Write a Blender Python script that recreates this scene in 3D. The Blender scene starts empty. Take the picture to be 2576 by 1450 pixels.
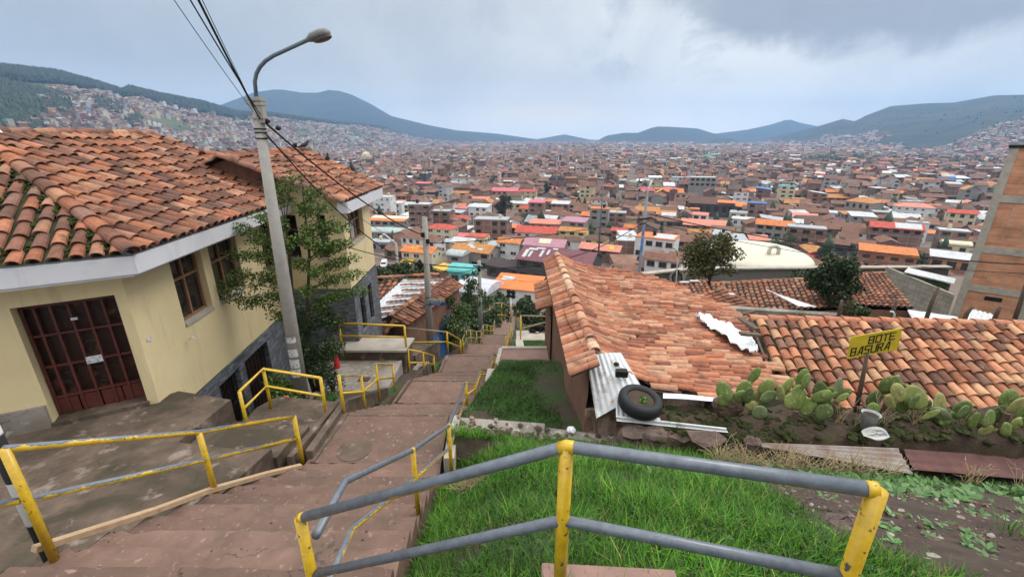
import bpy, bmesh, math, random
import numpy as np
from mathutils import Vector, Matrix
random.seed(7); rng = np.random.default_rng(7)
S = bpy.context.scene
COL = S.collection
R = math.radians
rnd = random.uniform

# ---------------------------------------------------------------- camera model (eye at the origin, looking +Y and down)
FPX, CX, CY, PITCH = 1100.0, 1288.0, 725.0, R(19.05)
CP, SP = math.cos(PITCH), math.sin(PITCH)
def ray(u, v):
    a = (u-CX)/FPX; b = (CY-v)/FPX
    return Vector((a, CP+b*SP, -SP+b*CP))
def at(u, v, y=None, z=None, t=None, x=None):
    d = ray(u, v)
    if t is None:
        t = y/d.y if y is not None else (z/d.z if z is not None else x/d.x)
    return d*t
def proj(p):
    dep = p[1]*CP - p[2]*SP
    up = p[1]*SP + p[2]*CP
    return CX+FPX*p[0]/dep, CY-FPX*up/dep, dep

# ---------------------------------------------------------------- object helpers
def tag(o, label=None, cat=None, group=None, kind=None):
    if label: o['label'] = label
    if cat: o['category'] = cat
    if group: o['group'] = group
    if kind: o['kind'] = kind
    return o
def empty(name, loc, label, cat, group=None, rz=0):
    o = bpy.data.objects.new(name, None); COL.objects.link(o)
    o.location = loc; o.rotation_euler[2] = rz; o.empty_display_size = .2
    return tag(o, label, cat, group)
class MB:
    def __init__(s): s.v=[]; s.f=[]; s.c=[]; s.cur=(1,1,1); s.m=[]; s.mi=0
    def add(s, vs, fs, col=None):
        n=len(s.v); s.v.extend([tuple(p) for p in vs]); s.f.extend([tuple(i+n for i in f) for f in fs])
        s.c.extend([col or s.cur]*len(vs)); s.m.extend([s.mi]*len(fs))
    def quad(s,a,b,c,d,col=None): s.add([a,b,c,d],[(0,1,2,3)],col)
    def box(s, c, size, rz=0, col=None, M=None):
        x,y,z=[k/2 for k in size]
        vs=[Vector(p) for p in [(-x,-y,-z),(x,-y,-z),(x,y,-z),(-x,y,-z),(-x,-y,z),(x,-y,z),(x,y,z),(-x,y,z)]]
        m = M if M is not None else Matrix.Rotation(rz,3,'Z')
        s.add([m@p+Vector(c) for p in vs],[(3,2,1,0),(4,5,6,7),(0,1,5,4),(1,2,6,5),(2,3,7,6),(3,0,4,7)],col)
    def beam(s, p, q, w, h, col=None, up=(0,0,1)):
        p=Vector(p);q=Vector(q);d=(q-p);L=d.length;d.normalize()
        side=d.cross(Vector(up));
        if side.length<1e-5: side=Vector((1,0,0))
        side.normalize();u=side.cross(d)
        s.box((p+q)/2,(w,L,h),M=Matrix((side,d,u)).transposed(),col=col)
    def prism(s, poly, z0, z1, col=None):
        n=len(poly); f0=(lambda p:z0) if not callable(z0) else z0; f1=(lambda p:z1) if not callable(z1) else z1
        vs=[(p[0],p[1],f0(p)) for p in poly]+[(p[0],p[1],f1(p)) for p in poly]
        fs=[tuple(range(n-1,-1,-1)),tuple(range(n,2*n))]+[(i,(i+1)%n,n+(i+1)%n,n+i) for i in range(n)]
        s.add(vs,fs,col)
    def tube(s, pts, r, seg=10, col=None, cap=True):
        pts=[Vector(p) for p in pts]; n=len(pts)
        rr=r if isinstance(r,(list,tuple)) else [r]*n
        vs=[];fs=[]
        pu=None
        for i,p in enumerate(pts):
            d=(pts[min(i+1,n-1)]-pts[max(i-1,0)])
            if d.length<1e-9: d=Vector((0,0,1))
            d.normalize()
            if pu is None:
                pu=Vector((0,0,1)) if abs(d.z)<.9 else Vector((1,0,0))
            a=d.cross(pu)
            if a.length<1e-4: a=d.cross(Vector((0,1,0)))
            a.normalize(); b=a.cross(d); pu=b
            k=1.0
            if 0<i<n-1:
                e=(pts[i]-pts[i-1]).normalized().dot((pts[i+1]-pts[i]).normalized()); k=1/max(.6,math.sqrt(max(.05,(1+e)/2)))
            for j in range(seg):
                t=2*math.pi*j/seg
                vs.append(p+(a*math.cos(t)*k+b*math.sin(t))*rr[i])
        for i in range(n-1):
            for j in range(seg):
                fs.append((i*seg+j,i*seg+(j+1)%seg,(i+1)*seg+(j+1)%seg,(i+1)*seg+j))
        if cap:
            fs.append(tuple(range(seg-1,-1,-1))); fs.append(tuple((n-1)*seg+j for j in range(seg)))
        s.add(vs,fs,col)
    def blob(s, c, r, seg=10, rings=6, jit=0.0, col=None, M=None):
        vs=[];fs=[]
        rx,ry,rz=r if isinstance(r,(tuple,list)) else (r,r,r)
        for i in range(rings+1):
            th=math.pi*i/rings
            for j in range(seg):
                ph=2*math.pi*j/seg; k=1+rnd(-jit,jit)
                p=Vector((rx*math.sin(th)*math.cos(ph)*k,ry*math.sin(th)*math.sin(ph)*k,rz*math.cos(th)*k))
                if M is not None: p=M@p
                vs.append(p+Vector(c))
        for i in range(rings):
            for j in range(seg):
                fs.append((i*seg+j,(i+1)*seg+j,(i+1)*seg+(j+1)%seg,i*seg+(j+1)%seg))
        s.add(vs,fs,col)
    def lathe(s, prof, seg=24, c=(0,0,0), M=None, col=None):
        vs=[];fs=[];n=len(prof)
        for r,z in prof:
            for j in range(seg):
                t=2*math.pi*j/seg; p=Vector((r*math.cos(t),r*math.sin(t),z))
                if M is not None: p=M@p
                vs.append(p+Vector(c))
        for i in range(n-1):
            for j in range(seg): fs.append((i*seg+j,i*seg+(j+1)%seg,(i+1)*seg+(j+1)%seg,(i+1)*seg+j))
        s.add(vs,fs,col)
    def build(s, name, mat, parent=None, smooth=False, color=False, label=None, cat=None, group=None, kind=None, origin=None, bevel=0, autos=None):
        me=bpy.data.meshes.new(name)
        off=Vector((0,0,0))
        if parent is not None:
            pm=parent.matrix_world if False else PM(parent)
            inv=pm.inverted(); vv=[tuple(inv@Vector(p)) for p in s.v]
        elif origin is not None:
            off=Vector(origin); vv=[tuple(Vector(p)-off) for p in s.v]
        else: vv=s.v
        me.from_pydata(vv,[],s.f); 
        mats=mat if isinstance(mat,(list,tuple)) else [mat]
        for m in mats: me.materials.append(m)
        if len(mats)>1: me.polygons.foreach_set('material_index',s.m)
        if color:
            at_=me.color_attributes.new('Col','FLOAT_COLOR','POINT')
            arr=np.ones((len(s.v),4),dtype=np.float32); arr[:,:3]=np.array(s.c,dtype=np.float32); at_.data.foreach_set('color',arr.ravel())
        if smooth: me.polygons.foreach_set('use_smooth',[True]*len(me.polygons))
        me.update()
        o=bpy.data.objects.new(name,me); COL.objects.link(o)
        if parent is not None: o.parent=parent
        else: o.location=off
        if bevel:
            b=o.modifiers.new('bv','BEVEL'); b.width=bevel; b.segments=2; b.limit_method='ANGLE'; b.angle_limit=R(40)
        return tag(o,label,cat,group,kind)
def PM(o):
    m=Matrix.LocRotScale(o.location,o.rotation_euler,o.scale)
    return PM(o.parent)@m if o.parent else m

def np_mesh(name, V, F, mat, C=None, smooth=False, kind=None, label=None, cat=None):
    """V (n,3), F (m,k) uniform polygons"""
    me=bpy.data.meshes.new(name); V=np.asarray(V,dtype=np.float32); F=np.asarray(F,dtype=np.int32)
    m,k=F.shape
    me.vertices.add(len(V)); me.vertices.foreach_set('co',V.ravel())
    me.loops.add(m*k); me.loops.foreach_set('vertex_index',F.ravel())
    me.polygons.add(m); me.polygons.foreach_set('loop_start',np.arange(m,dtype=np.int32)*k)
    me.update(calc_edges=True); me.materials.append(mat)
    if C is not None:
        at_=me.color_attributes.new('Col','FLOAT_COLOR','POINT'); arr=np.ones((len(V),4),dtype=np.float32); arr[:,:3]=C; at_.data.foreach_set('color',arr.ravel())
    if smooth: me.polygons.foreach_set('use_smooth',np.ones(m,dtype=bool))
    o=bpy.data.objects.new(name,me); COL.objects.link(o)
    return tag(o,label,cat,None,kind)

# ---------------------------------------------------------------- materials
def nt(name):
    m=bpy.data.materials.new(name); m.use_nodes=True; t=m.node_tree
    return m,t,t.nodes['Principled BSDF']
def N(t,ty,**kw):
    n=t.nodes.new(ty)
    for k,v in kw.items():
        if k in n.inputs.keys(): n.inputs[k].default_value=v
        else: setattr(n,k,v)
    return n
def noise(t,vec,scale,detail=4,rough=.55,dist=0):
    n=N(t,'ShaderNodeTexNoise'); n.inputs['Scale'].default_value=scale; n.inputs['Detail'].default_value=detail
    n.inputs['Roughness'].default_value=rough; n.inputs['Distortion'].default_value=dist
    if vec is not None: t.links.new(vec,n.inputs['Vector'])
    return n.outputs['Fac']
def ramp(t,fac,stops):
    r=N(t,'ShaderNodeValToRGB'); e=r.color_ramp.elements
    while len(e)<len(stops): e.new(.5)
    for i,(p,c) in enumerate(stops): e[i].position=p; e[i].color=(c,c,c,1) if not isinstance(c,(tuple,list)) else (*c[:3],1)
    t.links.new(fac,r.inputs['Fac']); return r.outputs['Color']
def mix(t,fac,a,b,mode='MIX'):
    m=N(t,'ShaderNodeMix',data_type='RGBA',blend_type=mode)
    for sock,val in ((m.inputs[0],fac),(m.inputs[6],a),(m.inputs[7],b)):
        if hasattr(val,'is_linked') or isinstance(val,bpy.types.NodeSocket): t.links.new(val,sock)
        elif isinstance(val,(tuple,list)): sock.default_value=(*val[:3],1)
        else: sock.default_value=val
    return m.outputs[2]
def math_(t,op,a,b=None,c=None):
    n=N(t,'ShaderNodeMath',operation=op)
    for i,v in enumerate((a,b,c)):
        if v is None: continue
        if isinstance(v,bpy.types.NodeSocket): t.links.new(v,n.inputs[i])
        else: n.inputs[i].default_value=v
    return n.outputs[0]
def posn(t): return N(t,'ShaderNodeNewGeometry').outputs['Position']
def objc(t): return N(t,'ShaderNodeTexCoord').outputs['Object']
def bumpto(t,b,h,strength=.3,dist=.02):
    n=N(t,'ShaderNodeBump'); n.inputs['Strength'].default_value=strength; n.inputs['Distance'].default_value=dist
    t.links.new(h,n.inputs['Height']); t.links.new(n.outputs[0],b.inputs['Normal'])
def mat(name, base=(.5,.5,.5), var=.25, vs=3.0, c2=None, s2=1.5, th=(.5,.65), amt=1.0, rough=.85, bump=.25, bs=40, bd=.01, attr=False, metal=0, c3=None, s3=9, th3=(.58,.66), stretch=None, crack=0, streak=None):
    m,t,b=nt(name); P=posn(t)
    if stretch:
        mp=N(t,'ShaderNodeMapping'); mp.inputs['Scale'].default_value=stretch; t.links.new(P,mp.inputs['Vector']); P2=mp.outputs[0]
    else: P2=P
    if attr:
        a=N(t,'ShaderNodeVertexColor'); a.layer_name='Col'; col=a.outputs['Color']
    else:
        rg=N(t,'ShaderNodeRGB'); rg.outputs[0].default_value=(*base,1); col=rg.outputs[0]
    v=ramp(t,noise(t,P2,vs,6,.65),[(.25,1-var),(.75,1+var)])
    col=mix(t,1.0,col,v,'MULTIPLY')
    if c2 is not None:
        f=ramp(t,noise(t,P2,s2,5,.6,.4),[(th[0],0),(th[1],amt)]); col=mix(t,f,col,c2)
    if c3 is not None:
        f=ramp(t,noise(t,P,s3,5,.6),[(th3[0],0),(th3[1],1)]); col=mix(t,f,col,c3)
    if crack:
        vo=N(t,'ShaderNodeTexVoronoi',feature='DISTANCE_TO_EDGE'); vo.inputs['Scale'].default_value=crack
        wv=N(t,'ShaderNodeVectorMath',operation='ADD'); nz=N(t,'ShaderNodeTexNoise'); nz.inputs['Scale'].default_value=3.0; nz.inputs['Detail'].default_value=5; t.links.new(P,nz.inputs['Vector']); sc=N(t,'ShaderNodeVectorMath',operation='SCALE'); sc.inputs['Scale'].default_value=.7; t.links.new(nz.outputs['Color'],sc.inputs[0]); t.links.new(P,wv.inputs[0]); t.links.new(sc.outputs[0],wv.inputs[1]); t.links.new(wv.outputs[0],vo.inputs['Vector'])
        f=ramp(t,vo.outputs['Distance'],[(.0,1),(.012,0)]); f=math_(t,'MULTIPLY',f,ramp(t,noise(t,P,.8,3),[(.5,0),(.6,.7)])); col=mix(t,f,col,(.035,.028,.022))
    if streak:
        mp2=N(t,'ShaderNodeMapping'); mp2.inputs['Scale'].default_value=(5,5,.45); t.links.new(P,mp2.inputs['Vector']); f=ramp(t,noise(t,mp2.outputs[0],1.3,6,.7),[(.52,0),(.72,.55)]); f=math_(t,'MULTIPLY',f,ramp(t,noise(t,P,.7,3),[(.42,0),(.6,1)])); col=mix(t,f,col,streak)
    t.links.new(col,b.inputs['Base Color']); b.inputs['Roughness'].default_value=rough; b.inputs['Metallic'].default_value=metal
    b.inputs['Specular IOR Level'].default_value=.3
    if bump: bumpto(t,b,noise(t,P2,bs,5,.6),bump,bd)
    return m
M_={}
def mk(k,**kw): M_[k]=mat(k,**kw); return M_[k]
mk('steps',attr=True,crack=.9,streak=None,base=(.225,.142,.113),var=.3,vs=2.6,c2=(.10,.072,.055),s2=1.3,th=(.5,.7),amt=.75,c3=(.30,.21,.175),s3=14,th3=(.6,.72),rough=.8,bump=.35,bs=60,bd=.006)
mk('concrete',crack=1.1,base=(.27,.24,.21),var=.22,vs=2.5,c2=(.12,.105,.075),s2=.9,th=(.45,.66),amt=.8,c3=(.40,.36,.32),s3=7,rough=.9,bump=.4,bs=45,bd=.008)
mk('mossy',crack=.8,base=(.118,.086,.065),var=.42,vs=3.4,c2=(.048,.040,.026),s2=1.1,th=(.44,.60),amt=.85,c3=(.25,.20,.17),s3=3.6,th3=(.58,.7),rough=.8,bump=.6,bs=35,bd=.012)
mk('light_concrete',crack=1.0,base=(.40,.36,.31),var=.18,vs=3,c2=(.25,.22,.18),s2=1.4,th=(.5,.7),amt=.6,rough=.9,bump=.3,bs=50)
mk('yellow_wall',streak=(.38,.31,.19),base=(.68,.56,.33),var=.08,vs=.9,c2=(.56,.45,.25),s2=.7,th=(.5,.8),amt=.5,rough=.9,bump=.18,bs=120,bd=.004)
mk('white_paint',streak=(.36,.34,.32),base=(.62,.62,.65),var=.06,vs=2,c2=(.5,.49,.48),s2=2.4,th=(.55,.8),amt=.5,rough=.7,bump=.08,bs=60)
mk('tile',attr=True,var=.38,vs=6,c2=(.045,.034,.027),s2=2.4,th=(.52,.70),amt=.8,c3=(.06,.07,.03),s3=2.2,th3=(.68,.76),rough=.85,bump=.4,bs=50,bd=.008)
mk('tile_old',attr=True,var=.34,vs=8,c2=(.10,.06,.042),s2=2.6,th=(.52,.70),amt=.75,c3=(.40,.30,.22),s3=8,th3=(.62,.72),rough=.9,bump=.5,bs=45,bd=.008)
mk('tile_far',attr=True,var=.25,vs=5,c2=(.10,.06,.045),s2=2,th=(.5,.7),amt=.6,rough=.9,bump=.2,bs=30)
mk('adobe',base=(.20,.108,.075),var=.3,vs=4,c2=(.27,.19,.14),s2=3.2,th=(.56,.7),amt=.8,rough=.95,bump=.8,bs=14,bd=.05,stretch=(1.6,1.6,.5))
mk('adobe_pale',base=(.44,.33,.26),var=.35,vs=5,c2=(.16,.09,.065),s2=3,th=(.45,.6),amt=.9,rough=.95,bump=.8,bs=16,bd=.04,stretch=(2,2,.5))
mk('soil',base=(.066,.045,.033),var=.4,vs=6,c2=(.05,.05,.02),s2=3,th=(.52,.66),amt=.8,rough=.95,bump=.8,bs=22,bd=.04)
mk('dark_wood',base=(.085,.045,.028),var=.3,vs=9,rough=.6,bump=.2,bs=40)
mk('wood',base=(.24,.135,.075),var=.25,vs=9,rough=.6,bump=.2,bs=40)
mk('old_wood',base=(.12,.085,.065),var=.35,vs=12,rough=.9,bump=.5,bs=40,stretch=(1,1,.2))
mk('plank',base=(.42,.29,.18),var=.2,vs=12,rough=.8,bump=.2,bs=60)
mk('door_paint',base=(.105,.028,.022),var=.3,vs=6,c2=(.06,.02,.016),s2=3,th=(.5,.7),rough=.5,bump=.15,bs=60)
mk('gate_dark',base=(.026,.011,.008),var=.5,vs=5,c2=(.09,.04,.02),s2=4,th=(.58,.66),rough=.5,bump=.1)
mk('pole',streak=(.16,.15,.13),base=(.33,.31,.285),var=.16,vs=4,c2=(.20,.19,.17),s2=2,th=(.5,.75),amt=.6,rough=.9,bump=.3,bs=60,bd=.005)
mk('steel',base=(.12,.15,.18),var=.15,vs=5,rough=.45,metal=.3,bump=.05)
mk('lamp_grey',base=(.16,.17,.16),var=.1,rough=.5,bump=0)
mk('lamp_glass',base=(.10,.08,.065),var=.2,rough=.25,bump=0)
mk('black',base=(.012,.012,.013),var=.2,rough=.7,bump=.1)
mk('rubber',base=(.02,.021,.024),var=.25,vs=8,rough=.65,bump=.2,bs=40)
mk('galv',base=(.60,.62,.64),var=.18,vs=4,c2=(.38,.22,.11),s2=6,th=(.58,.68),amt=.8,c3=(.38,.36,.34),s3=3,rough=.5,metal=.15,bump=.15,bs=30)
mk('galv_old',base=(.34,.30,.28),var=.25,vs=5,c2=(.20,.12,.08),s2=2.2,th=(.5,.66),amt=.7,rough=.7,metal=.2,bump=.2,bs=30)
mk('rust',base=(.115,.055,.05),var=.3,vs=4,c2=(.20,.09,.05),s2=2.5,th=(.58,.7),amt=.8,rough=.85,bump=.3,bs=30)
mk('white_cloth',base=(.78,.79,.82),var=.06,vs=6,rough=.7,bump=.3,bs=14,bd=.03)
mk('plastic_white',base=(.48,.48,.47),var=.1,rough=.5,bump=.1)
mk('bucket_paint',base=(.42,.48,.50),var=.15,rough=.4,bump=.1)
mk('sign_yellow',base=(.60,.45,.03),var=.15,vs=7,c2=(.42,.31,.03),s2=6,th=(.5,.7),amt=.6,rough=.5,bump=.05)
mk('sign_black',base=(.02,.02,.02),var=.1,rough=.6,bump=0)
mk('sign_green',base=(.30,.36,.26),var=.2,vs=20,rough=.5,bump=0)
mk('sign_blue',base=(.03,.07,.30),var=.15,rough=.5,bump=0)
mk('letter_white',base=(.7,.7,.7),var=.05,rough=.6,bump=0)
mk('leaf',attr=True,var=.3,vs=3,rough=.6,bump=0)
mk('bark',base=(.075,.06,.045),var=.35,vs=12,rough=.95,bump=.6,bs=30)
mk('grass_blade',attr=True,var=.3,vs=1.3,rough=.6,bump=0)
mk('dry',base=(.42,.33,.20),var=.35,vs=9,rough=.9,bump=0)
mk('pebble',attr=True,var=.3,vs=18,rough=.9,bump=.3,bs=60)
mk('stone',base=(.16,.115,.10),var=.35,vs=6,c2=(.10,.07,.06),s2=3,rough=.95,bump=.6,bs=22,bd=.03)
mk('cactus',attr=True,var=.25,vs=6,c2=(.46,.46,.28),s2=24,th=(.60,.66),amt=.7,c3=(.22,.16,.08),s3=7,th3=(.66,.74),rough=.55,bump=.35,bs=38,bd=.01)
mk('skin',base=(.30,.17,.11),var=.05,rough=.6,bump=0)
mk('dark_cloth',base=(.014,.015,.02),var=.3,rough=.9,bump=.1)
mk('dog_fur',base=(.018,.013,.011),var=.4,vs=20,rough=.9,bump=.6,bs=60,bd=.02)
mk('dog_white',base=(.5,.47,.42),var=.2,rough=.9,bump=.2)
mk('feather',base=(.035,.036,.042),var=.4,vs=20,rough=.7,bump=.1)
mk('red_plastic',base=(.5,.03,.03),var=.1,rough=.5,bump=0)
mk('flower',base=(.75,.08,.05),var=.2,rough=.6,bump=0)
mk('paper',base=(.55,.56,.58),var=.35,vs=25,c2=(.2,.2,.22),s2=18,th=(.55,.62),rough=.8,bump=0)
mk('blue_paint',base=(.045,.14,.38),var=.25,vs=3,c2=(.3,.3,.32),s2=2.5,th=(.58,.7),rough=.7,bump=.2)
mk('curtain',base=(.33,.32,.36),var=.2,vs=9,rough=.9,bump=.1)
mk('paver',base=(.27,.165,.14),var=.2,vs=5,rough=.9,bump=.2)
mk('pole_blue',base=(.06,.15,.38),var=.25,vs=4,c2=(.22,.24,.28),s2=.9,th=(.42,.5),rough=.7,bump=.2)
mk('brick_old',base=(.27,.115,.07),var=.3,vs=5,rough=.9,bump=.4)
mk('ceramic',base=(.60,.57,.46),var=.06,vs=2,c2=(.5,.46,.36),s2=1.5,th=(.5,.8),amt=.5,rough=.6,bump=.05)

def glass_dark(name='window_glass'):
    m,t,b=nt(name); c=ramp(t,noise(t,posn(t),3.5,3),[(.35,(.012,.011,.010)),(.7,(.045,.038,.032))])
    t.links.new(c,b.inputs['Base Color']); b.inputs['Roughness'].default_value=.12; b.inputs['Specular IOR Level'].default_value=.5
    M_[name]=m
glass_dark()
def worn(name, lo, hi):
    """yellow enamel over grey primer: the enamel is rubbed off where hands touch (upper side), with chips"""
    m,t,b=nt(name); g=N(t,'ShaderNodeNewGeometry'); P=g.outputs['Position']
    sx=N(t,'ShaderNodeSeparateXYZ'); t.links.new(g.outputs['Normal'],sx.inputs[0])
    n1=noise(t,P,9,6,.7,.3); n2=noise(t,P,2.2,3)
    k=math_(t,'ADD',sx.outputs['Z'],math_(t,'MULTIPLY',math_(t,'SUBTRACT',n1,.5),2.0))
    k=math_(t,'ADD',k,math_(t,'MULTIPLY',math_(t,'SUBTRACT',n2,.5),1.6))
    f=ramp(t,k,[(0,0),(1,1)]) 
    mr=N(t,'ShaderNodeMapRange'); mr.inputs[1].default_value=lo; mr.inputs[2].default_value=hi; t.links.new(k,mr.inputs[0])
    ycol=ramp(t,noise(t,P,14,5,.7),[(.2,(.40,.24,.012)),(.55,(.62,.39,.018)),(.85,(.66,.45,.05))])
    gcol=ramp(t,noise(t,P,22,5,.7),[(.3,(.085,.10,.125)),(.7,(.155,.18,.215))])
    chip=ramp(t,noise(t,P,30,4,.6),[(.63,0),(.66,1)])
    ycol=mix(t,chip,ycol,(.07,.055,.045))
    col=mix(t,mr.outputs[0],ycol,gcol)
    t.links.new(col,b.inputs['Base Color']); b.inputs['Roughness'].default_value=.33; b.inputs['Specular IOR Level'].default_value=.6; bumpto(t,b,noise(t,P,25,5),.25,.004)
    M_[name]=m
worn('rail_worn',-.75,-.55); worn('rail_half',.35,.5); worn('rail_yellow',1.35,1.5)
def striped():
    m,t,b=nt('striped_paint'); sx=N(t,'ShaderNodeSeparateXYZ'); t.links.new(posn(t),sx.inputs[0])
    w=math_(t,'FRACT',math_(t,'MULTIPLY',sx.outputs['Z'],1.0)); f=ramp(t,w,[(.49,0),(.51,1)])
    f.node.color_ramp.interpolation='LINEAR'
    col=mix(t,f,(.02,.02,.02),(.62,.62,.62)); t.links.new(col,b.inputs['Base Color']); b.inputs['Roughness'].default_value=.7; M_['striped']=m
striped()
def cladding():
    m,t,b=nt('slate_cladding'); sx=N(t,'ShaderNodeSeparateXYZ'); t.links.new(posn(t),sx.inputs[0])
    cb=N(t,'ShaderNodeCombineXYZ'); t.links.new(math_(t,'ADD',sx.outputs['X'],sx.outputs['Y']),cb.inputs[0]); t.links.new(sx.outputs['Z'],cb.inputs[1])
    br=N(t,'ShaderNodeTexBrick'); t.links.new(cb.outputs[0],br.inputs['Vector'])
    for k,v in dict(Scale=4.5,Bias=0.0).items(): br.inputs[k].default_value=v
    br.inputs['Mortar Size'].default_value=.012; br.inputs['Brick Width'].default_value=.9; br.inputs['Row Height'].default_value=.2
    br.inputs['Color1'].default_value=(.085,.095,.115,1); br.inputs['Color2'].default_value=(.20,.215,.24,1); br.inputs['Mortar'].default_value=(.03,.032,.036,1)
    col=mix(t,1,br.outputs['Color'],ramp(t,noise(t,posn(t),6,5),[(.25,.55),(.75,1.35)]),'MULTIPLY')
    t.links.new(col,b.inputs['Base Color']); b.inputs['Roughness'].default_value=.7
    bumpto(t,b,math_(t,'ADD',br.outputs['Fac'],noise(t,posn(t),10,4)),.5,.03); M_['slate']=m
cladding()
def brickmat(name,c1,c2,mort,scale,useobj=False,frame=None,floor=2.9,bay=3.6):
    m,t,b=nt(name); P=objc(t) if useobj else posn(t)
    sx=N(t,'ShaderNodeSeparateXYZ'); t.links.new(P,sx.inputs[0])
    h=math_(t,'ADD',sx.outputs['X'],sx.outputs['Y'])
    cb=N(t,'ShaderNodeCombineXYZ'); t.links.new(h,cb.inputs[0]); t.links.new(sx.outputs['Z'],cb.inputs[1])
    br=N(t,'ShaderNodeTexBrick'); t.links.new(cb.outputs[0],br.inputs['Vector']); br.inputs['Scale'].default_value=scale
    br.inputs['Mortar Size'].default_value=.02; br.inputs['Brick Width'].default_value=.6; br.inputs['Row Height'].default_value=.35
    br.inputs['Color1'].default_value=(*c1,1); br.inputs['Color2'].default_value=(*c2,1); br.inputs['Mortar'].default_value=(*mort,1)
    col=mix(t,1,br.outputs['Color'],ramp(t,noise(t,posn(t),1.3 if not useobj else .25,5,.65),[(.25,.65),(.75,1.3)]),'MULTIPLY')
    if frame:
        fz=math_(t,'FRACT',math_(t,'DIVIDE',sx.outputs['Z'],floor)); fx=math_(t,'FRACT',math_(t,'DIVIDE',h,bay))
        k=math_(t,'MAXIMUM',math_(t,'LESS_THAN',fz,.1),math_(t,'LESS_THAN',fx,.075)); col=mix(t,k,col,frame)
    t.links.new(col,b.inputs['Base Color']); b.inputs['Roughness'].default_value=.9
    bumpto(t,b,noise(t,posn(t),12,4),.3,.02)
    M_[name]=m
brickmat('brick_tower',(.62,.29,.17),(.47,.20,.11),(.45,.31,.23),2.2)
brickmat('blockwork',(.34,.30,.25),(.29,.255,.215),(.20,.175,.15),1.3)
brickmat('w_brick',(.235,.125,.088),(.20,.105,.075),(.22,.15,.12),4.0,True,frame=(.26,.235,.215))
brickmat('w_orangebrick',(.36,.15,.08),(.30,.125,.07),(.3,.2,.15),4.0,True,frame=(.30,.27,.25))
brickmat('pavers',(.26,.155,.13),(.23,.14,.12),(.15,.10,.09),9.0)
for k,c in dict(w_white=(.66,.66,.66),w_cream=(.58,.52,.36),w_grey=(.27,.255,.24),w_darkgrey=(.17,.16,.15),w_brown=(.19,.125,.095),w_yellow=(.56,.49,.28),w_blue=(.05,.13,.34),w_teal=(.12,.42,.42),w_dark=(.07,.065,.065),w_pinkish=(.42,.26,.21)).items():
    mk(k,base=c,var=.14,vs=.5,c2=tuple(q*.6 for q in c),s2=.35,th=(.52,.75),amt=.6,rough=.9,bump=.1,bs=8)
ROOFC=dict(brown=(.195,.098,.066),dark=(.135,.078,.058),orange=(.60,.20,.065),bright=(.80,.20,.05),red=(.50,.095,.065),pink=(.58,.14,.16),coral=(.62,.22,.15),maroon=(.17,.055,.07),white=(.54,.55,.56),grey=(.40,.42,.44),silver=(.56,.57,.62),teal=(.12,.48,.46),blue=(.06,.17,.45),yellow=(.68,.40,.05),mauve=(.42,.20,.26),cream=(.66,.62,.46),black=(.05,.028,.026),ochre=(.48,.22,.075),translucent=(.42,.47,.46))
for k,c in ROOFC.items():
    tl=k in('brown','dark','orange','ochre','red')
    m=mk('r_'+k,base=c,var=.42 if tl else .2,vs=1.1,c2=tuple(q*.62 for q in c),s2=.45,th=(.5,.7),amt=.6,rough=.85 if tl else .5,bump=0)
    t=m.node_tree; b=t.nodes['Principled BSDF']; w=N(t,'ShaderNodeTexWave'); t.links.new(objc(t),w.inputs['Vector']); w.inputs['Scale'].default_value=1.0; w.inputs['Distortion'].default_value=.4
    w.bands_direction='X'; bumpto(t,b,w.outputs['Fac'],.6,.12)
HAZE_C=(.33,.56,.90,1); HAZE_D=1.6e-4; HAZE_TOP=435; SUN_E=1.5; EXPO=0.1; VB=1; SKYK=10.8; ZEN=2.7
# ---------------------------------------------------------------- stair profile (runs away from the eye, downhill)
FL=[(1.0,-2.45,14,.311,.155),(5.35,None,0,1.25,0),(6.6,None,8,.28,.16),(8.84,None,0,1.03,0),(9.87,None,10,.313,.156),(13.0,None,0,1.2,0),
    (14.2,None,12,.333,.167),(18.2,None,0,1.0,0),(19.2,None,15,.333,.167),(24.2,None,0,1.4,0),(25.6,None,18,.333,.163),(31.6,None,0,1.6,0),
    (33.2,None,22,.355,.173),(41.0,None,0,2.0,0),(43.0,None,29,.345,.17),(53.0,None,0,4.5,0),(57.5,None,40,.38,.16)]
PROF=[]; yy,zz=FL[0][0],FL[0][1]
for (_,_,n,run,rise) in FL:
    if n==0: PROF.append((yy,yy+run,zz)); yy+=run
    else:
        for k in range(n):
            zz-=rise; PROF.append((yy,yy+run,zz)); yy+=run
_py=[.0]+[ (a+b)/2 for a,b,_ in PROF]; _pz=[-2.0]+[z for _,_,z in PROF]
def SZ(y): return float(np.interp(y,_py,_pz))
def SLx(y): return np.interp(y,[1,2.75,4.21,5.4,8,9.87,14.2,19.2,33,43,60,80],[-4.6,-3.92,-3.6,-3.08,-2.95,-2.68,-2.42,-2.24,-1.5,-2.2,-2.6,-2.6])
def SRx(y): return np.interp(y,[0,2.7,6.6,9.87,14.2,19,33,60,80],[-.8,-.95,-1.12,-.45,-.22,-.1,.1,.6,.6])
BASEY=[-20,0,6,20,60,90,130,200,400,14000]; BASEZ=[2,-1.9,-4.6,-10.3,-26.5,-36,-42,-46,-48,-48]
def smooth(a,b,x): t=np.clip((x-a)/(b-a),0,1); return t*t*(3-2*t)
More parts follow.
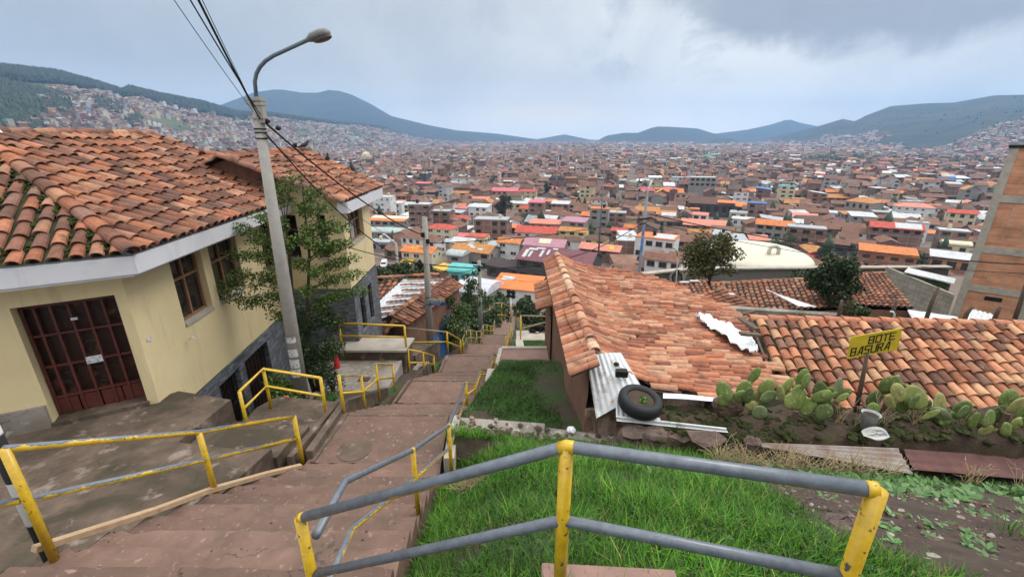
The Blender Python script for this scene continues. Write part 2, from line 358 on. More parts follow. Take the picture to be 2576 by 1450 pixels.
def ground(x,y):
    x=np.asarray(x,dtype=float); y=np.asarray(y,dtype=float)
    base=np.interp(y,BASEY,BASEZ)
    base=base+np.where(y>20,np.sin(x*.21+y*.13)*.25,0)
    pl=-1.233-.57*y-.088*np.clip(x,-1,7)
    far=np.interp(y,[6.2,10.4,11.3,12,15,19,26,32],[-4.78,-5.6,-6.3,-7.3,-8.2,-9.1,-12.6,-15.1])
    ed=np.interp(y,_py,_pz)-.24; wq=smooth(-1.0,.25,x); pl=np.where(y<5.6,np.minimum(pl,ed+(pl-ed)*wq),pl)
    zr=np.where(y<6.0,pl,np.where(y<6.3,pl+(far-pl)*smooth(6.0,6.3,y),far)); zr=np.where(y>32,base,zr)
    zl=np.interp(y,[-4,5,6.6,8.3,12,16,20,32],[-4.8,-4.8,-5.35,-5.75,-6.75,-8.6,-10.3,-15.2]); zl=np.where((x<-4.9)&(y>6.9)&(y<12),-6.8,zl); zl=np.where(y>32,base,zl)
    zs=np.interp(y,_py,_pz)-.5
    sl,sr=SLx(y),SRx(y)
    z=np.where(x<sl-.1,zl,np.where(x>sr+.06,zr,zs))
    w=smooth(sr-.02,sr+.1,x); z=np.where((x>sr-.05)&(x<sr+.12),zs+(zr-zs)*w,z)
    return np.where(y>70,base,z)
def gz(x,y): return float(ground(x,y))

# ground sheet, fine by the camera and coarse far off
ys=[-4.0]
while ys[-1]<9500: ys.append(ys[-1]+max(.13,.021*(ys[-1]+1.0)))
ys=np.array(ys); ss=np.concatenate([np.linspace(-2.4,-.42,90)[:-1],np.linspace(-.42,.36,250)[:-1],np.linspace(.36,2.4,90)])
Yg,Sg=np.meshgrid(ys,ss,indexing='ij'); Xg=Sg*(Yg+8.0); Zg=ground(Xg,Yg)
near=(Yg<30); Zg=Zg+np.where(near,(np.sin(Xg*7.1)*np.cos(Yg*6.3)+np.sin(Xg*2.3+Yg*3.1))*.018,0)
V=np.stack([Xg,Yg,Zg],-1).reshape(-1,3); ny,nx=Yg.shape
i=np.arange(ny-1)[:,None]*nx+np.arange(nx-1)[None]; F=np.stack([i,i+1,i+nx+1,i+nx],-1).reshape(-1,4)
def ground_mat():
    m,t,b=nt('ground'); P=posn(t); sx=N(t,'ShaderNodeSeparateXYZ'); t.links.new(P,sx.inputs[0])
    soil=ramp(t,noise(t,P,5,8,.7),[(.3,(.038,.024,.018)),(.55,(.068,.045,.034)),(.78,(.11,.078,.06))])
    green=ramp(t,noise(t,P,12,5,.7),[(.3,(.018,.042,.008)),(.7,(.05,.10,.02))])
    f=ramp(t,noise(t,P,.9,5,.6),[(.42,0),(.56,1)])
    nearc=mix(t,f,soil,green)
    city=ramp(t,noise(t,P,.09,5,.7),[(.35,(.13,.09,.07)),(.6,(.17,.13,.105)),(.72,(.045,.06,.035))])
    mr=N(t,'ShaderNodeMapRange'); mr.inputs[1].default_value=60; mr.inputs[2].default_value=95; t.links.new(sx.outputs['Y'],mr.inputs[0])
    dirt=N(t,'ShaderNodeMapRange'); dirt.inputs[1].default_value=1.2; dirt.inputs[2].default_value=2.6; t.links.new(sx.outputs['X'],dirt.inputs[0])
    lim=N(t,'ShaderNodeMapRange'); lim.inputs[1].default_value=6.0; lim.inputs[2].default_value=5.0; t.links.new(sx.outputs['Y'],lim.inputs[0])
    nearc=mix(t,math_(t,'MULTIPLY',dirt.outputs[0],lim.outputs[0]),nearc,soil)
    t.links.new(mix(t,mr.outputs[0],nearc,city),b.inputs['Base Color']); b.inputs['Roughness'].default_value=.95
    bumpto(t,b,noise(t,P,30,6,.7),.7,.03); return m
np_mesh('ground',V,F,ground_mat(),smooth=True,kind='structure',label='brown and green hillside ground falling away to the valley floor')

# ---------------------------------------------------------------- the long public stairway
mb=MB()
for (a,b,z) in PROF:
    kk=rnd(.82,1.16); mb.cur=(.158*kk,.098*kk,.076*kk); l0,l1,r0,r1=float(SLx(a)),float(SLx(b)),float(SRx(a)),float(SRx(b)); dz=.9
    j=lambda: rnd(-.006,.006)
    ns=26 if b<14 else (8 if b<30 else 1); ch=[(0 if random.random()<.62 else abs(random.gauss(0,.016)))*(ns>1) for _ in range(ns+1)]
    for i in range(ns):
        f0,f1=i/ns,(i+1)/ns; A0,A1=l0+(r0-l0)*f0,l0+(r0-l0)*f1; B0,B1=l1+(r1-l1)*f0,l1+(r1-l1)*f1; c0,c1=ch[i],ch[i+1]; m0,m1=min(.06,c0*2.2),min(.06,c1*2.2)
        mb.quad((A0,a,z),(A1,a,z),(B1,b-.03-m1*.5,z),(B0,b-.03-m0*.5,z)); mb.quad((B0,b-.03-m0*.5,z),(B1,b-.03-m1*.5,z),(B1,b+.012-c1,z-.002-c1*.6),(B0,b+.012-c0,z-.002-c0*.6))
        mb.quad((B0,b+.012-c0,z-.002-c0*.6),(B1,b+.012-c1,z-.002-c1*.6),(B1,b-.005,z-.2),(B0,b-.005,z-.2))
    mb.quad((r0,a,z),(r0,a,z-dz),(r1,b,z-dz),(r1,b,z)); mb.quad((l0,a,z),(l1,b,z),(l1,b,z-dz),(l0,a,z-dz))
mb.quad((-4.6,-1,-2.3),(-.85,-1,-2.3),(-.85,1.0,-2.3),(-4.6,1,-2.3)); mb.quad((-4.6,1,-2.3),(-.85,1,-2.3),(-.85,1,-2.7),(-4.6,1,-2.7))
mb.build('stone_steps',M_['steps'],color=True,kind='structure',label='worn reddish concrete stairway running down the hillside')
mb=MB(); mb.prism([(.12,1.15),(.8,1.1),(.82,1.62),(.15,1.66)],-2.5,-2.05); mb.build('concrete_footing',M_['paver'],kind='structure',bevel=.012)
# thin raised edging of each landing (left) and joint strips
mb=MB()
for (a,b,z) in [p for p in PROF if p[1]-p[0]>.9][:5]:
    mb.beam((float(SLx(a))+.10,a,z+.004),(float(SLx(b))+.10,b,z+.004),.06,.03)
    mb.beam((float(SLx(b))+.1,b-.06,z+.003),(float(SRx(b))-.05,b-.06,z+.003),.025,.008)
mb.build('landing_edging',M_['mossy'],kind='structure')
mb=MB(); mc=at(892,1131,z=-4.62); mb.lathe([(0,.014),(.10,.015),(.245,.013),(.262,.010),(.268,-.01)],28,c=mc); mb.lathe([(.0,.019),(.016,.018)],8,c=mc)
mb.build('manhole_cover',M_['mossy'],origin=mc,label='round grey concrete manhole cover set in the first landing',cat='manhole cover',smooth=False)
# low kerb block at the right of the stairs by the first flights
mb=MB()
for (p,q,w,h) in [((-.93,5.25,-4.62),(-.98,6.45,-4.72),.16,.34),((-.55,9.0,-5.95),(-.5,10.2,-6.0),.3,.5),((-.06,12.6,-7.45),(.0,14.4,-7.5),.3,.5)]:
    mb.beam(p,q,w,h)
mb.build('kerb_blocks',M_['light_concrete'],kind='structure',bevel=.015)
# plank stringer on the left of the near flight
mb=MB(); pts=[(-3.96,2.72,-3.22),(-3.70,3.55,-3.66),(-3.62,4.15,-3.98),(-3.36,4.8,-4.33),(-3.12,5.25,-4.58)]
for p,q in zip(pts,pts[1:]): mb.beam(p,q,.07,.05)
mb.build('edge_plank',M_['plank'],origin=pts[0],label='narrow tan plank running along the left edge of the near steps',cat='plank')

# ---------------------------------------------------------------- railings
def railing(label, tops, bases, mids=None, r=.026, mt='rail_half', mm='rail_yellow', mp='rail_yellow', pr=.028, frac=.54, posts=None, ext=None, group='yellow pipe railings of the stairway'):
    tops=[Vector(p) for p in tops]; bases=[Vector((tops[i].x,tops[i].y,b)) if not isinstance(b,Vector) else b for i,b in enumerate(bases)]
    e=empty('pipe_railing',bases[0],label,'railing',group)
    mb=MB(); tp=list(tops)
    if ext: tp=[Vector(p) for p in ext[0]]+tp+[Vector(p) for p in ext[1]]
    mb.tube(tp,r,12); mb.build('top_rail',M_[mt],e,smooth=True)
    md=[b+(t-b)*frac for t,b in zip(tops,bases)] if mids is None else [Vector(m) for m in mids]
    mb=MB(); mb.tube(md,r*.92,12); mb.build('mid_rail',M_[mm],e,smooth=True)
    for i,(t,b) in enumerate(zip(tops,bases)):
        if posts is not None and i not in posts: continue
        mb=MB(); mb.tube([b-Vector((0,0,.12)),t],pr,12); mb.build('post',M_[mp],e,smooth=True)
        if mt=='rail_worn':
            mb=MB(); a=tops[max(i-1,0)]-t; b_=tops[min(i+1,len(tops)-1)]-t
            q=[t+v.normalized()*.032 for v in (a,b_) if v.length>.01]; mb.tube([q[0],t]+q[1:],r*1.05,12); mb.build('weld_joint',M_['rail_yellow'],e,smooth=True)
    return e
t0=at(2208,1232,t=1.45); t1=at(1425,1122,t=1.8); t2=at(755,1302,t=2.35)
railing('thick pipe railing with grey worn top in front of the grass, nearest the viewer',[t0,t1,t2],[t0.z-.9,t1.z-.9,t2.z-.95],r=.0265,pr=.030,mt='rail_worn',mm='rail_worn',frac=.565)
def stair_rail(label,yl,side,h=.86,mt='rail_half',mm='rail_half',first=None,r=.024):
    tops=[];bases=[]
    for y in yl:
        x=float(SRx(y))-.07 if side>0 else float(SLx(y))+.08
        z=SZ(y); tops.append(Vector((x,y,z+h))); bases.append(z)
    if first is not None: tops[0]=Vector(first)
    return railing(label,tops,bases,mt=mt,mm=mm,r=r,pr=.025)
a=at(795,1345,t=2.42); k=at(867,1211,y=2.5); p=at(1038,1131,y=3.68); q=at(1129,1069,y=5.14); q2=at(1171,962,y=8.25)
railing('grey-topped pipe railing along the right edge of the near steps, bent twice',[a,k,p,q,q2],[SZ(a.y),SZ(2.5),-3.79,-4.6,-5.65],mt='rail_worn',mm='rail_half',r=.025,pr=.027,posts=[2,3,4])
tt=[at(1173,961,y=8.32),at(1195,964,y=9.2),at(1208,927,y=10.2),at(1226,931,y=11.0),at(1240,888,y=13.2),at(1265,906,y=14.4)]
railing('yellow pipe railing zigzagging down the right side beside the grass strip',tt,[SZ(v.y)-.02 for v in tt],mt='rail_half',r=.024,pr=.025)
stair_rail('small far yellow railing at the right of the stairs below the brick paving',[15.6,17.6,18.7,21,24.3,25.4,28.5],1)
stair_rail('far yellow zigzag railing at the left of the stairs under the bushes',[17.8,18.9,20.2,22.4,24.3,25.4,27.5,30,31.7,33,36,39],-1)
tt=[at(10,1128,y=2.75),at(500,1086,y=4.21),at(739,1046,y=5.4)]
railing('yellow pipe railing between the mossy platform and the near steps',tt,[-3.33,-4.05,-4.68],mt='rail_half',mm='rail_half',r=.029,pr=.033,frac=.55)
b0=Vector((tt[0].x,tt[0].y,tt[0].z))
mb=MB(); e=empty('pipe_railing',(-4.6,2.2,-3.3),'short railing stub at the left frame edge by the striped post','railing','yellow pipe railings of the stairway')
mb.tube([(-3.9,2.73,-2.72),(-4.35,2.45,-2.60),(-5.1,2.1,-2.45)],.028,12); mb.build('mid_rail',M_['rail_half'],e,smooth=True)
mb=MB(); mb.tube([(-5.1,2.1,-3.5),(-5.1,2.1,-1.95)],.03,12); mb.build('post',M_['rail_yellow'],e,smooth=True)
tt=[at(602,984,y=6.3),at(662,927,y=7.28),at(806,950,y=6.73)]
railing('bright yellow angled railing in front of the concrete lamp pole',tt,[-4.75,-4.95,-4.82],mt='rail_yellow',r=.026,pr=.029,frac=.56)
tt=[at(852,942,y=6.63),at(908,944,y=7.55),at(945,913,y=8.5),at(987,917,y=9.77)]
railing('yellow railing with three bays left of the second flight, below the terrace',tt,[-4.65,-5.2,-5.5,-6.2],r=.025,pr=.027)
tt=[at(852,812,y=11.5),at(1017,819,y=11.5)]
railing('yellow railing standing on the white-capped terrace wall',tt,[at(862,880,y=11.5).z,at(1022,880,y=11.5).z],mt='rail_yellow',r=.03,pr=.032)
tt=[at(1026,878,y=11.6),at(1064,886,y=12.2),at(1091,894,y=13.0)]
railing('low yellow railing beside the pale side steps under the second lamp pole',tt,[-6.85,-7.1,-7.55],mt='rail_yellow',r=.026,pr=.028)
tt=[at(1019,824,y=14.2),at(1124,834,y=14.7),at(1158,854,y=15.4)]
railing('thin grey and yellow railing crossing behind the second lamp pole',tt,[-7.6,-7.65,-8.1],r=.026,pr=.034,posts=[1,2])
tt=[at(1064,796,y=18.4),at(1158,804,y=18.6)]
railing('yellow railing between the tiled low house and the dark bushes',tt,[-9.2,at(1159,840,y=18.6).z],mt='rail_yellow',r=.028,pr=.03)
tt=[at(1310,793,y=18.2),at(1377,795,y=19.0)]
railing('tall yellow and white railing behind the sleeping black dog',tt,[at(1311,878,y=18.2).z,at(1376,830,y=19.0).z],mt='rail_half',mm='rail_half',r=.034,pr=.036,frac=.62)
tt=[at(1232,762,y=46),at(1262,761,y=47),at(1285,772,y=49),at(1296,765,y=50),at(1315,775,y=51)]
railing('distant grey and yellow railing where the stairs turn by the floodlight mast',tt,[gz(v.x,v.y)+.1 for v in tt],r=.05,pr=.05)

# striped post at the left edge
mb=MB(); p=at(78,1290,y=3.25); mb.tube([(p.x,p.y,-4.6),(p.x-.02,p.y,-1.2)],.06,14); mb.build('striped_post',M_['striped'],origin=(p.x,p.y,-4.5),label='black and white striped post behind the nearest left railing',cat='post',smooth=True)

# ---------------------------------------------------------------- platform, side steps and terraces on the left
mb=MB(); zp=lambda p:-4.12-.03*p[1]+.0*p[0]
left=[(-12,1.0),(-12,8.6),(-7.4,6.05),(-6.3,6.55),(-6.02,6.86),(-4.9,6.57),(-4.97,5.40),(-4.03,5.25),(-3.5,5.25),(-3.70,4.2),(-4.05,2.75),(-4.75,1.0)]
mb.prism(left[::-1],-7.5,zp); mb.build('platform',M_['mossy'],kind='structure',label='mossy stained concrete platform in front of the brown gate')
mb=MB()
for k in range(4):
    z=-4.43-.145*k; y0=5.3+.3*k
    mb.prism([(-4.93+.03*k,y0),(-3.45+.03*k,y0-.05),(-3.42,y0+.62),(-4.93,y0+.62)],-6,z)
mb.prism([(-4.98,6.45),(-3.36,6.4),(-3.36,7.0),(-3.5,7.5),(-4.75,7.7),(-4.98,7.3)],-6.9,-4.97)
mb.build('side_steps',M_['mossy'],kind='structure',bevel=.012)
mb=MB()   # channel kerbs between the side steps and the stair
for (p,q,w,h) in [((-3.3,5.3,-4.62),(-3.28,7.3,-4.86),.1,.3),((-3.08,5.45,-4.58),(-3.06,6.9,-4.64),.12,.2),((-3.16,6.9,-4.75),(-3.14,9.4,-6.0),.14,.3)]: mb.beam(p,q,w,h)
mb.build('channel_kerb',M_['mossy'],kind='structure',bevel=.01)
mb=MB()  # terrace slab and capped wall
mb.prism([(-4.4,8.55),(-3.2,9.6),(-3.2,11.35),(-5.6,11.35),(-5.6,9.0)],-8,-6.12)
mb.build('terrace',M_['concrete'],kind='structure',bevel=.02)
mb=MB(); mb.prism([(-5.6,11.36),(-3.12,11.36),(-3.05,12.1),(-5.6,12.1)],-8,-5.86); 
e=mb.build('terrace_wall',M_['mossy'],origin=(-4.3,11.7,-8),label='low dark concrete wall with pale cap carrying a yellow railing',cat='wall',kind='thing')
mb=MB(); mb.prism([(-5.65,11.30),(-3.06,11.30),(-2.98,12.15),(-5.65,12.15)],-5.857,-5.78); mb.build('wall_cap',M_['light_concrete'],e,bevel=.012)
mb=MB(); mb.prism([(-5.2,12.15),(-3.0,12.15),(-2.85,15.6),(-5.2,15.2)],-9,lambda p:-6.4-.33*(p[1]-12.15)); mb.build('lower_terrace',M_['mossy'],kind='structure')
mb=MB()
for k in range(5): mb.prism([(-3.45,11.7+.33*k),(-2.92,11.7+.33*k),(-2.92,12.4+.33*k),(-3.45,12.4+.33*k)],-9,-6.75-.17*k)
mb.build('pale_side_steps',M_['light_concrete'],kind='structure',bevel=.01)
mb=MB(); p=at(916,953,z=-6.11); mb.box(p,(.28,.2,.02)); mb.build('drain_cover',M_['dark_wood'],origin=p,label='small square dark drain cover on the terrace slab',cat='drain cover')
# right-hand kerb across the top of the grass strip, brick paving and dog slab
mb=MB(); mb.beam((-1.0,6.33,-4.76),(.55,6.15,-4.76),.28,.34); mb.beam((.56,6.14,-4.79),(2.95,5.7,-4.82),.22,.3)
mb.build('kerb',M_['concrete'],origin=(1,6,-4.8),kind='structure',bevel=.02)
mb=MB(); mb.prism([(-.35,10.4),(1.0,10.4),(1.0,11.25),(-.3,11.25)],-8,-5.72); mb.build('brick_paving',M_['pavers'],kind='structure')
mb=MB(); mb.beam((-.4,10.33,-5.76),(1.0,10.33,-5.76),.1,.14); mb.beam((-.4,10.4,-5.765),(-.32,11.3,-5.765),.1,.14); mb.beam((-.3,11.32,-5.76),(1.0,11.32,-5.76),.12,.15); mb.build('paving_border',M_['light_concrete'],kind='structure')
LAWN=lambda y:-7.88-.325*(y-15.4)
mb=MB(); a=at(1303,848,y=18.8); z0=a.z
mb.prism([(.2,18.2),(1.95,18.2),(1.95,19.6),(.2,19.6)],z0-1.2,z0); mb.prism([(.16,15.4),(.5,15.4),(.5,18.2),(.16,18.2)],z0-1.2,lambda p:LAWN(p[1])+.05)
mb.build('path_slab',M_['light_concrete'],kind='structure',bevel=.02)
mb=MB(); mb.prism([(.5,15.3),(2.0,15.3),(2.0,18.19),(.5,18.19)],z0-2,lambda p:LAWN(p[1])); mb.build('lawn',mat('lawn',base=(.035,.085,.015),var=.4,vs=5,c2=(.09,.06,.04),s2=1.4,th=(.55,.65),rough=.95,bump=.8,bs=30,bd=.05),kind='structure')
SLABZ=z0
# ---------------------------------------------------------------- tile roofs
TCOL=[(.33,.13,.068),(.30,.115,.062),(.26,.10,.058),(.20,.09,.06),(.36,.145,.08),(.17,.075,.05),(.29,.14,.09),(.22,.115,.085),(.38,.19,.115),(.14,.07,.05)]
TOLD=[(.40,.165,.092),(.33,.125,.07),(.45,.215,.125),(.44,.245,.155),(.35,.15,.09),(.27,.10,.062),(.38,.195,.125),(.22,.085,.055),(.36,.13,.068)]
TDARK=[(.25,.12,.08),(.21,.10,.07),(.29,.14,.09),(.18,.09,.065),(.32,.17,.11)]
def tiles(mb,R0,R1,E0,E1,pitch,row,r,pal,keep=None,jit=.012,lift=.028,base=(.055,.045,.03),seg=7,wob=0.0,Pf=None,NB=16):
    R0,R1,E0,E1=[Vector(p) for p in (R0,R1,E0,E1)]
    n=max(1,round(((R1-R0).length+(E1-E0).length)/2/pitch))
    P=Pf or (lambda s,q:(R0*(1-s)+R1*s)*(1-q)+(E0*(1-s)+E1*s)*q)
    # bedding
    for i in range(NB):
        for j in range(NB):
            s0,s1,q0,q1=i/NB,(i+1)/NB,j/NB,(j+1)/NB
            if keep is None or keep(P((s0+s1)/2,(q0+q1)/2)): mb.quad(*[P(a,b)-Vector((0,0,.01)) for a,b in ((s0,q1),(s1,q1),(s1,q0),(s0,q0))],col=base)
    for i in range(n):
        s=(i+.5)/n
        L=sum((P(s,(k+1)/6)-P(s,k/6)).length for k in range(6)); m=max(1,round(L/row)); off=rnd(-.25,.25)/m
        for j in range(m):
            q0=max(0,j/m+off*(0<j)); q1=min(1.0+.03,(j+1.12)/m+off*(j<m-1)); 
            if keep is not None and not keep(P(s,(q0+q1)/2)): continue
            a0=P(s,q0); a1=P(s,q1)
            ax=(a1-a0); c=(P(min(1,s+.01),q0)-P(max(0,s-.01),q0)).normalized()
            nn=c.cross(ax).normalized()
            if nn.z<0: nn=-nn
            js=rnd(-jit,jit); tw=rnd(-jit,jit); w=.5*math.sin(s*9+q0*5)*wob
            a0=a0+c*(js)+nn*(.0+w); a1=a1+c*(js+tw)+nn*(lift+rnd(0,jit)+w)
            col=random.choice(pal); k=rnd(.82,1.15); col=tuple(x*k for x in col)
            vs=[]
            for (a,rr) in ((a0,r*.84),(a1,r)):
                for t in range(seg):
                    th=math.pi*t/(seg-1); vs.append(a+c*(math.cos(th)*rr)+nn*(math.sin(th)*rr*.82))
            th_=.016
            for t in range(seg):
                th=math.pi*t/(seg-1); vs.append(a1+c*(math.cos(th)*(r-th_))+nn*(math.sin(th)*(r-th_)*.82))
            fs=[(t,t+1,seg+t+1,seg+t) for t in range(seg-1)]+[(seg+t,seg+t+1,2*seg+t+1,2*seg+t) for t in range(seg-1)]
            mb.add(vs,fs,col)
def ridge_tiles(mb,p,q,r,step,pal,dz=.03,seg=8,wob=0.0):
    p=Vector(p);q=Vector(q);n=max(1,round((q-p).length/step)); d=(q-p).normalized(); c=d.cross(Vector((0,0,1))).normalized(); up=c.cross(d)
    for i in range(n):
        a=p.lerp(q,i/n); b=p.lerp(q,(i+1.15)/n); col=random.choice(pal); k=rnd(.85,1.15); col=tuple(x*k for x in col); vs=[]
        w=Vector((0,0,math.sin(i*1.3)*wob))
        for (o,rr,h) in ((a,r,dz+.02+rnd(0,.015)),(b,r*.86,dz)):
            for t in range(seg):
                th=math.pi*1.1*t/(seg-1)-.05*math.pi; vs.append(o+w+c*math.cos(th)*rr+up*(math.sin(th)*rr*.8+h))
        for t in range(seg):
            th=math.pi*1.1*t/(seg-1)-.05*math.pi; vs.append(a+w+c*math.cos(th)*(r-.018)+up*(math.sin(th)*(r-.018)*.8+dz+.02))
        mb.add(vs,[(t,seg+t,seg+t+1,t+1) for t in range(seg-1)]+[(t,t+1,2*seg+t+1,2*seg+t) for t in range(seg-1)],col)
def wall_holes(mb,p0,d,L,z0,z1,holes,depth=.18,inn=None):
    """vertical wall from p0 along unit d, rectangular holes (s0,s1,za,zb) with reveals going inward"""
    d=Vector((d[0],d[1],0)).normalized(); p0=Vector((p0[0],p0[1],0)); inn=Vector(inn if inn is not None else (-d.y,d.x,0))
    S_=sorted({0,L,*[h[0] for h in holes],*[h[1] for h in holes]}); Z_=sorted({z0,z1,*[h[2] for h in holes],*[h[3] for h in holes]})
    pt=lambda s,z,k=0: p0+d*s+inn*k+Vector((0,0,z))
    for a,b in zip(S_,S_[1:]):
        for c,e in zip(Z_,Z_[1:]):
            if any(h[0]<=a and b<=h[1] and h[2]<=c and e<=h[3] for h in holes): continue
            mb.quad(pt(a,c),pt(b,c),pt(b,e),pt(a,e))
    for (a,b,c,e) in holes:
        mb.quad(pt(a,c),pt(a,c,depth),pt(a,e,depth),pt(a,e)); mb.quad(pt(b,c,depth),pt(b,c),pt(b,e),pt(b,e,depth))
        mb.quad(pt(a,e),pt(a,e,depth),pt(b,e,depth),pt(b,e)); mb.quad(pt(a,c,depth),pt(a,c),pt(b,c),pt(b,c,depth))
    return pt
def window(parent,pt,s0,s1,za,zb,depth,rows,cols,mf='wood',tr=.36,curtain=False,name='window'):
    """timber window deep in its reveal: frame, mullions and glass"""
    fr=MB(); w=.045
    def bar(a,b,c,e,k0,k1): 
        q=[pt(a,c,k0),pt(b,c,k0),pt(b,e,k0),pt(a,e,k0),pt(a,c,k1),pt(b,c,k1),pt(b,e,k1),pt(a,e,k1)]
        fr.add(q,[(0,1,2,3),(7,6,5,4),(0,4,5,1),(1,5,6,2),(2,6,7,3),(3,7,4,0)])
    k0,k1=depth-.09,depth-.02
    bar(s0,s0+w,za,zb,k0,k1); bar(s1-w,s1,za,zb,k0,k1); bar(s0+w,s1-w,za,za+w,k0,k1); bar(s0+w,s1-w,zb-w,zb,k0,k1)
    zt=zb-(zb-za)*tr; bar(s0+w,s1-w,zt-w/2,zt+w/2,k0+.004,k1)
    for i in range(1,cols):
        s=s0+(s1-s0)*i/cols; bar(s-w/2,s+w/2,za+w,zt-w/2,k0+.008,k1); bar(s-w/2,s+w/2,zt+w/2,zb-w,k0+.008,k1)
    f=fr.build(name,M_[mf],parent)
    g=MB(); g.quad(pt(s0,za,depth-.04),pt(s1,za,depth-.04),pt(s1,zb,depth-.04),pt(s0,zb,depth-.04)); g.build('pane',M_['window_glass'],f)
    sl=MB(); q=[pt(s0-.0,za+.002,-.03),pt(s1,za+.002,-.03),pt(s1,za+.002,k0),pt(s0,za+.002,k0)]; q+= [v-Vector((0,0,.05)) for v in q[:2]]
    sl.add(q,[(0,1,2,3),(4,5,1,0)]); sl.build('sill',M_['light_concrete'],f)
    if curtain:
        c=MB(); a=s0+(s1-s0)*.36; b=s0+(s1-s0)*.62
        c.quad(pt(a,za+.05,depth-.05),pt(b,za+.05,depth-.05),pt(b,zt,depth-.05),pt(a,zt,depth-.05)); c.build('curtain',M_['curtain'],f)
    return f

# ---------------------------------------------------------------- yellow house on the left, main block
K=Vector((-5.55,6.2,-1.6)); ey=Vector((-.0754,.9972,0)); ex=Vector((.9972,.0754,0)); up=Vector((0,0,1))
hB=empty('yellow_house',(-6.1,6.5,-4.3),'yellow rendered house with mossy terracotta roof and brown barred gate','house')
LEN=5.9; RW=3.42; RZ=1.66
P_=lambda s,w,z: K+ey*s-ex*w+up*z
hipS=1.95
mb=MB()
def keep_main(p):
    r=p-K; s=r.dot(ey); w=-r.dot(ex); return s>hipS*(w/RW)+.02 and s<LEN+.9*(1-w/RW)+.4
tiles(mb,P_(0,RW,RZ),P_(LEN+.6,RW,RZ),P_(0,0,0),P_(LEN+.6,0,0),.245,.33,.112,TCOL,keep_main,jit=.012,NB=40)
dv=Vector((-.86,-.5,0)).normalized(); nv=Vector((-.5,.86,0)).normalized()
ap=P_(hipS,RW,RZ); nd=(ap-K).dot(nv)
def keep_hip(p):
    r=p-K; s=r.dot(ey); w=-r.dot(ex); return s<hipS*(w/RW)-.0
tiles(mb,K+nv*nd+up*RZ-dv*3.6,K+nv*nd+up*RZ+dv*5,K-dv*3.6,K+dv*5,.215,.33,.086,TCOL,keep_hip,jit=.014,NB=44,base=(.04,.045,.02))
ridge_tiles(mb,K+Vector((.06,-.06,0)),ap,.12,.34,TCOL,dz=.02); ridge_tiles(mb,P_(LEN+.3,RW,RZ),ap,.13,.5,TCOL,dz=.0)
roofB=mb.build('roof',M_['tile'],hB,color=True,smooth=False)
mb=MB()   # moss cushions along the hip and in the gutters between tiles
for k in range(420):
    t=rnd(.02,.95); c=K.lerp(ap,t)+nv*rnd(-.08,.02)+(dv*rnd(.10,.22) if rnd(0,1)<.7 else ey*rnd(.14,.22))+up*rnd(.0,.04); mb.blob(c,(rnd(.015,.042),rnd(.015,.042),rnd(.012,.03)),6,4,.3)
for k in range(700):
    i=random.randrange(15,38); q=rnd(.0,.95); b=K+dv*(i*8.6/40-3.6+rnd(-.02,.02))+nv*(q*nd)+up*(q*RZ)
    if keep_hip(b) and math.sin(i*2.3+q*7)>-.4: mb.blob(b+up*.02,(rnd(.015,.04),rnd(.02,.06),rnd(.012,.03)),6,4,.3)
mb.build('moss',mat('moss',base=(.035,.052,.012),var=.5,vs=20,rough=1,bump=.6,bs=60),roofB,kind='stuff')
mb=MB()
f0=K-up*.02; 
mb.beam(f0-up*.15+ey*(-.02),f0-up*.15+ey*(LEN+.2),.05,.27); mb.beam(f0-up*.15-ey*.0,f0-up*.15+dv*5.2,.05,.27)
mb.build('fascia',M_['white_paint'],hB)
mb=MB()
mb.prism([tuple((K-ex*.05+up*0)[:2]),tuple((K+ey*LEN-ex*.05)[:2]),tuple((K+ey*LEN-ex*3)[:2]),tuple((K-ex*3+nv*1)[:2]),tuple((K+dv*5)[:2])],-1.95,-1.905)
mb.build('soffit',M_['white_paint'],hB)
C0=Vector((-6.08,6.48,0))
mb=MB(); holes=[(1.10,2.02,-3.33,-2.07),(2.28,3.36,-3.33,-2.07),(4.5,5.25,-3.33,-2.07)]
pt=wall_holes(mb,C0,ey,LEN-.2,-4.7,-1.9,holes,depth=.2,inn=-ex)
for h in holes: window(hB,pt,*h,.2,2,2)
dw=-dv  # door wall runs from the corner to the left
D0=C0
dh=[(.14,1.30,-4.3,-2.32)]
pt2=wall_holes(mb,D0,dv,5.0,-4.7,-1.9,dh,depth=.34,inn=nv)
mb.build('wall',M_['yellow_wall'],hB)
mb=MB(); mb.beam(D0+dv*1.33-up*4.12-nv*.02,D0+dv*5-up*4.05-nv*.02,.06,.42); mb.build('plinth',M_['concrete'],hB)
# gate
g=MB(); a,b,c,e=dh[0]
def gb(s0,s1,z0,z1,k0,k1,m): 
    q=[pt2(s0,z0,k0),pt2(s1,z0,k0),pt2(s1,z1,k0),pt2(s0,z1,k0),pt2(s0,z0,k1),pt2(s1,z0,k1),pt2(s1,z1,k1),pt2(s0,z1,k1)]
    m.add(q,[(0,1,2,3),(7,6,5,4),(0,4,5,1),(1,5,6,2),(2,6,7,3),(3,7,4,0)])
gb(a,b,c,e,.27,.33,g); gate=g.build('door',M_['gate_dark'],hB)
g=MB()
for s in (a+.02,a+.2,a+.4,a+.6,a+.8,a+.98,b-.05): gb(s,s+.032,c+.03,e-.05,.18,.22,g)
for z in (c+.02,c+.37,c+.9,c+1.42,e-.09): gb(a+.055,b-.055,z,z+.035,.185,.225,g)
g.build('security_bars',M_['door_paint'],gate)
g=MB(); 
for i in range(4): g=MB(); gb(a+.06+i*.27,a+.31+i*.27,c+.08,c+.35,.2,.235,g); g.build('kick_plate',M_['door_paint'],gate)
for q in ((a+.42,a+.62,c+.86,c+.98),(a+.55,a+.63,c+1.62,c+1.66)):
    g=MB(); gb(*q,.17,.182,g); g.build('poster',M_['paper'],gate)
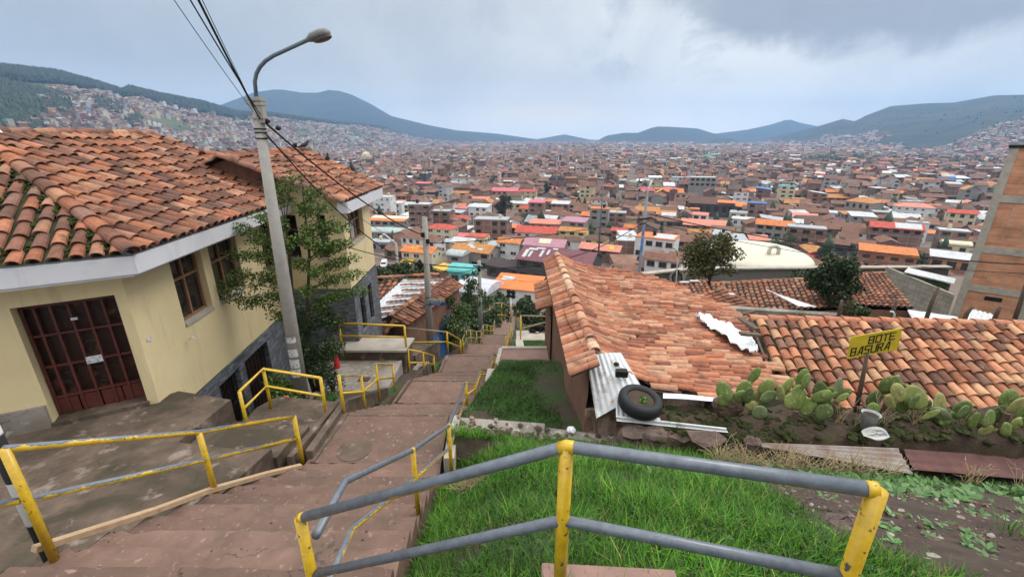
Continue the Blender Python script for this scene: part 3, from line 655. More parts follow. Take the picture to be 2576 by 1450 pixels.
for k in range(10):
    g=MB(); s0=rnd(a+.1,b-.3); z=rnd(c+.42,e-.2); gb(s0,s0+rnd(.1,.3),z,z+rnd(.02,.06),.255,.269,g); g.build('glass_strip',M_['window_glass'],gate)
mb=MB(); gb(a-.02,b+.02,c-.02,c+.07,-.06,.32,mb); mb.build('threshold',M_['mossy'],hB)
mb=MB(); holes=[(1.55,2.35,-6.7,-4.95),(2.6,3.75,-6.7,-4.95)]
pt=wall_holes(mb,C0+ex*.035,ey,LEN-.2,-7.5,-4.7,holes,depth=.22,inn=-ex); mb.build('stone_base',M_['slate'],hB)
for (a,b,c,e) in holes:
    g=MB(); g.quad(pt(a,c,.2),pt(b,c,.2),pt(b,e,.2),pt(a,e,.2)); w=g.build('basement_window',M_['gate_dark'],hB)
    g=MB()
    for i in range(7): s=a+(b-a)*(i+.5)/7; g.tube([pt(s,c,.1),pt(s,e,.1)],.014,6)
    for z in (c+.5,c+1.0): g.tube([pt(a,z,.1),pt(b,z,.1)],.014,6)
    g.build('grille',M_['black'],w)
mb=MB(); mb.tube([pt(1.0,-3.6,-.02)+up*0,pt(1.0,-3.55,-.1),pt(1.03,-3.6,-.13)],.012,6); mb.build('wall_bracket',M_['white_paint'],hB)
mb=MB(); pw=lambda s,z:C0+ey*s+ex*.012+up*z
mb.quad(pw(.12,-3.22),pw(.22,-3.24),pw(.23,-3.18),pw(.13,-3.16)); mb.build('peeled_poster',M_['paper'],hB)
# ridge ornament
mb=MB(); c=ap+Vector((.12,.1,.02))
mb.lathe([(.16,0),(.13,.05),(.10,.12),(.12,.17),(.05,.24),(.06,.30),(0,.33)],12,c=c); mb.box(c+Vector((.1,.0,.2)),(.22,.05,.05)); mb.build('roof_ornament',M_['tile_old'],hB,color=True)

# ---------------------------------------------------------------- second yellow block
h2=empty('yellow_house',(-4.7,12,-4.1),'yellow house block beyond the tree with pigeons on its terracotta roof','house')
mb=MB(); EZ=-1.58
Rn=Vector((-7.15,11.25,-.42)); Rf=Vector((-6.5,14.6,-.42)); En=Vector((-4.35,11.55,EZ)); Ef=Vector((-4.4,15.25,EZ))
tiles(mb,Rn,Rf,En,Ef,.235,.33,.108,[tuple(x*1.08 for x in c) for c in TCOL],jit=.012)
ridge_tiles(mb,Rn+Vector((-.2,-.4,-.02)),Rf,.12,.45,TCOL); ridge_tiles(mb,En+Vector((-.0,-.06,-.03)),Rn+Vector((0,-.08,-.02)),.13,.45,TCOL,dz=.0)
tiles(mb,Rn,Rf,Rn+Vector((-2.6,.4,-1.1)),Rf+Vector((-2.6,.4,-1.1)),.24,.33,.11,TCOL)
mb.build('roof',M_['tile'],h2,color=True)
mb=MB(); mb.add([(-9.8,11.75,-1.3),Rn+Vector((0,.2,-.1)),(-6.2,11.6,-.95),(-6.2,11.7,-2.2),(-9.8,11.75,-2.2)],[(0,1,2,3,4)]); mb.build('gable',M_['adobe'],h2)
mb=MB(); mb.beam(En+Vector((.03,-.03,-.17)),Ef+Vector((.03,-.3,-.17)),.05,.28)
vs=[];q0=En+Vector((.03,-.06,-.31)); mb.box(q0+Vector((-.12,.02,.14)),(.26,.05,.27)); mb.build('fascia',M_['white_paint'],h2)
mb=MB(); hw=[(.42,1.75,-2.93,-1.98)]
pt=wall_holes(mb,(-4.62,11.9),(-.03,1),2.55,-4.12,-1.7,hw,depth=.2,inn=(-1,0,0)); 
window(h2,pt,*hw[0],.2,2,3,curtain=True,tr=.38)
ptn=wall_holes(mb,(-7.2,11.9),(1,0),2.58,-4.12,-1.5,[(.93,1.3,-3.2,-2.0),(1.85,2.1,-3.2,-2.0)],depth=.16,inn=(0,1,0))
for hh in [(.93,1.3,-3.2,-2.0),(1.85,2.1,-3.2,-2.0)]: window(h2,ptn,*hh,.16,2,1,mf='dark_wood')
mb.add([(-7.2,11.9,-1.5),(-4.62,11.9,-1.5),(-7.1,11.9,-.6)],[(0,1,2)])
mb.quad((-4.70,14.45,-4.12),(-8,14.9,-4.12),(-8,14.9,-1.7),(-4.7,14.45,-1.7)); mb.build('wall',M_['yellow_wall'],h2)
mb=MB(); hs=[(.5,.95,-5.7,-4.5),(1.35,1.75,-5.7,-4.5)]
pt=wall_holes(mb,(-4.585,11.9),(-.03,1),2.55,-9.3,-4.12,hs,depth=.2,inn=(-1,0,0)); mb.quad((-7.2,11.87,-9),(-4.59,11.87,-9),(-4.59,11.87,-4.12),(-7.2,11.87,-4.12)); mb.quad((-4.66,14.45,-9.3),(-8,14.9,-9.3),(-8,14.9,-4.12),(-4.66,14.45,-4.12))
mb.build('stone_base',M_['slate'],h2)
for (a,b,c,e) in hs:
    g=MB(); g.quad(pt(a,c,.19),pt(b,c,.19),pt(b,e,.19),pt(a,e,.19)); w=g.build('basement_window',M_['gate_dark'],h2)
    g=MB()
    for i in range(5): s=a+(b-a)*(i+.5)/5; g.tube([pt(s,c,.08),pt(s,e,.08)],.012,5)
    g.build('grille',M_['black'],w)
mb=MB(); p=at(842,880,y=10.9); mb.lathe([(.09,-.6),(.075,-.35),(.03,.0),(0,.02)],10,c=p); mb.build('red_umbrella',M_['red_plastic'],origin=p,label='folded red parasol behind the tree by the stone wall',cat='parasol')

# birds
def bird(p,ang,label,s=1.0,up_=False):
    mb=MB(); M=Matrix.Rotation(ang,3,'Z')@Matrix.Rotation(R(-50 if up_ else -18),3,'Y')
    f=lambda x,y,z: Vector(p)+M@(Vector((x,y,z))*s)
    n=8; prof=[(-.20,.012,.0),(-.12,.03,.0),(-.04,.058,.0),(.04,.062,.005),(.09,.045,.02),(.115,.03,.045),(.14,.033,.06),(.16,.024,.062),(.172,.006,.055),(.19,.003,.05)]
    vs=[f(x,r*math.cos(2*math.pi*j/n),zc+.06+r*math.sin(2*math.pi*j/n)) for x,r,zc in prof for j in range(n)]
    mb.add(vs,[(i*n+j,i*n+(j+1)%n,(i+1)*n+(j+1)%n,(i+1)*n+j) for i in range(len(prof)-1) for j in range(n)])
    for sy in (-.02,.02): mb.tube([f(.0,sy,.02),Vector(p)+M@Vector((.0,sy*s,0))-Vector((0,0,.03))],.005,5)
    mb.build('pigeon',M_['feather'],origin=p,smooth=True,label=label,cat='bird',group='pigeons on the yellow house roof')
bird(at(668,452,y=11.4)+Vector((0,0,0)),.3,'dark pigeon crouching on tiles left of the lamp pole',1.1)
bird(at(768,369,y=14.0),.4,'pigeon perched on the ridge under the cables',1.0)
bird(at(826,402,y=14.5),-.4,'pigeon with pale back on the far roof edge',1.0,True)
bird(at(884,424,y=14.9),2.6,'upright pigeon at the far roof edge nearest the eave',1.1,True)
# ---------------------------------------------------------------- lamp poles and cables
e=empty('street_lamp',(-4.62,8.3,-5.75),'tall concrete lamp pole with curved arm in front of the yellow house','street lamp')
pb=Vector((-4.62,8.3,-5.8)); ptop=Vector((-4.47,8.28,.62))
mb=MB(); mb.tube([pb,pb.lerp(ptop,.5),ptop],[.155,.118,.078],20); mb.build('pole',M_['pole'],e,smooth=True)
mb=MB()
for z in (.62,.55,.33): mb.box((-4.47,8.28,z),(.26,.2,.045))
mb.box((-4.40,8.27,.45),(.1,.13,.42)); mb.build('bracket',M_['pole'],e)
mb=MB()
for z in (.14,.08,-.02): mb.lathe([(.098,-.012),(.104,0),(.098,.012)],16,c=pb.lerp(ptop,(z+5.8)/6.42))
mb.build('strap',M_['black'],e)
a0=Vector((-4.45,8.26,.55)); pts=[a0,at(641,205,y=8.26),at(645,185,y=8.24),at(654,168,y=8.22),at(668,153,y=8.2),at(688,140,y=8.17),at(777,99,y=8.05)]
mb=MB(); mb.tube(pts,.032,10); mb.build('arm',M_['steel'],e,smooth=True)
h0,h1=at(770,103,y=8.06),at(829,82,y=7.98); d=(h1-h0).normalized(); sd=Vector((-d.y,d.x,0)).normalized()*-1; un=sd.cross(d); 
if un.z<0: un=-un
mb=MB(); ring=[];prof=[(0,.035,.03),(.15,.06,.06),(.3,.12,.085),(.7,.135,.095),(.9,.11,.08),(1,.03,.04)]
L=(h1-h0).length
for (k,w,h) in prof:
    for j in range(12):
        t=2*math.pi*j/12; zz=math.sin(t); ring.append(h0+d*L*k+sd*math.cos(t)*w+un*(zz*h*(1 if zz>0 else .6)))
mb.add(ring,[(i*12+j,i*12+(j+1)%12,(i+1)*12+(j+1)%12,(i+1)*12+j) for i in range(5) for j in range(12)]+[tuple(60+j for j in range(12))])
mb.build('lamp_head',M_['lamp_grey'],e,smooth=True)
mb=MB(); c=h0+d*L*.66-un*.052
mb.blob(c,(.17,.09,.045),14,8,0,M=Matrix((d,sd,un)).transposed()); mb.build('lamp_glass',M_['lamp_glass'],e,smooth=True)
for z,s in ((-3.95,.1),(-4.25,.14),(-4.5,.16),(-4.72,.15)):
    mb=MB(); f=(z+5.8)/6.42; c=pb.lerp(ptop,f); r=.155-.077*f+.004; n_=7; vs=[]
    for k in range(n_):
        t=R(-125+k*14); vs+=[c+Vector((math.cos(t)*r,math.sin(t)*r,-s/1.6)),c+Vector((math.cos(t)*r,math.sin(t)*r,s/1.6))]
    mb.add(vs,[(2*k,2*k+2,2*k+3,2*k+1) for k in range(n_-1)]); mb.build('sticker',M_['paper'],e)
# second lamp pole with street sign
p2b=Vector((-3.09,14.9,-7.9)); t2=at(1068,545,y=14.9)
e2=empty('street_lamp',p2b,'concrete lamp pole carrying the street name plates beside the lower terrace','street lamp')
mb=MB(); mb.tube([p2b,t2],[.135,.09],18); mb.build('pole',M_['pole'],e2,smooth=True)
mb=MB(); mb.tube([t2-Vector((0,0,.1)),at(1073,540,y=14.9),at(1078,527,y=14.9),at(1090,515,y=14.85),at(1138,505,y=14.8)],.03,8); mb.build('arm',M_['steel'],e2,smooth=True)
a,b=at(1130,508,y=14.82),at(1148,499,y=14.78); mb=MB(); mb.tube([a,a.lerp(b,.3),a.lerp(b,.8),b],[.03,.075,.08,.02],10); mb.build('lamp_head',M_['lamp_grey'],e2,smooth=True)
for (u,v,s) in ((1064,590,.12),(1076,606,.11)): mb=MB(); mb.box(at(u,v,y=14.8),(s,s,s*1.2)); mb.build('junction_box',M_['black'],e2)
mb=MB(); c=at(1056,664,y=14.75); mb.blob(c,(.11,.11,.16),10,6,.2); mb.build('cable_coil',M_['black'],e2)
sg=MB(); A=at(1079.5,751,y=14.72); w=.55; h=.115
sg.box(A+Vector((w/2,0,-h/2)),(w,.02,h)); s1=sg.build('name_plate',M_['sign_green'],e2)
sg=MB(); sg.box(A+Vector((w/2,0,-h-.075)),(w,.022,.135)); s2=sg.build('number_plate',M_['sign_blue'],e2)
def strokes(mb,text,o,w,h,gap,th,dx,dz,y,col=None):
    G={'B':[(0,0,0,1),(0,1,.9,1),(.9,1,.9,0),(0,0,.9,0),(0,.5,.9,.5)],'O':[(0,0,0,1),(0,1,1,1),(1,1,1,0),(0,0,1,0)],'T':[(0,1,1,1),(.5,0,.5,1)],'E':[(0,0,0,1),(0,1,1,1),(0,.5,.8,.5),(0,0,1,0)],
       'A':[(0,0,.62,1),(.62,1,.9,1),(.9,1,.9,0),(.2,.28,.9,.28)],'S':[(1,1,0,1),(0,1,.05,.5),(.05,.5,.9,.5),(.9,.5,.85,0),(.85,0,0,0)],'U':[(0,0,0,1),(0,0,1,0),(1,0,1,1)],'R':[(0,0,0,1),(0,1,.9,1),(.9,1,.85,.5),(0,.5,.85,.5),(.35,.5,.9,0)],
       'C':[(1,1,0,1),(0,1,0,0),(0,0,1,0)],'N':[(0,0,0,1),(0,1,1,0),(1,0,1,1)],'3':[(0,1,1,1),(1,1,1,0),(0,0,1,0),(.3,.5,1,.5)],'1':[(.5,0,.5,1)],'/':[(0,0,1,1)],'-':[(0,.5,1,.5)],' ':[]}
    x=0
    for ch in text:
        for (x0,z0,x1,z1) in G[ch]:
            p=Vector(o)+dx*(x+x0*w)+dz*(z0*h); q=Vector(o)+dx*(x+x1*w)+dz*(z1*h); dd=(q-p).normalized()*th*.5
            mb.beam(p-dd,q+dd,th,.006,up=y)
        x+=w+gap
lt=MB(); strokes(lt,'COSAN  3/1',A+Vector((.06,-.016,-.095)),.035,.06,.012,.009,Vector((1,0,0)),up,Vector((0,-1,0))); lt.build('lettering',M_['letter_white'],s1)
lt=MB(); strokes(lt,'---------  --',A+Vector((.07,-.018,-.18)),.022,.05,.006,.02,Vector((1,0,0)),up,Vector((0,-1,0))); strokes(lt,'-------',A+Vector((.13,-.018,-.235)),.03,.05,.006,.02,Vector((1,0,0)),up,Vector((0,-1,0))); lt.build('lettering',M_['letter_white'],s2)
mb=MB()
for z in (A.z+.01,A.z-.27): 
    f=(z-p2b.z)/(t2.z-p2b.z); mb.lathe([(.135-.045*f+.003,-.014),(.135-.045*f+.008,0),(.135-.045*f+.003,.014)],14,c=p2b.lerp(t2,f))
mb.build('strap',M_['black'],e2)
# third thin pole, blue pole, left thin pole, floodlight mast
def simple_pole(name,b,t,r0,r1,m,label,arms=[]):
    e=empty(name,b,label,'utility pole'); mb=MB(); mb.tube([b,Vector(b).lerp(Vector(t),.5),t],[r0,(r0+r1)/2,r1],12); mb.build('pole',M_[m],e,smooth=True)
    for (n,pts,r,mm) in arms: mb=MB(); mb.tube(pts,r,8); mb.build(n,M_[mm],e,smooth=True)
    return e
b=at(1206,790,y=27); t=at(1205,655,y=27)
simple_pole('utility_pole',Vector((t.x,27,-12.5)),t,.15,.11,'pole','thin grey pole among the bushes above the silver curved roof',[('crossarm',[at(1190,668,y=27),at(1222,672,y=27)],.05,'black'),('insulator',[at(1205,668,y=26.8),at(1205,682,y=26.8)],.1,'black')])
t=at(1628,492,y=26); 
simple_pole('utility_pole',Vector((t.x*.992,26,gz(t.x,26)-.5)),t,.12,.075,'pole_blue','tall blue painted pole rising behind the reddish tile roof',[('arm',[t-Vector((0,0,.1)),at(1633,470,y=26),at(1640,453,y=26)],.05,'letter_white'),('bracket',[at(1608,552,y=25.8),at(1640,547,y=25.8)],.05,'black'),('bracket',[at(1606,566,y=25.8),at(1626,560,y=25.8)],.04,'black')])
t=at(996,612,y=31)
simple_pole('utility_pole',Vector((t.x,31,gz(t.x,31)-.3)),t,.13,.1,'pole','slender pole with a small lamp among the trees beyond the yellow house',[('arm',[t,at(980,600,y=31),at(970,590,y=31),at(962,588,y=31)],.05,'letter_white'),('crossarm',[at(996,693,y=31),at(1020,693,y=31)],.07,'black')])
t=at(1520,420,y=140); 
simple_pole('utility_pole',Vector((t.x,140,-44)),t,.35,.15,'steel','very thin dark mast rising over the brown roofs at the city centre')
b=at(1285,800,y=50); t=at(1285,738,y=50); e=empty('floodlight_mast',Vector((b.x,50,gz(b.x,50))),'white mast with four dark round floodlights at the bend of the stairs','floodlight')
mb=MB(); mb.tube([(b.x,50,gz(b.x,50)-.2),t],.11,10); mb.build('pole',M_['letter_white'],e,smooth=True)
for (u,v) in ((1280,733),(1291,735),(1280,743),(1291,745)):
    c=at(u,v,y=49.9); mb=MB(); mb.lathe([(0,.12),(.2,.1),(.3,.0),(.26,-.02),(0,-.03)],14,c=c,M=Matrix.Rotation(R(80),3,'X')); mb.build('floodlight',M_['black'],e)
    mb=MB(); mb.tube([c,Vector((t.x,50,c.z-.15))],.04,6); mb.build('arm',M_['letter_white'],e)
def cable(label,p,q,sag,r,n=22,m='black'):
    p=Vector(p);q=Vector(q); mb=MB(); pts=[p.lerp(q,i/n)-Vector((0,0,4*sag*(i/n)*(1-i/n))) for i in range(n+1)]
    mb.tube(pts,r,6); mb.build('cable',M_[m],origin=p,label=label,cat='cable',smooth=True)
lp=Vector((-4.42,8.22,.42))
cable('thick black cable from the top edge down to the lamp pole',lp+Vector((0,0,-.12)),(-2.35,2.6,2.95),.12,.014)
cable('second black cable beside the thick one, top left of the lamp pole',lp+Vector((.02,0,-.05)),(-2.62,2.6,2.95),.10,.009)
cable('thin cable nearest the left, running up from the lamp pole',lp+Vector((-.03,0,-.1)),(-2.90,2.6,2.95),.12,.005)
cable('thin cable on the upper right of the bundle reaching the pole top',lp+Vector((-.1,0,.16)),(-2.28,2.6,2.92),.06,.005)
pe=at(1066,592,y=14.8)
cable('black twisted cable running from the lamp pole over the second roof to the sign pole',lp+Vector((.05,0,-.15)),pe,.25,.017)
cable('lower black cable between the two lamp poles',lp+Vector((.04,0,-.34)),at(1066,664,y=14.8),.55,.014)
cable('thin cable hugging the lower side of the span between both lamp poles',lp+Vector((.05,0,-.4)),at(1066,625,y=14.8),.4,.006)
for (u,v,y,l) in ((672,305,8.3,'taped cable splice against the lamp pole'),(700,322,8.75,'taped cable splice in the middle of the bundle right of the lamp pole'),(742,365,9.3,'lowest taped cable splice, above the second roof ridge')):
    mb=MB(); p=at(u,v,y=y); mb.blob(p,(.045,.06,.04),8,6,.3); mb.build('cable_splice',M_['black'],origin=p,label=l,cat='cable splice')
bp=at(1622,548,y=25.9)
cable('black cable from the tree past the sign pole',at(690,560,y=9.3),at(1066,664,y=14.75),.12,.013)
cable('black cable from the sign pole sagging across the rooftops to the blue pole',at(1073,664,y=14.8),at(1612,562,y=25.9),1.05,.022)
cable('straight black cable from the sign pole to the blue pole',at(1075,612,y=14.8),at(1610,550,y=25.9),.25,.018)
cable('upper black cable running right from the blue pole to the brick building',at(1632,538,y=25.9),at(2640,668,y=21),.5,.03)
cable('lower black cable running right from the blue pole to the brick building',at(1630,556,y=25.9),at(2640,690,y=21),.6,.016)
cable('cable from the sign pole down to the thin pole in the bushes',at(1075,668,y=14.9),at(1203,668,y=27),.35,.02)
cable('cable from the thin bush pole toward the tiled ridge',at(1208,670,y=27),at(1440,640,y=40),.5,.02)
cable('faint cable from the bush pole crossing the orange roof',at(1208,676,y=27),at(1420,688,y=38),.8,.016)

# ---------------------------------------------------------------- vegetation
def leaves(mb_v,mb_f,mb_c,c,n,rad,size,cols,droop=0.0):
    """n small quads around c"""
    P=rng.normal(0,1,(n,3)); P/=np.linalg.norm(P,axis=1)[:,None]; P*=(rng.random((n,1))**.45)*np.array(rad)[None]; P+=np.array(c)[None]
    A=rng.normal(0,1,(n,3)); A/=np.linalg.norm(A,axis=1)[:,None]; B=np.cross(A,rng.normal(0,1,(n,3))); B/=np.linalg.norm(B,axis=1)[:,None]+1e-9
    s=size*(.6+.8*rng.random((n,1))); A*=s; B*=s*.55
    A[:,2]-=droop*s[:,0]
    q=np.stack([P-A*.5,P+B*.5,P+A*.5,P-B*.5],1).reshape(-1,3)
    k=len(mb_v) and sum(len(x) for x in mb_v)
    mb_f.append(np.arange(n*4).reshape(n,4)+k); mb_v.append(q)
    pal=np.array(cols)[rng.integers(0,len(cols),n)]*(.45+.9*rng.random((n,1))); mb_c.append(np.repeat(pal,4,axis=0))
def crown_obj(parent,lumps,n,size,cols,name='crown',droop=0):
    V=[];F=[];C=[]
    tot=sum(r[0]*r[1]*r[2] for _,r in lumps)**1
    for c,r in lumps:
        k=max(12,int(n*(r[0]*r[1]*r[2])/tot)); leaves(V,F,C,c,k,r,size,cols,droop)
    o=np_mesh(name,np.concatenate(V),np.concatenate(F),M_['leaf'],np.concatenate(C)); 
    inv=PM(parent).inverted(); o.parent=parent; o.matrix_parent_inverse=inv; return o
GREEN=[(.07,.125,.022),(.10,.165,.03),(.05,.09,.018),(.13,.19,.04)]
DARK=[(.026,.048,.02),(.04,.066,.024),(.02,.036,.016),(.055,.08,.03)]
OLIVE=[(.10,.10,.03),(.14,.125,.04),(.065,.08,.025),(.16,.14,.055)]
MIDG=[(.05,.085,.03),(.07,.11,.04),(.036,.06,.024),(.09,.13,.05)]
def tree(label,base,height,width,n,size,cols,name='tree',group=None,trunk=.06,shape='round',nl=16,low=.25):
    base=Vector(base); e=empty(name,base,label,'tree' if name!='bush' else 'bush',group)
    lumps=[]; mb=MB(); top=base+Vector((0,0,height*.92)); bend=Vector((rnd(-.06,.06)*height,rnd(-.04,.04)*height,0))
    mid=base.lerp(top,.5)+bend
    mb.tube([base-Vector((0,0,.15)),mid,top],[trunk,trunk*.65,trunk*.15],8)
    for i in range(nl):
        f=low+(1-low)*(i+.6)/nl; th=rnd(0,6.28)+i*2.4
        if shape=='cone': wr=width*.5*(1.08-f)*1.15
        elif shape=='column': wr=width*.5*(.9-.35*abs(f-.5))
        else: wr=width*.5*math.sqrt(max(.08,1-((f-.58)/.52)**2))
        s=base.lerp(top,max(.12,f-.16))+bend*(1-abs(2*f-1)); c=base.lerp(top,f)+Vector((math.cos(th)*wr*rnd(.3,.95),math.sin(th)*wr*rnd(.3,.95),rnd(-.04,.04)*height))
        rr=wr*rnd(.26,.5)+.02*height; lumps.append((tuple(c),(rr,rr,rr*rnd(.6,.95))))
        mb.tube([s,s.lerp(c,.6)+Vector((0,0,-.02*height)),c],[trunk*.4,trunk*.22,trunk*.06],5,cap=False)
    mb.build('trunk',M_['bark'],e,smooth=True)
    crown_obj(e,lumps,n,size,cols); return e
# airy tree against the yellow house
tb=Vector((-4.75,9.35,-5.9)); e=empty('slender_tree',tb,'airy young tree with small leaves behind the lamp pole, against the yellow wall','tree')
mb=MB(); V=[];F=[];C=[]
tops=[at(757,440,y=9.5),at(715,520,y=9.3)]
trk=[[tb,at(772,830,y=9.45),at(778,640,y=9.5),at(766,520,y=9.5),tops[0]],[tb+Vector((-.12,0,0)),at(742,830,y=9.35),at(728,640,y=9.3),at(718,560,y=9.3),tops[1]]]
for q in trk: mb.tube(q,[.06,.045,.03,.018,.006],8)
tw=[(560,715,8.9),(590,640,9),(600,575,9),(640,600,9.1),(620,760,9.1),(660,700,9.1),(640,640,9.0),(690,470,9.3),(700,560,9.2),(735,450,9.4),(790,480,9.5),(810,520,9.5),(780,570,9.4),(830,560,9.7),(860,570,9.7),(820,620,9.6),(870,610,9.8),(850,660,9.7),(895,690,9.7),(880,650,9.8),(840,700,9.6),(800,680,9.3),(760,600,9.2),(720,610,9.1),(770,730,9.2),(680,740,9.2),(730,760,9.2),(700,790,9.2),(810,760,9.5),(850,740,9.6),(760,520,9.3),(750,660,9.2),(800,610,9.3),(690,680,9.0),(600,690,8.95),(575,745,8.95),(655,545,9.1),(840,620,9.8),(905,730,9.7)]
for (u,v,y) in tw:
    c=at(u,v,y=y); k=0 if u>735 else 1; q=trk[k]; s=min(range(200),key=lambda i:abs((q[1+i//100].lerp(q[2+i//100],(i%100)/100)).z-(c.z-.28))); s=q[1+s//100].lerp(q[2+s//100],(s%100)/100)
    mb.tube([s,s.lerp(c,.5)+Vector((0,0,.05)),c],[.014,.009,.003],5,cap=False)
    for t in (.55,.8,1.0): leaves(V,F,C,tuple(s.lerp(c,t)),int(165*t),(.26*t,.26*t,.15),.058,GREEN+[(.14,.21,.05)])
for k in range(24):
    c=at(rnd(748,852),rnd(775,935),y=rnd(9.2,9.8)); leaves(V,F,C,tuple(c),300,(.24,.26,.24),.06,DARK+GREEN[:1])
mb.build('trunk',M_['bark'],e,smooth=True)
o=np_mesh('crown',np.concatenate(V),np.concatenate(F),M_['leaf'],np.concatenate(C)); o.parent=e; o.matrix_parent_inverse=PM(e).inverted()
# flower bed plants
def shrub(label,lumps,n,size,cols,name='bush',flowers=None,group=None):
    c0=Vector(lumps[0][0]); zb=min(c[2]-r[2] for c,r in lumps); e=empty(name,(c0.x,c0.y,zb),label,'bush',group)
    mb=MB()
    for c,r in lumps:
        for k in range(4): mb.tube([(c0.x+rnd(-.1,.1)*r[0],c0.y+rnd(-.1,.1)*r[1],zb),Vector(c)+Vector((rnd(-.5,.5)*r[0],rnd(-.5,.5)*r[1],rnd(0,.6)*r[2]))],[.02+.015*r[2],.006],5,cap=False)
    mb.build('stem',M_['bark'],e)
    crown_obj(e,lumps,n,size,cols,name='foliage')
    if flowers:
        mb=MB()
        for p in flowers: mb.blob(p,(.035,.035,.03),7,5,.25)
        mb.build('flower',M_['flower'],e)
    return e
P=lambda u,v,y: tuple(at(u,v,y=y))
shrub('low geranium bush with two red flowers at the foot of the lamp pole',[(P(720,985,8.3),(.38,.3,.28)),(P(690,960,8.4),(.25,.25,.2)),(P(740,1000,8.1),(.3,.2,.2))],1500,.075,GREEN,flowers=[at(708,1000,y=7.85),at(722,998,y=7.85)])
shrub('leafy ground plants right of the lamp pole base',[(P(800,1025,7.7),(.22,.25,.14)),(P(825,1005,8.0),(.25,.25,.14))],1300,.05,[(.05,.13,.02),(.07,.17,.03),(.04,.09,.015)])
shrub('group of thin spiny column cactus stems left of the terrace',[(P(836,960,8.7),(.3,.2,.28)),(P(812,940,8.9),(.3,.25,.3))],900,.06,DARK)
# dark bushes and trees down the slope
def px_tree(label,u,vt,vb,w,y,n,size,cols,**k):
    b=at(u,vb,y=y); t=at(u,vt,y=y); dep=proj(b)[2]
    return tree(label,(b.x,y,b.z),t.z-b.z,w*dep/FPX,n,size,cols,**k)
px_tree('large rounded dark green bush left of the stairs, below the tile roof',1132,728,880,125,18.5,8500,.11,MIDG+GREEN[:2],name='bush',low=.08,nl=24,trunk=.08)
px_tree('dark bush right of the large rounded one, beside the zigzag railing',1212,740,842,95,36,6500,.2,MIDG,name='bush',low=.08,nl=22,trunk=.08)
px_tree('small lighter green plant over the zigzag railing',1222,812,846,36,33,700,.13,[(.05,.12,.02),(.07,.15,.03)],name='bush',low=.05,nl=8,trunk=.03)
px_tree('spiky grey-green tree behind the tiled low house',1185,680,800,62,24,1600,.14,MIDG,low=.15,nl=16,trunk=.07)
px_tree('bush hanging under the orange roof by the floodlight mast',1255,745,800,90,50,2600,.3,MIDG,name='bush',low=.05,nl=16,trunk=.1)
px_tree('bush right of the floodlight mast under the grey shed',1320,745,800,70,48,2200,.3,DARK+MIDG,name='bush',low=.05,nl=14,trunk=.1)
px_tree('shadowy bush behind the tall railing by the sleeping dog',1345,760,835,80,21,2600,.14,DARK,name='bush',low=.02,nl=16,trunk=.06)
for (lab,u,vt,vb,w,y,cols) in [('dark tree close to the far corner of the yellow house',935,672,745,90,27,DARK+MIDG),('dense tree left of the second lamp pole, above the tile roof',1000,668,735,100,27,MIDG+DARK),('tree right behind the second lamp pole with grey stems',1055,665,735,80,28,MIDG),('bright green scrub at the yellow house corner',908,690,770,70,22,GREEN)]:
    px_tree(lab,u,vt,vb,w,y,4200,.2,cols,group=None,low=.12,nl=18,trunk=.1)
px_tree('olive brown tree standing before the white dome',1780,576,712,118,26,6500,.17,OLIVE,low=.22,nl=26,trunk=.13)
px_tree('dark conical tree on the right of the white dome roof',2080,640,770,112,17.4,6500,.13,DARK,low=.06,nl=28,trunk=.08)
px_tree('round bush at the foot of the grey wall under the dome',2010,683,706,80,26,1200,.14,DARK,name='bush',low=.05,nl=10,trunk=.05)
px_tree('weedy bush between the tile roofs near the block wall',2145,755,800,60,14,900,.09,MIDG,name='bush',low=.05,nl=10,trunk=.03)

# ---------------------------------------------------------------- adobe house with the long old roof (right of the stairs)
eA=empty('adobe_house',(1.3,6.2,-4.8),'adobe house with long weathered tile roof and round-capped ridge beside the stairs','house')
RA0=Vector((1.42,6.7,-3.47)); RA1=Vector((1.38,12.9,-3.38))
mb=MB()
tiles(mb,Vector((1.42,6.25,-3.46)),Vector((1.38,13.0,-3.40)),Vector((.95,6.15,-3.64)),Vector((1.0,13.0,-3.60)),.175,.6,.085,TOLD,jit=.016,base=(.06,.035,.025))
_zx=lambda x:float(np.interp(x,[1.3,1.75,2.3,3.25,5.15,6.6],[-3.44,-3.70,-3.93,-4.09,-4.42,-4.66]))
PA=lambda s,q:Vector((1.38+5.2*q,5.9+8*s,_zx(1.38+5.2*q)+.03*math.sin(s*17+q*5)+.02*math.sin(s*31-q*9)))
keepA=lambda p:p.y>np.interp(p.x,[1.4,2.3,3.25,5.15],[6.85,6.25,6.3,7.2])+.03*math.sin(p.x*9) and p.x<np.interp(p.y,[7.2,8.9,11.45,13.7],[5.1,5.42,6.35,4.6]) and p.y<13.75
tiles(mb,PA(0,0),PA(1,0),PA(0,1),PA(1,1),.16,.42,.078,TOLD,keepA,jit=.02,base=(.07,.04,.03),Pf=PA,NB=50)
ridge_tiles(mb,RA0,RA1+Vector((0,.1,0)),.105,.42,[(.55,.33,.21),(.50,.28,.17),(.45,.2,.12),(.58,.38,.26)],dz=.0,wob=.02)
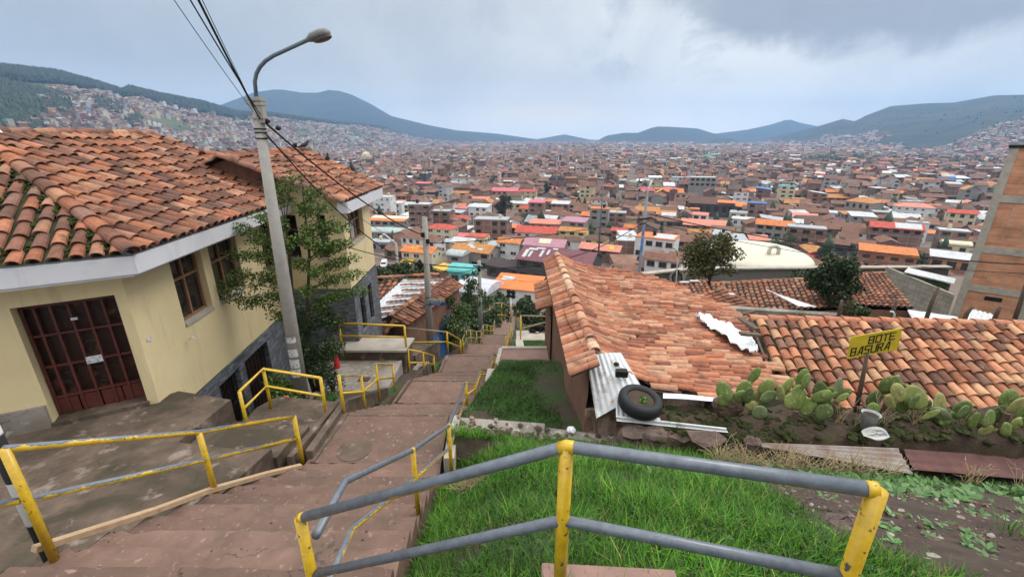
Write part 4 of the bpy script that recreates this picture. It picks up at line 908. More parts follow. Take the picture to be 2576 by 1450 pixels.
# second lower roof at the far end
tiles(mb,Vector((1.36,12.9,-5.0)),Vector((1.36,15.5,-5.0)),Vector((.80,12.9,-5.22)),Vector((.86,15.5,-5.22)),.18,.6,.085,TOLD,jit=.02)
mb.build('roof',M_['tile_old'],eA,color=True)
mb=MB()
n=14
for i in range(n):   # bulging mud wall, left side
    y0,y1=6.2+6.3*i/n,6.2+6.3*(i+1)/n; x=lambda y,z:1.2+.05*math.sin(y*2.1)+.04*math.sin(z*3+y)-.03*(z+4)
    zs=np.linspace(-7.4,-3.45,9)
    for a,b in zip(zs,zs[1:]): mb.quad((x(y1,a),y1,a),(x(y0,a),y0,a),(x(y0,b),y0,b),(x(y1,b),y1,b))
mb.prism([(1.27,6.5),(3.2,6.65),(4.85,7.5),(5.9,11.3),(4.4,13.3),(1.27,13.1)],-9,-4.8); mb.quad((1.27,12.6,-9),(1.27,15.4,-9),(1.27,15.4,-5.05),(1.27,12.6,-3.5)); mb.quad((1.27,12.6,-9),(1.27,12.6,-3.5),(1.4,13.0,-3.5),(1.4,13.0,-9))
mb.build('side_wall',M_['adobe'],eA)
mb=MB(); xs=np.linspace(1.2,1.95,8); zs=np.linspace(-5.0,-4.2,10)
ff=lambda x,z:(x,6.17+.04*math.sin(x*9+z*4)+.03*math.sin(z*8)-.05*(z+4.5),z)
for a,b in zip(xs,xs[1:]):
    for c,d in zip(zs,zs[1:]): mb.quad(ff(a,c),ff(b,c),ff(b,d),ff(a,d))
mb.quad((1.95,6.22,-5),(3.3,6.45,-5),(3.3,6.45,-4.15),(1.95,6.22,-3.9)); mb.build('front_wall',M_['adobe_pale'],eA)
# corrugated metal cap bent over the end of the ridge
def corrugated(mb,a,b,c,d,n=40,m=5,amp=.014,waves=9,bow=0.0,edge=.0):
    """sheet a-b (top) d-c (bottom); ridges run from top to bottom"""
    a,b,c,d=[Vector(p) for p in (a,b,c,d)]; nn=(b-a).cross(d-a).normalized()
    if nn.z<0: nn=-nn
    vs=[]
    for j in range(m+1):
        for i in range(n+1):
            s,q=i/n,j/m; p=(a*(1-s)+b*s)*(1-q)+(d*(1-s)+c*s)*q
            jag=edge*(math.sin(i*1.9)+math.sin(i*.7+2))*(1 if j==m else 0)
            vs.append(p+nn*(amp*math.sin(2*math.pi*waves*s)+bow*(1-(2*s-1)**2))+(d-a).normalized()*jag)
    W=n+1; mb.add(vs,[(j*W+i,j*W+i+1,(j+1)*W+i+1,(j+1)*W+i) for j in range(m) for i in range(n)])
mb=MB()
corrugated(mb,at(1474,895,y=6.72),at(1562,886,y=6.72),at(1622,985,y=6.12),at(1500,1052,y=5.98),waves=8,bow=.06,n=64,amp=.008)
e=mb.build('corrugated_sheet',M_['galv'],origin=at(1540,950,y=6.2),label='pale corrugated metal sheet bent over the near end of the tiled ridge',cat='metal sheet',group='corrugated sheets')
mb=MB()
corrugated(mb,at(1547,976,y=6.3),at(1640,985,y=6.42),at(1664,1062,y=5.72),at(1550,1048,y=5.74),waves=9,n=64,amp=.008)
corrugated(mb,at(1549,1044,y=5.74),at(1551.5,1058,y=5.70),at(1832,1087,y=5.4),at(1826,1075,y=5.44),waves=1,n=16,m=20,amp=.008)
mb.build('corrugated_sheet',M_['galv'],origin=at(1600,1040,y=5.7),label='second corrugated sheet under the tyre with a long bent front lip',cat='metal sheet',group='corrugated sheets')
mb=MB(); corrugated(mb,at(1668,988,y=6.2),at(1850,1001,y=6.25),at(1850,1011,y=6.12),at(1668,1001,y=6.08),waves=1,n=12,m=12,amp=.01); mb.build('flashing_strip',M_['galv'],origin=at(1760,995,y=6.1),label='narrow metal strip along the lower edge of the old roof',cat='metal strip')
# black object on the sheet
mb=MB(); c=at(1562,938,y=6.28); mb.prism([(c.x-.1,c.y-.05),(c.x+.1,c.y-.07),(c.x+.11,c.y+.05),(c.x-.08,c.y+.06)],c.z-.05,c.z+.06); mb.blob(c+Vector((-.03,.22,.05)),(.05,.05,.03),10,6,.1); mb.build('dark_stone',M_['black'],origin=c,label='dark square stone weighing down the ridge sheet',cat='stone',bevel=.015)
# tyre planter
tc=at(1610,1010,y=5.86); e=empty('tyre_planter',tc-Vector((0,0,.1)),'old black tyre filled with soil as a planter, on the corrugated sheet','planter')
Mt=Matrix.Rotation(R(7),3,'X')@Matrix.Rotation(R(7),3,'Y')
mb=MB(); prof=[(.205,.075),(.22,.10),(.26,.115),(.31,.10),(.335,.06),(.34,0),(.335,-.06),(.31,-.1),(.25,-.11)]; mb.lathe(prof,40,c=tc,M=Mt); mb.build('tyre',M_['rubber'],e,smooth=True)
mb=MB(); mb.lathe([(0,.075),(.08,.085),(.16,.07),(.215,.06)],24,c=tc,M=Mt); mb.build('soil',M_['soil'],e)
shr=crown_obj(e,[(tuple(tc+Vector((.03,-.08,.10))),(.05,.05,.025)),(tuple(tc+Vector((-.02,-.1,.09))),(.03,.03,.015))],60,.05,[(.08,.2,.03),(.11,.26,.05)],name='sprout')
# mud wall, rubble and cactus bed
mb=MB(); nx_,ny_=70,6
def mudtop(x,q): return -4.22+.05*math.sin(x*3.1)+.04*math.sin(x*7.7+q*3)-.06*abs(q-.5)
vs=[]
xs=np.linspace(1.95,9.5,nx_)
for x in xs:
    y0=5.42+.03*math.sin(x*5)+.05*(x-2)*0; y1=6.25
    vs+= [(x,y0-.10+.03*math.sin(x*11),-5.2),(x,y0-.05+.04*math.sin(x*9),-4.7),(x,y0+.02*math.sin(x*13),-4.36+.03*math.sin(x*6))]
    for q in np.linspace(0.1,1,ny_): vs.append((x,y0+(y1-y0)*q,mudtop(x,q)+rnd(-.02,.02)))
    vs.append((x,y1+.02,-5.4))
W=3+ny_+1
mb.add(vs,[(i*W+j,(i+1)*W+j,(i+1)*W+j+1,i*W+j+1) for i in range(nx_-1) for j in range(W-1)])
mudw=mb.build('mud_wall',M_['soil'],origin=(4,5.8,-5),label='low crumbling dark mud wall topped with soil, moss and cacti',cat='wall',kind='thing',smooth=True)
mb=MB()
for k in range(420):
    x=rnd(2.2,9.2); y=rnd(5.4,6.2); mb.blob((x,y,mudtop(x,(y-5.42)/.83)+.0),(rnd(.03,.09),rnd(.03,.09),rnd(.015,.05)),6,4,.3)
mb.build('moss',mat('moss_dark',base=(.035,.045,.012),var=.5,vs=14,c2=(.07,.05,.03),s2=6,rough=1,bump=.8,bs=50,bd=.02),mudw,kind='stuff')
mb=MB()
def rock(mb,c,r,M=None,col=None): mb.blob(c,r,9,6,.22,col=col,M=Matrix.Rotation(rnd(0,6),3,'Z'))
e=empty('rubble_wall',(2.2,5.8,-4.9),'short rubble stone footing under the bent metal lip','wall')
for (u,v,w,h,y) in [(1595,1085,.22,.09,5.62),(1650,1090,.26,.10,5.58),(1700,1095,.2,.1,5.55),(1610,1110,.2,.1,5.6),(1670,1118,.28,.09,5.55),(1575,1100,.14,.12,5.66)]:
    mb=MB(); c=at(u,v,y=y); mb.blob(c,(w,.16,h),10,6,.16); mb.build('stone',M_['stone'],e)
mb=MB(); mb.prism([(1.98,5.6),(3.6,5.45),(3.6,5.9),(1.98,6.1)],-5.1,-4.34); mb.build('mortar_core',M_['soil'],e)
mb=MB(); a=at(1745,1082,y=5.3); q=[at(1728,1083,y=5.36),at(1805,1085,y=5.32),at(1829,1103,y=5.25),at(1815,1118,y=5.2),at(1770,1125,y=5.2),at(1742,1110,y=5.25)]
mb.add(q+[p+Vector((.0,.06,-.03)) for p in q],[tuple(range(6)),tuple(range(11,5,-1))]+[(i,6+i,6+(i+1)%6,(i+1)%6) for i in range(6)]); mb.build('stone_slab',M_['stone'],origin=a,label='thin reddish stone slab leaning at the foot of the rubble',cat='stone slab')
for lab,u,v,s in (('dark boulder at the left end of the grey corrugated strip',1892,1112,.12),('reddish rock in the dirt behind the right railing post',1392*1.5528-40,1330,.16)):
    mb=MB(); c=at(u,v,y=5.15 if v<1200 else 2.8); mb.blob(c,(s,s*.8,s*.8),10,7,.16); mb.build('boulder',M_['stone'],origin=c,label=lab,cat='rock')
# corrugated strips in front of the mud wall
mb=MB(); corrugated(mb,at(1905,1120,y=5.16),at(2000,1100,y=5.32),at(2265,1128,y=5.3),at(1920,1128,y=5.12),waves=0,n=4,m=4,amp=0) if False else None
corrugated(mb,at(1908,1114,y=5.26),at(1908,1121,y=5.16),at(2297,1192,y=4.98),at(2258,1126,y=5.34),waves=4.5,n=60,m=24,amp=.016)
mb.build('corrugated_sheet',M_['galv_old'],origin=at(2100,1150,y=5.2),label='weathered grey corrugated strip lying before the mud wall, half hidden by dry stalks',cat='metal sheet',group='corrugated sheets')
mb=MB(); corrugated(mb,at(2272,1128,y=5.35),at(2298,1180,y=5.0),at(2640,1210,y=5.0),at(2640,1152,y=5.45),waves=2.5,n=40,m=20,amp=.010)
mb.build('corrugated_sheet',M_['rust'],origin=at(2450,1160,y=5.2),label='rust brown corrugated sheet at the right frame edge before the mud wall',cat='metal sheet',group='corrugated sheets')
# prickly pears
CG=[(.15,.21,.06),(.19,.26,.075),(.12,.17,.05),(.24,.28,.09),(.16,.20,.10),(.27,.27,.10),(.10,.14,.05)]
def pad(mb,c,w,h,ang,tilt,yaw,col):
    """flat oval pad standing on its lower end"""
    M=Matrix.Rotation(yaw,3,'Z')@Matrix.Rotation(tilt,3,'X')@Matrix.Rotation(ang,3,'Y')
    vs=[];n=18;rg=7
    for i in range(rg+1):
        th=math.pi*i/rg
        for j in range(n):
            ph=2*math.pi*j/n; x=math.sin(th)*math.cos(ph)*w/2; z=math.sin(th)*math.sin(ph)*h/2; k=1-.28*max(0,-z/(h/2))**1.3; y=math.cos(th)*.028*(1+.3*math.cos(ph))
            vs.append(M@Vector((x*k,y,z+h/2))+Vector(c))
    mb.add(vs,[(i*n+j,i*n+(j+1)%n,(i+1)*n+(j+1)%n,(i+1)*n+j) for i in range(rg) for j in range(n)],col)
def cactus(label,pads,y):
    pads=list(pads)+[(u+rnd(-26,26),v+rnd(6,30),w*.75,h*.85,rnd(-80,80),-.12) for (u,v,w,h,*_) in pads[:4]]
    b=at(pads[0][0],pads[0][1]+25,y=y); e=empty('prickly_pear',b,label,'cactus','prickly pear cacti on the mud wall')
    for (u,v,w,h,ang,*r) in pads:
        yy=y+(r[0] if r else 0); dep=proj(at(u,v,y=yy))[2]; wm,hm=w*dep/FPX,h*dep/FPX/.86; c=at(u,v,y=yy)
        yaw=rnd(-.35,.35); tilt=rnd(-.25,.15); M=Matrix.Rotation(yaw,3,'Z')@Matrix.Rotation(tilt,3,'X')@Matrix.Rotation(R(ang),3,'Y')
        base=c-M@Vector((0,0,hm/2)); mb=MB(); pad(mb,base,wm,hm,R(ang),tilt,yaw,random.choice(CG)); p=mb.build('pad',M_['cactus'],e,smooth=True,color=True)
    mb=MB(); mb.tube([b-Vector((0,0,.35)),b-Vector((0,0,.06))],[.05,.04],8); mb.build('stem',M_['old_wood'],e)
    return e
cactus('prickly pear with broad flat pads at the left end of the mud wall',[(1822,985,62,34,60,-.1),(1872,978,50,40,70),(1882,995,60,30,75,-.15),(1927,976,46,50,10),(1896,945,26,48,20,.15),(1912,1000,40,34,-80,.05),(1910,1037,46,34,55,-.3)],5.85)
cactus('prickly pear with the widest round pads left of the yellow sign',[(2005,999,74,44,85,-.1),(1976,975,26,56,25,.05),(2017,948,26,48,10,.2),(2065,987,68,32,70,-.1),(2030,1022,42,44,15,-.05),(2072,1036,48,42,35,-.15),(2060,1010,40,36,-30,.05)],5.8)
cactus('small pale spiny cactus just left of the sign post',[(2106,975,22,50,15,.05),(2090,985,24,30,-30),(2120,990,24,40,40)],5.9)
cactus('prickly pear with tall oval pads right of the sign post',[(2238,968,48,54,20,.1),(2262,985,36,54,-15,.05),(2302,999,72,44,55,-.1),(2198,1005,46,48,0,.05),(2270,1020,40,40,-20,0)],5.85)
cactus('prickly pear right of centre with two slanted pads',[(2364,1018,44,62,-15),(2418,1030,50,50,35),(2395,1050,40,26,60,-.1),(2330,1030,26,50,5,.1),(2448,1058,60,28,80,-.15)],5.75)
cactus('prickly pear clump at the right frame edge',[(2538,1005,58,56,-40,.15),(2487,1055,60,44,65,-.1),(2570,1040,50,50,-20),(2530,1080,54,26,60,-.2),(2560,1065,40,36,-60,-.1),(2515,1040,40,46,15,.1)],5.7)
mb=MB()
for k in range(5):
    c=at(1800+rnd(0,50),1012+rnd(0,30),y=5.85); mb.blob(c,(.12,.1,.14),8,6,.2)
mb.build('cactus_stump',M_['old_wood'],origin=at(1820,1025,y=5.85),label='woody grey cactus stump at the left end of the cactus row',cat='stump')
# bucket, plastic sheet, sign
bc=at(2187,1056,y=5.6); e=empty('paint_bucket',bc-Vector((0,0,.14)),'pale worn paint bucket used as a cactus pot below the sign','bucket')
mb=MB(); mb.lathe([(.0,-.13),(.085,-.13),(.115,.11),(.125,.12),(.11,.11),(.10,.08)],24,c=bc); mb.build('body',M_['bucket_paint'],e,smooth=True); mb=MB(); mb.lathe([(0,.085),(.108,.085)],20,c=bc); mb.build('soil',M_['soil'],e)
def crumple(label,name,pts,m,amp,cat,thick=.012,yv=None,nseg=5):
    """creased sheet spanning a polygon of points"""
    mb=MB(); c=sum((Vector(p) for p in pts),Vector())/len(pts); n=len(pts); rings=[]; NS=nseg
    vs=[c+Vector((0,0,amp))]
    for k in range(1,NS+1):
        for i in range(n*3):
            p=Vector(pts[i//3]).lerp(Vector(pts[(i//3+1)%n]),(i%3)/3); q=c.lerp(p,k/NS)+Vector((rnd(-1,1)*amp*.5,rnd(-1,1)*amp*.5,rnd(-.3,1)*amp)); vs.append(q)
    m_=n*3
    fs=[(0,1+i,1+(i+1)%m_) for i in range(m_)]
    for k in range(NS-1): fs+=[(1+k*m_+i,1+(k+1)*m_+i,1+(k+1)*m_+(i+1)%m_,1+k*m_+(i+1)%m_) for i in range(m_)]
    mb.add(vs,fs); o=mb.build(name,M_[m],origin=c,label=label,cat=cat,smooth=True)
    s=o.modifiers.new('th','SOLIDIFY'); s.thickness=thick; sb=o.modifiers.new('sb','SUBSURF'); sb.levels=1; sb.render_levels=1
    return o
crumple('torn white plastic sack under the bucket','plastic_sack',[at(2170,1075,y=5.5),at(2225,1082,y=5.45),at(2240,1098,y=5.4),at(2205,1110,y=5.36),at(2165,1100,y=5.4)],'plastic_white',.05,'plastic sack')
cl=[(1750,796,2),(1768,803,7),(1785,812,13),(1803,822,10),(1822,832,14),(1842,845,17),(1860,857,14),(1878,868,17),(1893,878,12),(1905,886,3)]
mb=MB(); vs=[]; nw=9
for i in range(46):
    f=i/45*(len(cl)-1); k=min(int(f),len(cl)-2); g=f-k; u,v,h=[cl[k][q]*(1-g)+cl[k+1][q]*g for q in range(3)]
    for j in range(nw):
        s_=(j/(nw-1)*2-1); p=at(u+s_*h*.45+rnd(-1.5,1.5),v-s_*h*1.0+rnd(-1.5,1.5),z=-4.19-.0*s_); vs.append(p+Vector((0,0,.05+.035*math.sin(i*.9+j*1.7)+.03*math.sin(i*.37-j*.8)+rnd(-.02,.025))))
mb.add(vs,[(i*nw+j,i*nw+j+1,(i+1)*nw+j+1,(i+1)*nw+j) for i in range(45) for j in range(nw-1)])
o=mb.build('plastic_sheet',M_['white_cloth'],origin=at(1830,840,z=-4.19),label='long crumpled white plastic sheet lying on the right part of the old roof',cat='plastic sheet',smooth=True); m=o.modifiers.new('th','SOLIDIFY'); m.thickness=.008
mb=MB(); c=at(1437,1081,y=6.1); mb.blob(c,(.075,.07,.065),10,8,.12); mb.build('plastic_bag',M_['white_cloth'],origin=c,label='small crumpled white plastic bag on the kerb behind the near railing',cat='plastic bag')
mb=MB(); mb.tube([at(2165,995,y=6.05)-Vector((0,0,.3)),at(2172,940,y=6.1),at(2182,885,y=6.1)],[.035,.03,.026],8)
sb_=Vector(at(2165,1000,y=6.05)); e=empty('hand_painted_sign',sb_,'yellow hand painted sign on a thin wooden stake among the cacti','sign')
mb.build('post',M_['old_wood'],e,smooth=True)
c00=at(2131,902,y=6.03); c10=at(2257,879,y=6.2); dxs=(c10-c00); W_=dxs.length; dxs.normalize(); nrm=Vector((dxs.y,-dxs.x,0)).normalized(); dzs=dxs.cross(Vector((-dxs.y,dxs.x,0)).normalized()).normalized()
if dzs.z<0: dzs=-dzs
H_=.375; mb=MB(); q=[c00,c10,c10+dzs*H_,c00+dzs*H_]; mb.add(q+[p-nrm*.012 for p in q],[(0,1,2,3),(7,6,5,4),(0,4,5,1),(1,5,6,2),(2,6,7,3),(3,7,4,0)]); sp=mb.build('board',M_['sign_yellow'],e)
lt=MB(); o=c00+nrm*.004
strokes(lt,'BOTE',o+dxs*(W_*.365)+dzs*(H_*.56),.09,.115,.036,.017,dxs,dzs,nrm); strokes(lt,'BASURA',o+dxs*(W_*.05)+dzs*(H_*.12),.088,.125,.034,.017,dxs,dzs,nrm); lt.build('lettering',M_['sign_black'],sp)

# ---------------------------------------------------------------- right-hand tiled house
eD=empty('tiled_house',(8,8,-6),'low house with orange barrel tiles on the right, behind the cactus row','house')
mb=MB(); D0=Vector((5.55,9.3,-3.95)); D1=Vector((13.4,9.05,-4.02)); F0=Vector((5.15,6.75,-4.88)); F1=Vector((13.0,6.6,-4.95))
tiles(mb,D0,D1,F0,F1,.232,.29,.1,TCOL+[(.50,.28,.16),(.52,.25,.14),(.47,.2,.11)]*2,jit=.013,base=(.05,.045,.02))
ridge_tiles(mb,D0+Vector((-.1,0,0)),D1,.11,.42,[(.45,.18,.10),(.5,.24,.14),(.4,.16,.1)],dz=.0)
mb.build('roof',M_['tile_old'],eD,color=True)
mb=MB(); mb.prism([(5.3,6.95),(13,6.85),(13.4,9.3),(5.65,9.3)],-7,lambda p:-4.98+.36*(p[1]-6.9)); mb.build('wall',M_['concrete'],eD)
mb=MB(); mb.beam(D0+Vector((-.08,0,-.06)),F0+Vector((-.08,.0,-.06)),.05,.13); mb.build('verge_board',M_['old_wood'],eD)
# ruined gap between the two roofs
mb=MB(); mb.prism([(4.45,7.2),(5.35,7.0),(5.5,9.4),(4.7,10.2)],-7,lambda p:-4.62-.05*(p[0]-4.5)); mb.build('rendered_parapet',M_['concrete'],origin=(5,8,-7),label='grey rendered parapet between the old roof and the right-hand tiles',cat='wall',kind='thing')
for lab,a,b in (('dark broken roof timber in the gap between the roofs',at(1862,800,y=9.2),at(1905,828,y=8.6)),('pale broken board in the gap between the roofs',at(1862,838,y=8.4),at(1912,842,y=8.4)),('splintered beam end beside the ridge of the right roof',at(1868,790,y=9.6),at(1900,782,y=9.5))):
    mb=MB(); mb.beam(a,b,.12,.05); mb.build('broken_board',M_['old_wood'],origin=a,label=lab,cat='board')
# ---------------------------------------------------------------- courtyard wall and tile roofs further right
mb=MB(); a=at(1782,771,y=17.2); b=at(2130,766,y=16.2); 
mb.prism([(a.x,a.y),(b.x,b.y),(b.x,b.y+.35),(a.x,a.y+.35)],-10,a.z); w=mb.build('courtyard_wall',M_['concrete'],origin=(8,17,-10),label='grey mortar courtyard wall behind the right-hand tiled house',cat='wall',kind='thing')
def patch_roof(label,R0,R1,E0,E1,pitch,row,r,pal,wallbase,keep=None):
    e=empty('tiled_house',E0,label,'house','tile roofed courtyard houses'); mb=MB(); tiles(mb,R0,R1,E0,E1,pitch,row,r,pal,keep,seg=5); ridge_tiles(mb,R0,R1,r*1.15,.5,pal,dz=0); mb.build('roof',M_['tile'],e,color=True)
    mb=MB(); R0,R1,E0,E1=[Vector(p)-up*.12 for p in (R0,R1,E0,E1)]; g=lambda p:Vector((p.x,p.y,wallbase))
    for p,q in ((E0,E1),(E1,R1),(R1,R0),(R0,E0)): mb.quad(g(p),g(q),q,p)
    mb.build('wall',M_['adobe'],e); return e
patch_roof('long low courtyard roof of dark tiles below the grey wall',at(1787,714,y=21),at(2075,699,y=20.5),at(1800,790,y=17.6),at(2120,772,y=17.2),.235,.42,.1,TDARK+TCOL[:3],-11)
patch_roof('courtyard roof slope whose tiles run sideways, left of the long low one',at(1813,722,y=19.4),at(1893,770,y=17.8),at(1745,748,y=18.6),at(1793,785,y=17.6),.2,.42,.09,TCOL[:4]+TDARK[:2],-11)
patch_roof('small courtyard roof with white patched ridge behind the old roof',at(1683,715,y=21.5),at(1777,706,y=21.3),at(1700,745,y=19.4),at(1800,752,y=18.9),.23,.42,.1,TDARK+TCOL[:3],-11)
patch_roof('courtyard roof right of the dark conical tree, under the block wall',at(2118,692,y=20.8),at(2225,686,y=21.5),at(2150,768,y=16.8),at(2300,775,y=16.2),.24,.42,.1,TCOL+TDARK[:2],-11)
mb=MB(); corrugated(mb,at(1926,727,y=18.3),at(1935,731,y=18.1),at(2055,771,y=16.6),at(2010,770,y=16.9),waves=2,n=14,m=14,amp=.02); mb.build('plastic_gutter',M_['white_cloth'],origin=at(1980,750,y=17),label='bent white plastic sheet sliding off the courtyard roof',cat='plastic sheet')
for k,(u,v) in enumerate(((1720,714),(1745,711),(1838,745))):
    mb=MB(); c=at(u,v,y=21.2 if k<2 else 18.4); mb.box(c+Vector((0,-.05,.12)),(.45 if k<2 else .25,.2,.06)); mb.build('white_patch',M_['plastic_white'],origin=c,label=('white mortar lump on the left of the patched ridge','white mortar lump on the right of the patched ridge','white scraps on the hip of the sideways tile slope')[k],cat='mortar patch',bevel=.02)
# long grey retaining wall with coping, tower, block wall
mb=MB(); a=at(1590,694,y=33); b=at(1740,677,y=34); c=at(2390,673,z=b.z)
for p,q in ((a,b),(b,c)): mb.prism([(p.x,p.y),(q.x,q.y),(q.x,q.y+.4),(p.x,p.y+.4)],-17,lambda r:a.z if r[0]<b.x-.1 else b.z)
w=mb.build('retaining_wall',M_['w_darkgrey'],origin=(14,33,-17),label='long grey concrete wall with pale coping and faded murals',cat='wall',kind='thing')
mb=MB()
for p,q in ((a,b),(b,c)): mb.beam(p+Vector((0,.1,.06)),Vector((q.x,q.y+.1,(q.z if q is not c else b.z)+.06)),.6,.12)
mb.build('coping',M_['light_concrete'],w)
def onwall(u,v): d=ray(u,v); return None
mb=MB(); wy=lambda u: (b.y+(c.y-b.y)*0)-.06
for (u,v,r) in ((1703,696,.62),(1740,700,.75),(1768,702,.6)):
    cc=at(u,v,y=33.2); mb.lathe([(r*.72,0),(r,.02),(r,.04)],18,c=cc,M=Matrix.Rotation(R(90),3,'X'))
mb.build('mural',M_['light_concrete'],w)
mb=MB(); cc=at(1703,699,y=33.0); mb.lathe([(.34,0),(.42,.02),(.42,.05),(.34,.05)],18,c=cc,M=Matrix.Rotation(R(90),3,'X')); mb.beam(cc+Vector((0,-.05,-.7)),cc+Vector((0,-.05,.7)),.12,.05); mb.build('painted_mark',M_['black'],w)
b=at(1710,700,y=31.5); simple_pole('utility_pole',Vector((b.x,31.5,-14)),at(1705,645,y=31.5),.07,.05,'pole','small curved lamp post in front of the grey mural wall',[('arm',[at(1705,645,y=31.5),at(1702,630,y=31.5),at(1692,622,y=31.5)],.05,'pole')])
# cream dome with arch
dc=at(1950,668,y=44); e=empty('domed_hall',dc,'cream domed roof with an arched loop behind the grey wall','building')
mb=MB(); RD=5.7; prof=[(RD*math.cos(k/12*math.pi/2),1.5*math.sin(k/12*math.pi/2)**1.1) for k in range(13)]
mb.lathe(prof,56,c=(dc.x,dc.y+4,dc.z-.15)); mb.build('roof',M_['ceramic'],e,smooth=True)
mb=MB(); mb.lathe([(RD+.05,-5),(RD+.05,.02),(RD-.2,.05)],56,c=(dc.x,dc.y+4,dc.z-.15)); mb.build('wall',M_['w_grey'],e)
mb=MB(); yl=dc.y+.8; ac=at(1945,640,y=yl); pts=[Vector((ac.x-.5,yl,ac.z-.4)),Vector((ac.x-.5,yl,ac.z+.45))]+[Vector((ac.x-.5*math.cos(t),yl,ac.z+.45+.5*math.sin(t))) for t in np.linspace(.3,2.84,8)]+[Vector((ac.x+.5,yl,ac.z+.45)),Vector((ac.x+.5,yl,ac.z-1.2))]
mb.tube(pts,.2,10); mb.build('loop',M_['ceramic'],e,smooth=True)
# brick tower building
E0=Vector((28.0,25.8,0)); fd=Vector((.80,-.60,0)); bd=Vector((.735,.678,0)); zt=at(2545,372,y=25.8).z; zb=-13.0
e=empty('brick_building',(28,25.8,zb),'tall unfinished brick building with concrete frame at the right edge','building')
mb=MB(); q=lambda s,z,k=0:E0+fd*s+bd*k+Vector((0,0,z))
L=14; mb.quad(q(0,zb),q(L,zb),q(L,zt),q(0,zt)); mb.quad(q(0,zt),q(L,zt),q(L,zt,8),q(0,zt,8)); mb.quad(q(0,zb,8),q(0,zb),q(0,zt),q(0,zt,8)); mb.build('wall',M_['brick_tower'],e)
fr=MB()
def fb(s0,s1,z0,z1,k=-.06): fr.add([q(s0,z0,k),q(s1,z0,k),q(s1,z1,k),q(s0,z1,k),q(s0,z0,.05),q(s1,z0,.05),q(s1,z1,.05),q(s0,z1,.05)],[(0,1,2,3),(0,4,5,1),(1,5,6,2),(2,6,7,3),(3,7,4,0)])
for s in (-.02,2.75,5.6,8.6): fb(s,s+(.36 if s<1 else .5),zb,zt)
for z in (-3.35,-6.35,-8.75,-11.4): fb(-.0,L,z-.2,z+.2,-.05)
fr.build('concrete_frame',M_['light_concrete'],e)
mb=MB(); mb.add([q(-.08,zt+.002,-.1),q(L,zt+.002,-.1),q(L,zt+.002,8),q(-.08,zt+.002,8),q(-.08,zt+.16,-.1),q(L,zt+.16,-.1),q(L,zt+.16,8),q(-.08,zt+.16,8)],[(0,1,5,4),(4,5,6,7),(3,0,4,7),(0,3,2,1)]); mb.build('roof',M_['black'],e)
mb=MB(); mb.add([q(1.15,-9.4,-.02),q(1.9,-9.4,-.02),q(1.9,-9.15,-.02),q(1.15,-9.15,-.02)],[(0,1,2,3)]); 
for i in range(6): s=3.9+i*.42; mb.add([q(s,-9.7,-.02),q(s+.3,-9.7,-.02),q(s+.3,-9.45,-.02),q(s,-9.45,-.02)],[(0,1,2,3)])
mb.build('vent_block',M_['black'],e)
a,b=at(2232,672,y=25),at(2402,742,y=21); mb=MB(); vs=[Vector((a.x,a.y,-13)),Vector((b.x,b.y,-13)),b,a]; mb.add(vs+[p+Vector((.2,.3,0)) for p in vs],[(0,1,2,3),(7,6,5,4),(3,2,6,7),(1,5,6,2),(0,3,7,4)])
mb.build('block_wall',M_['blockwork'],origin=a,label='stepped pale concrete block wall left of the brick building',cat='wall',kind='thing')
e=empty('tin_shack',at(2330,720,y=23.5),'small shack with sloping tin roof on top of the block wall','shack')
mb=MB(); a,b,c,d=at(2285,672,y=25),at(2405,700,y=23.5),at(2400,712,y=22.4),at(2275,683,y=23.8); mb.add([a,b,c,d]+[p-up*.06 for p in (a,b,c,d)],[(0,1,2,3),(7,6,5,4),(3,2,6,7),(0,4,5,1),(0,3,7,4),(1,5,6,2)]); mb.build('roof',M_['galv'],e)
mb=MB(); a,b=at(2282,688,y=24.0),at(2392,714,y=22.8); mb.add([a,b,b-up*1.2,a-up*1.0],[(0,1,2,3)]); mb.build('wall',M_['concrete'],e); mb=MB(); a,b=at(2330,702,y=23.2),at(2385,716,y=22.6); mb.add([a,b,b-up*.75,a-up*.75],[(0,1,2,3)]); mb.build('tarp',mat('green_tarp',base=(.03,.05,.02),var=.3,rough=.8),e)
mb=MB(); pl=[at(2282,780,y=16.5),at(2400,800,y=15),at(2430,812,y=13.5),at(2300,812,y=13)]
crumple('crumpled bluish plastic tarp behind the ridge of the right-hand roof','plastic_tarp',pl,'galv',.12,'tarp')
mb=MB(); corrugated(mb,at(2440,775,y=15.5),at(2500,790,y=14.5),at(2490,815,y=12.8),at(2420,812,y=13),waves=5,n=30,m=4,amp=.02); mb.build('corrugated_sheet',M_['galv'],origin=at(2460,795,y=14),label='grey corrugated sheet leaning below the brick building',cat='metal sheet',group='corrugated sheets')
for lab,(u,v),(u2,v2),y in (('first rough wooden fence stake, thin, by the bush',(2110,800),(2118,755),11.5),('rough wooden stake leaning in front of the block wall',(2330,802),(2361,722),12),('thin twig stake left of the leaning one',(2243,800),(2256,755),12),('thick burnt stake right of the block wall',(2422,806),(2447,770),11),('thin pale stake in front of the brick wall',(2500,808),(2518,770),11),('dark forked stake at the right frame edge',(2555,808),(2580,715),11)):
    mb=MB(); a,b=at(u,v,y=y),at(u2,v2,y=y-.1); mb.tube([a-up*.8,a.lerp(b,.5)+Vector((rnd(-.03,.03),0,0)),b],[.06,.05,.035],8); mb.build('fence_stake',M_['old_wood'],origin=a,label=lab,cat='stake',group='wooden stakes behind the right-hand roof',smooth=True)
mb=MB(); a=at(2245,795,y=11.5); mb.tube([at(2250,800,y=11.5)-up*.3,at(2250,790,y=11.5),at(2247,784,y=11.5),at(2240,783,y=11.5)],.025,8); mb.build('vent_pipe',M_['letter_white'],origin=a,label='white curved vent pipe sticking up behind the right-hand ridge',cat='pipe',smooth=True)
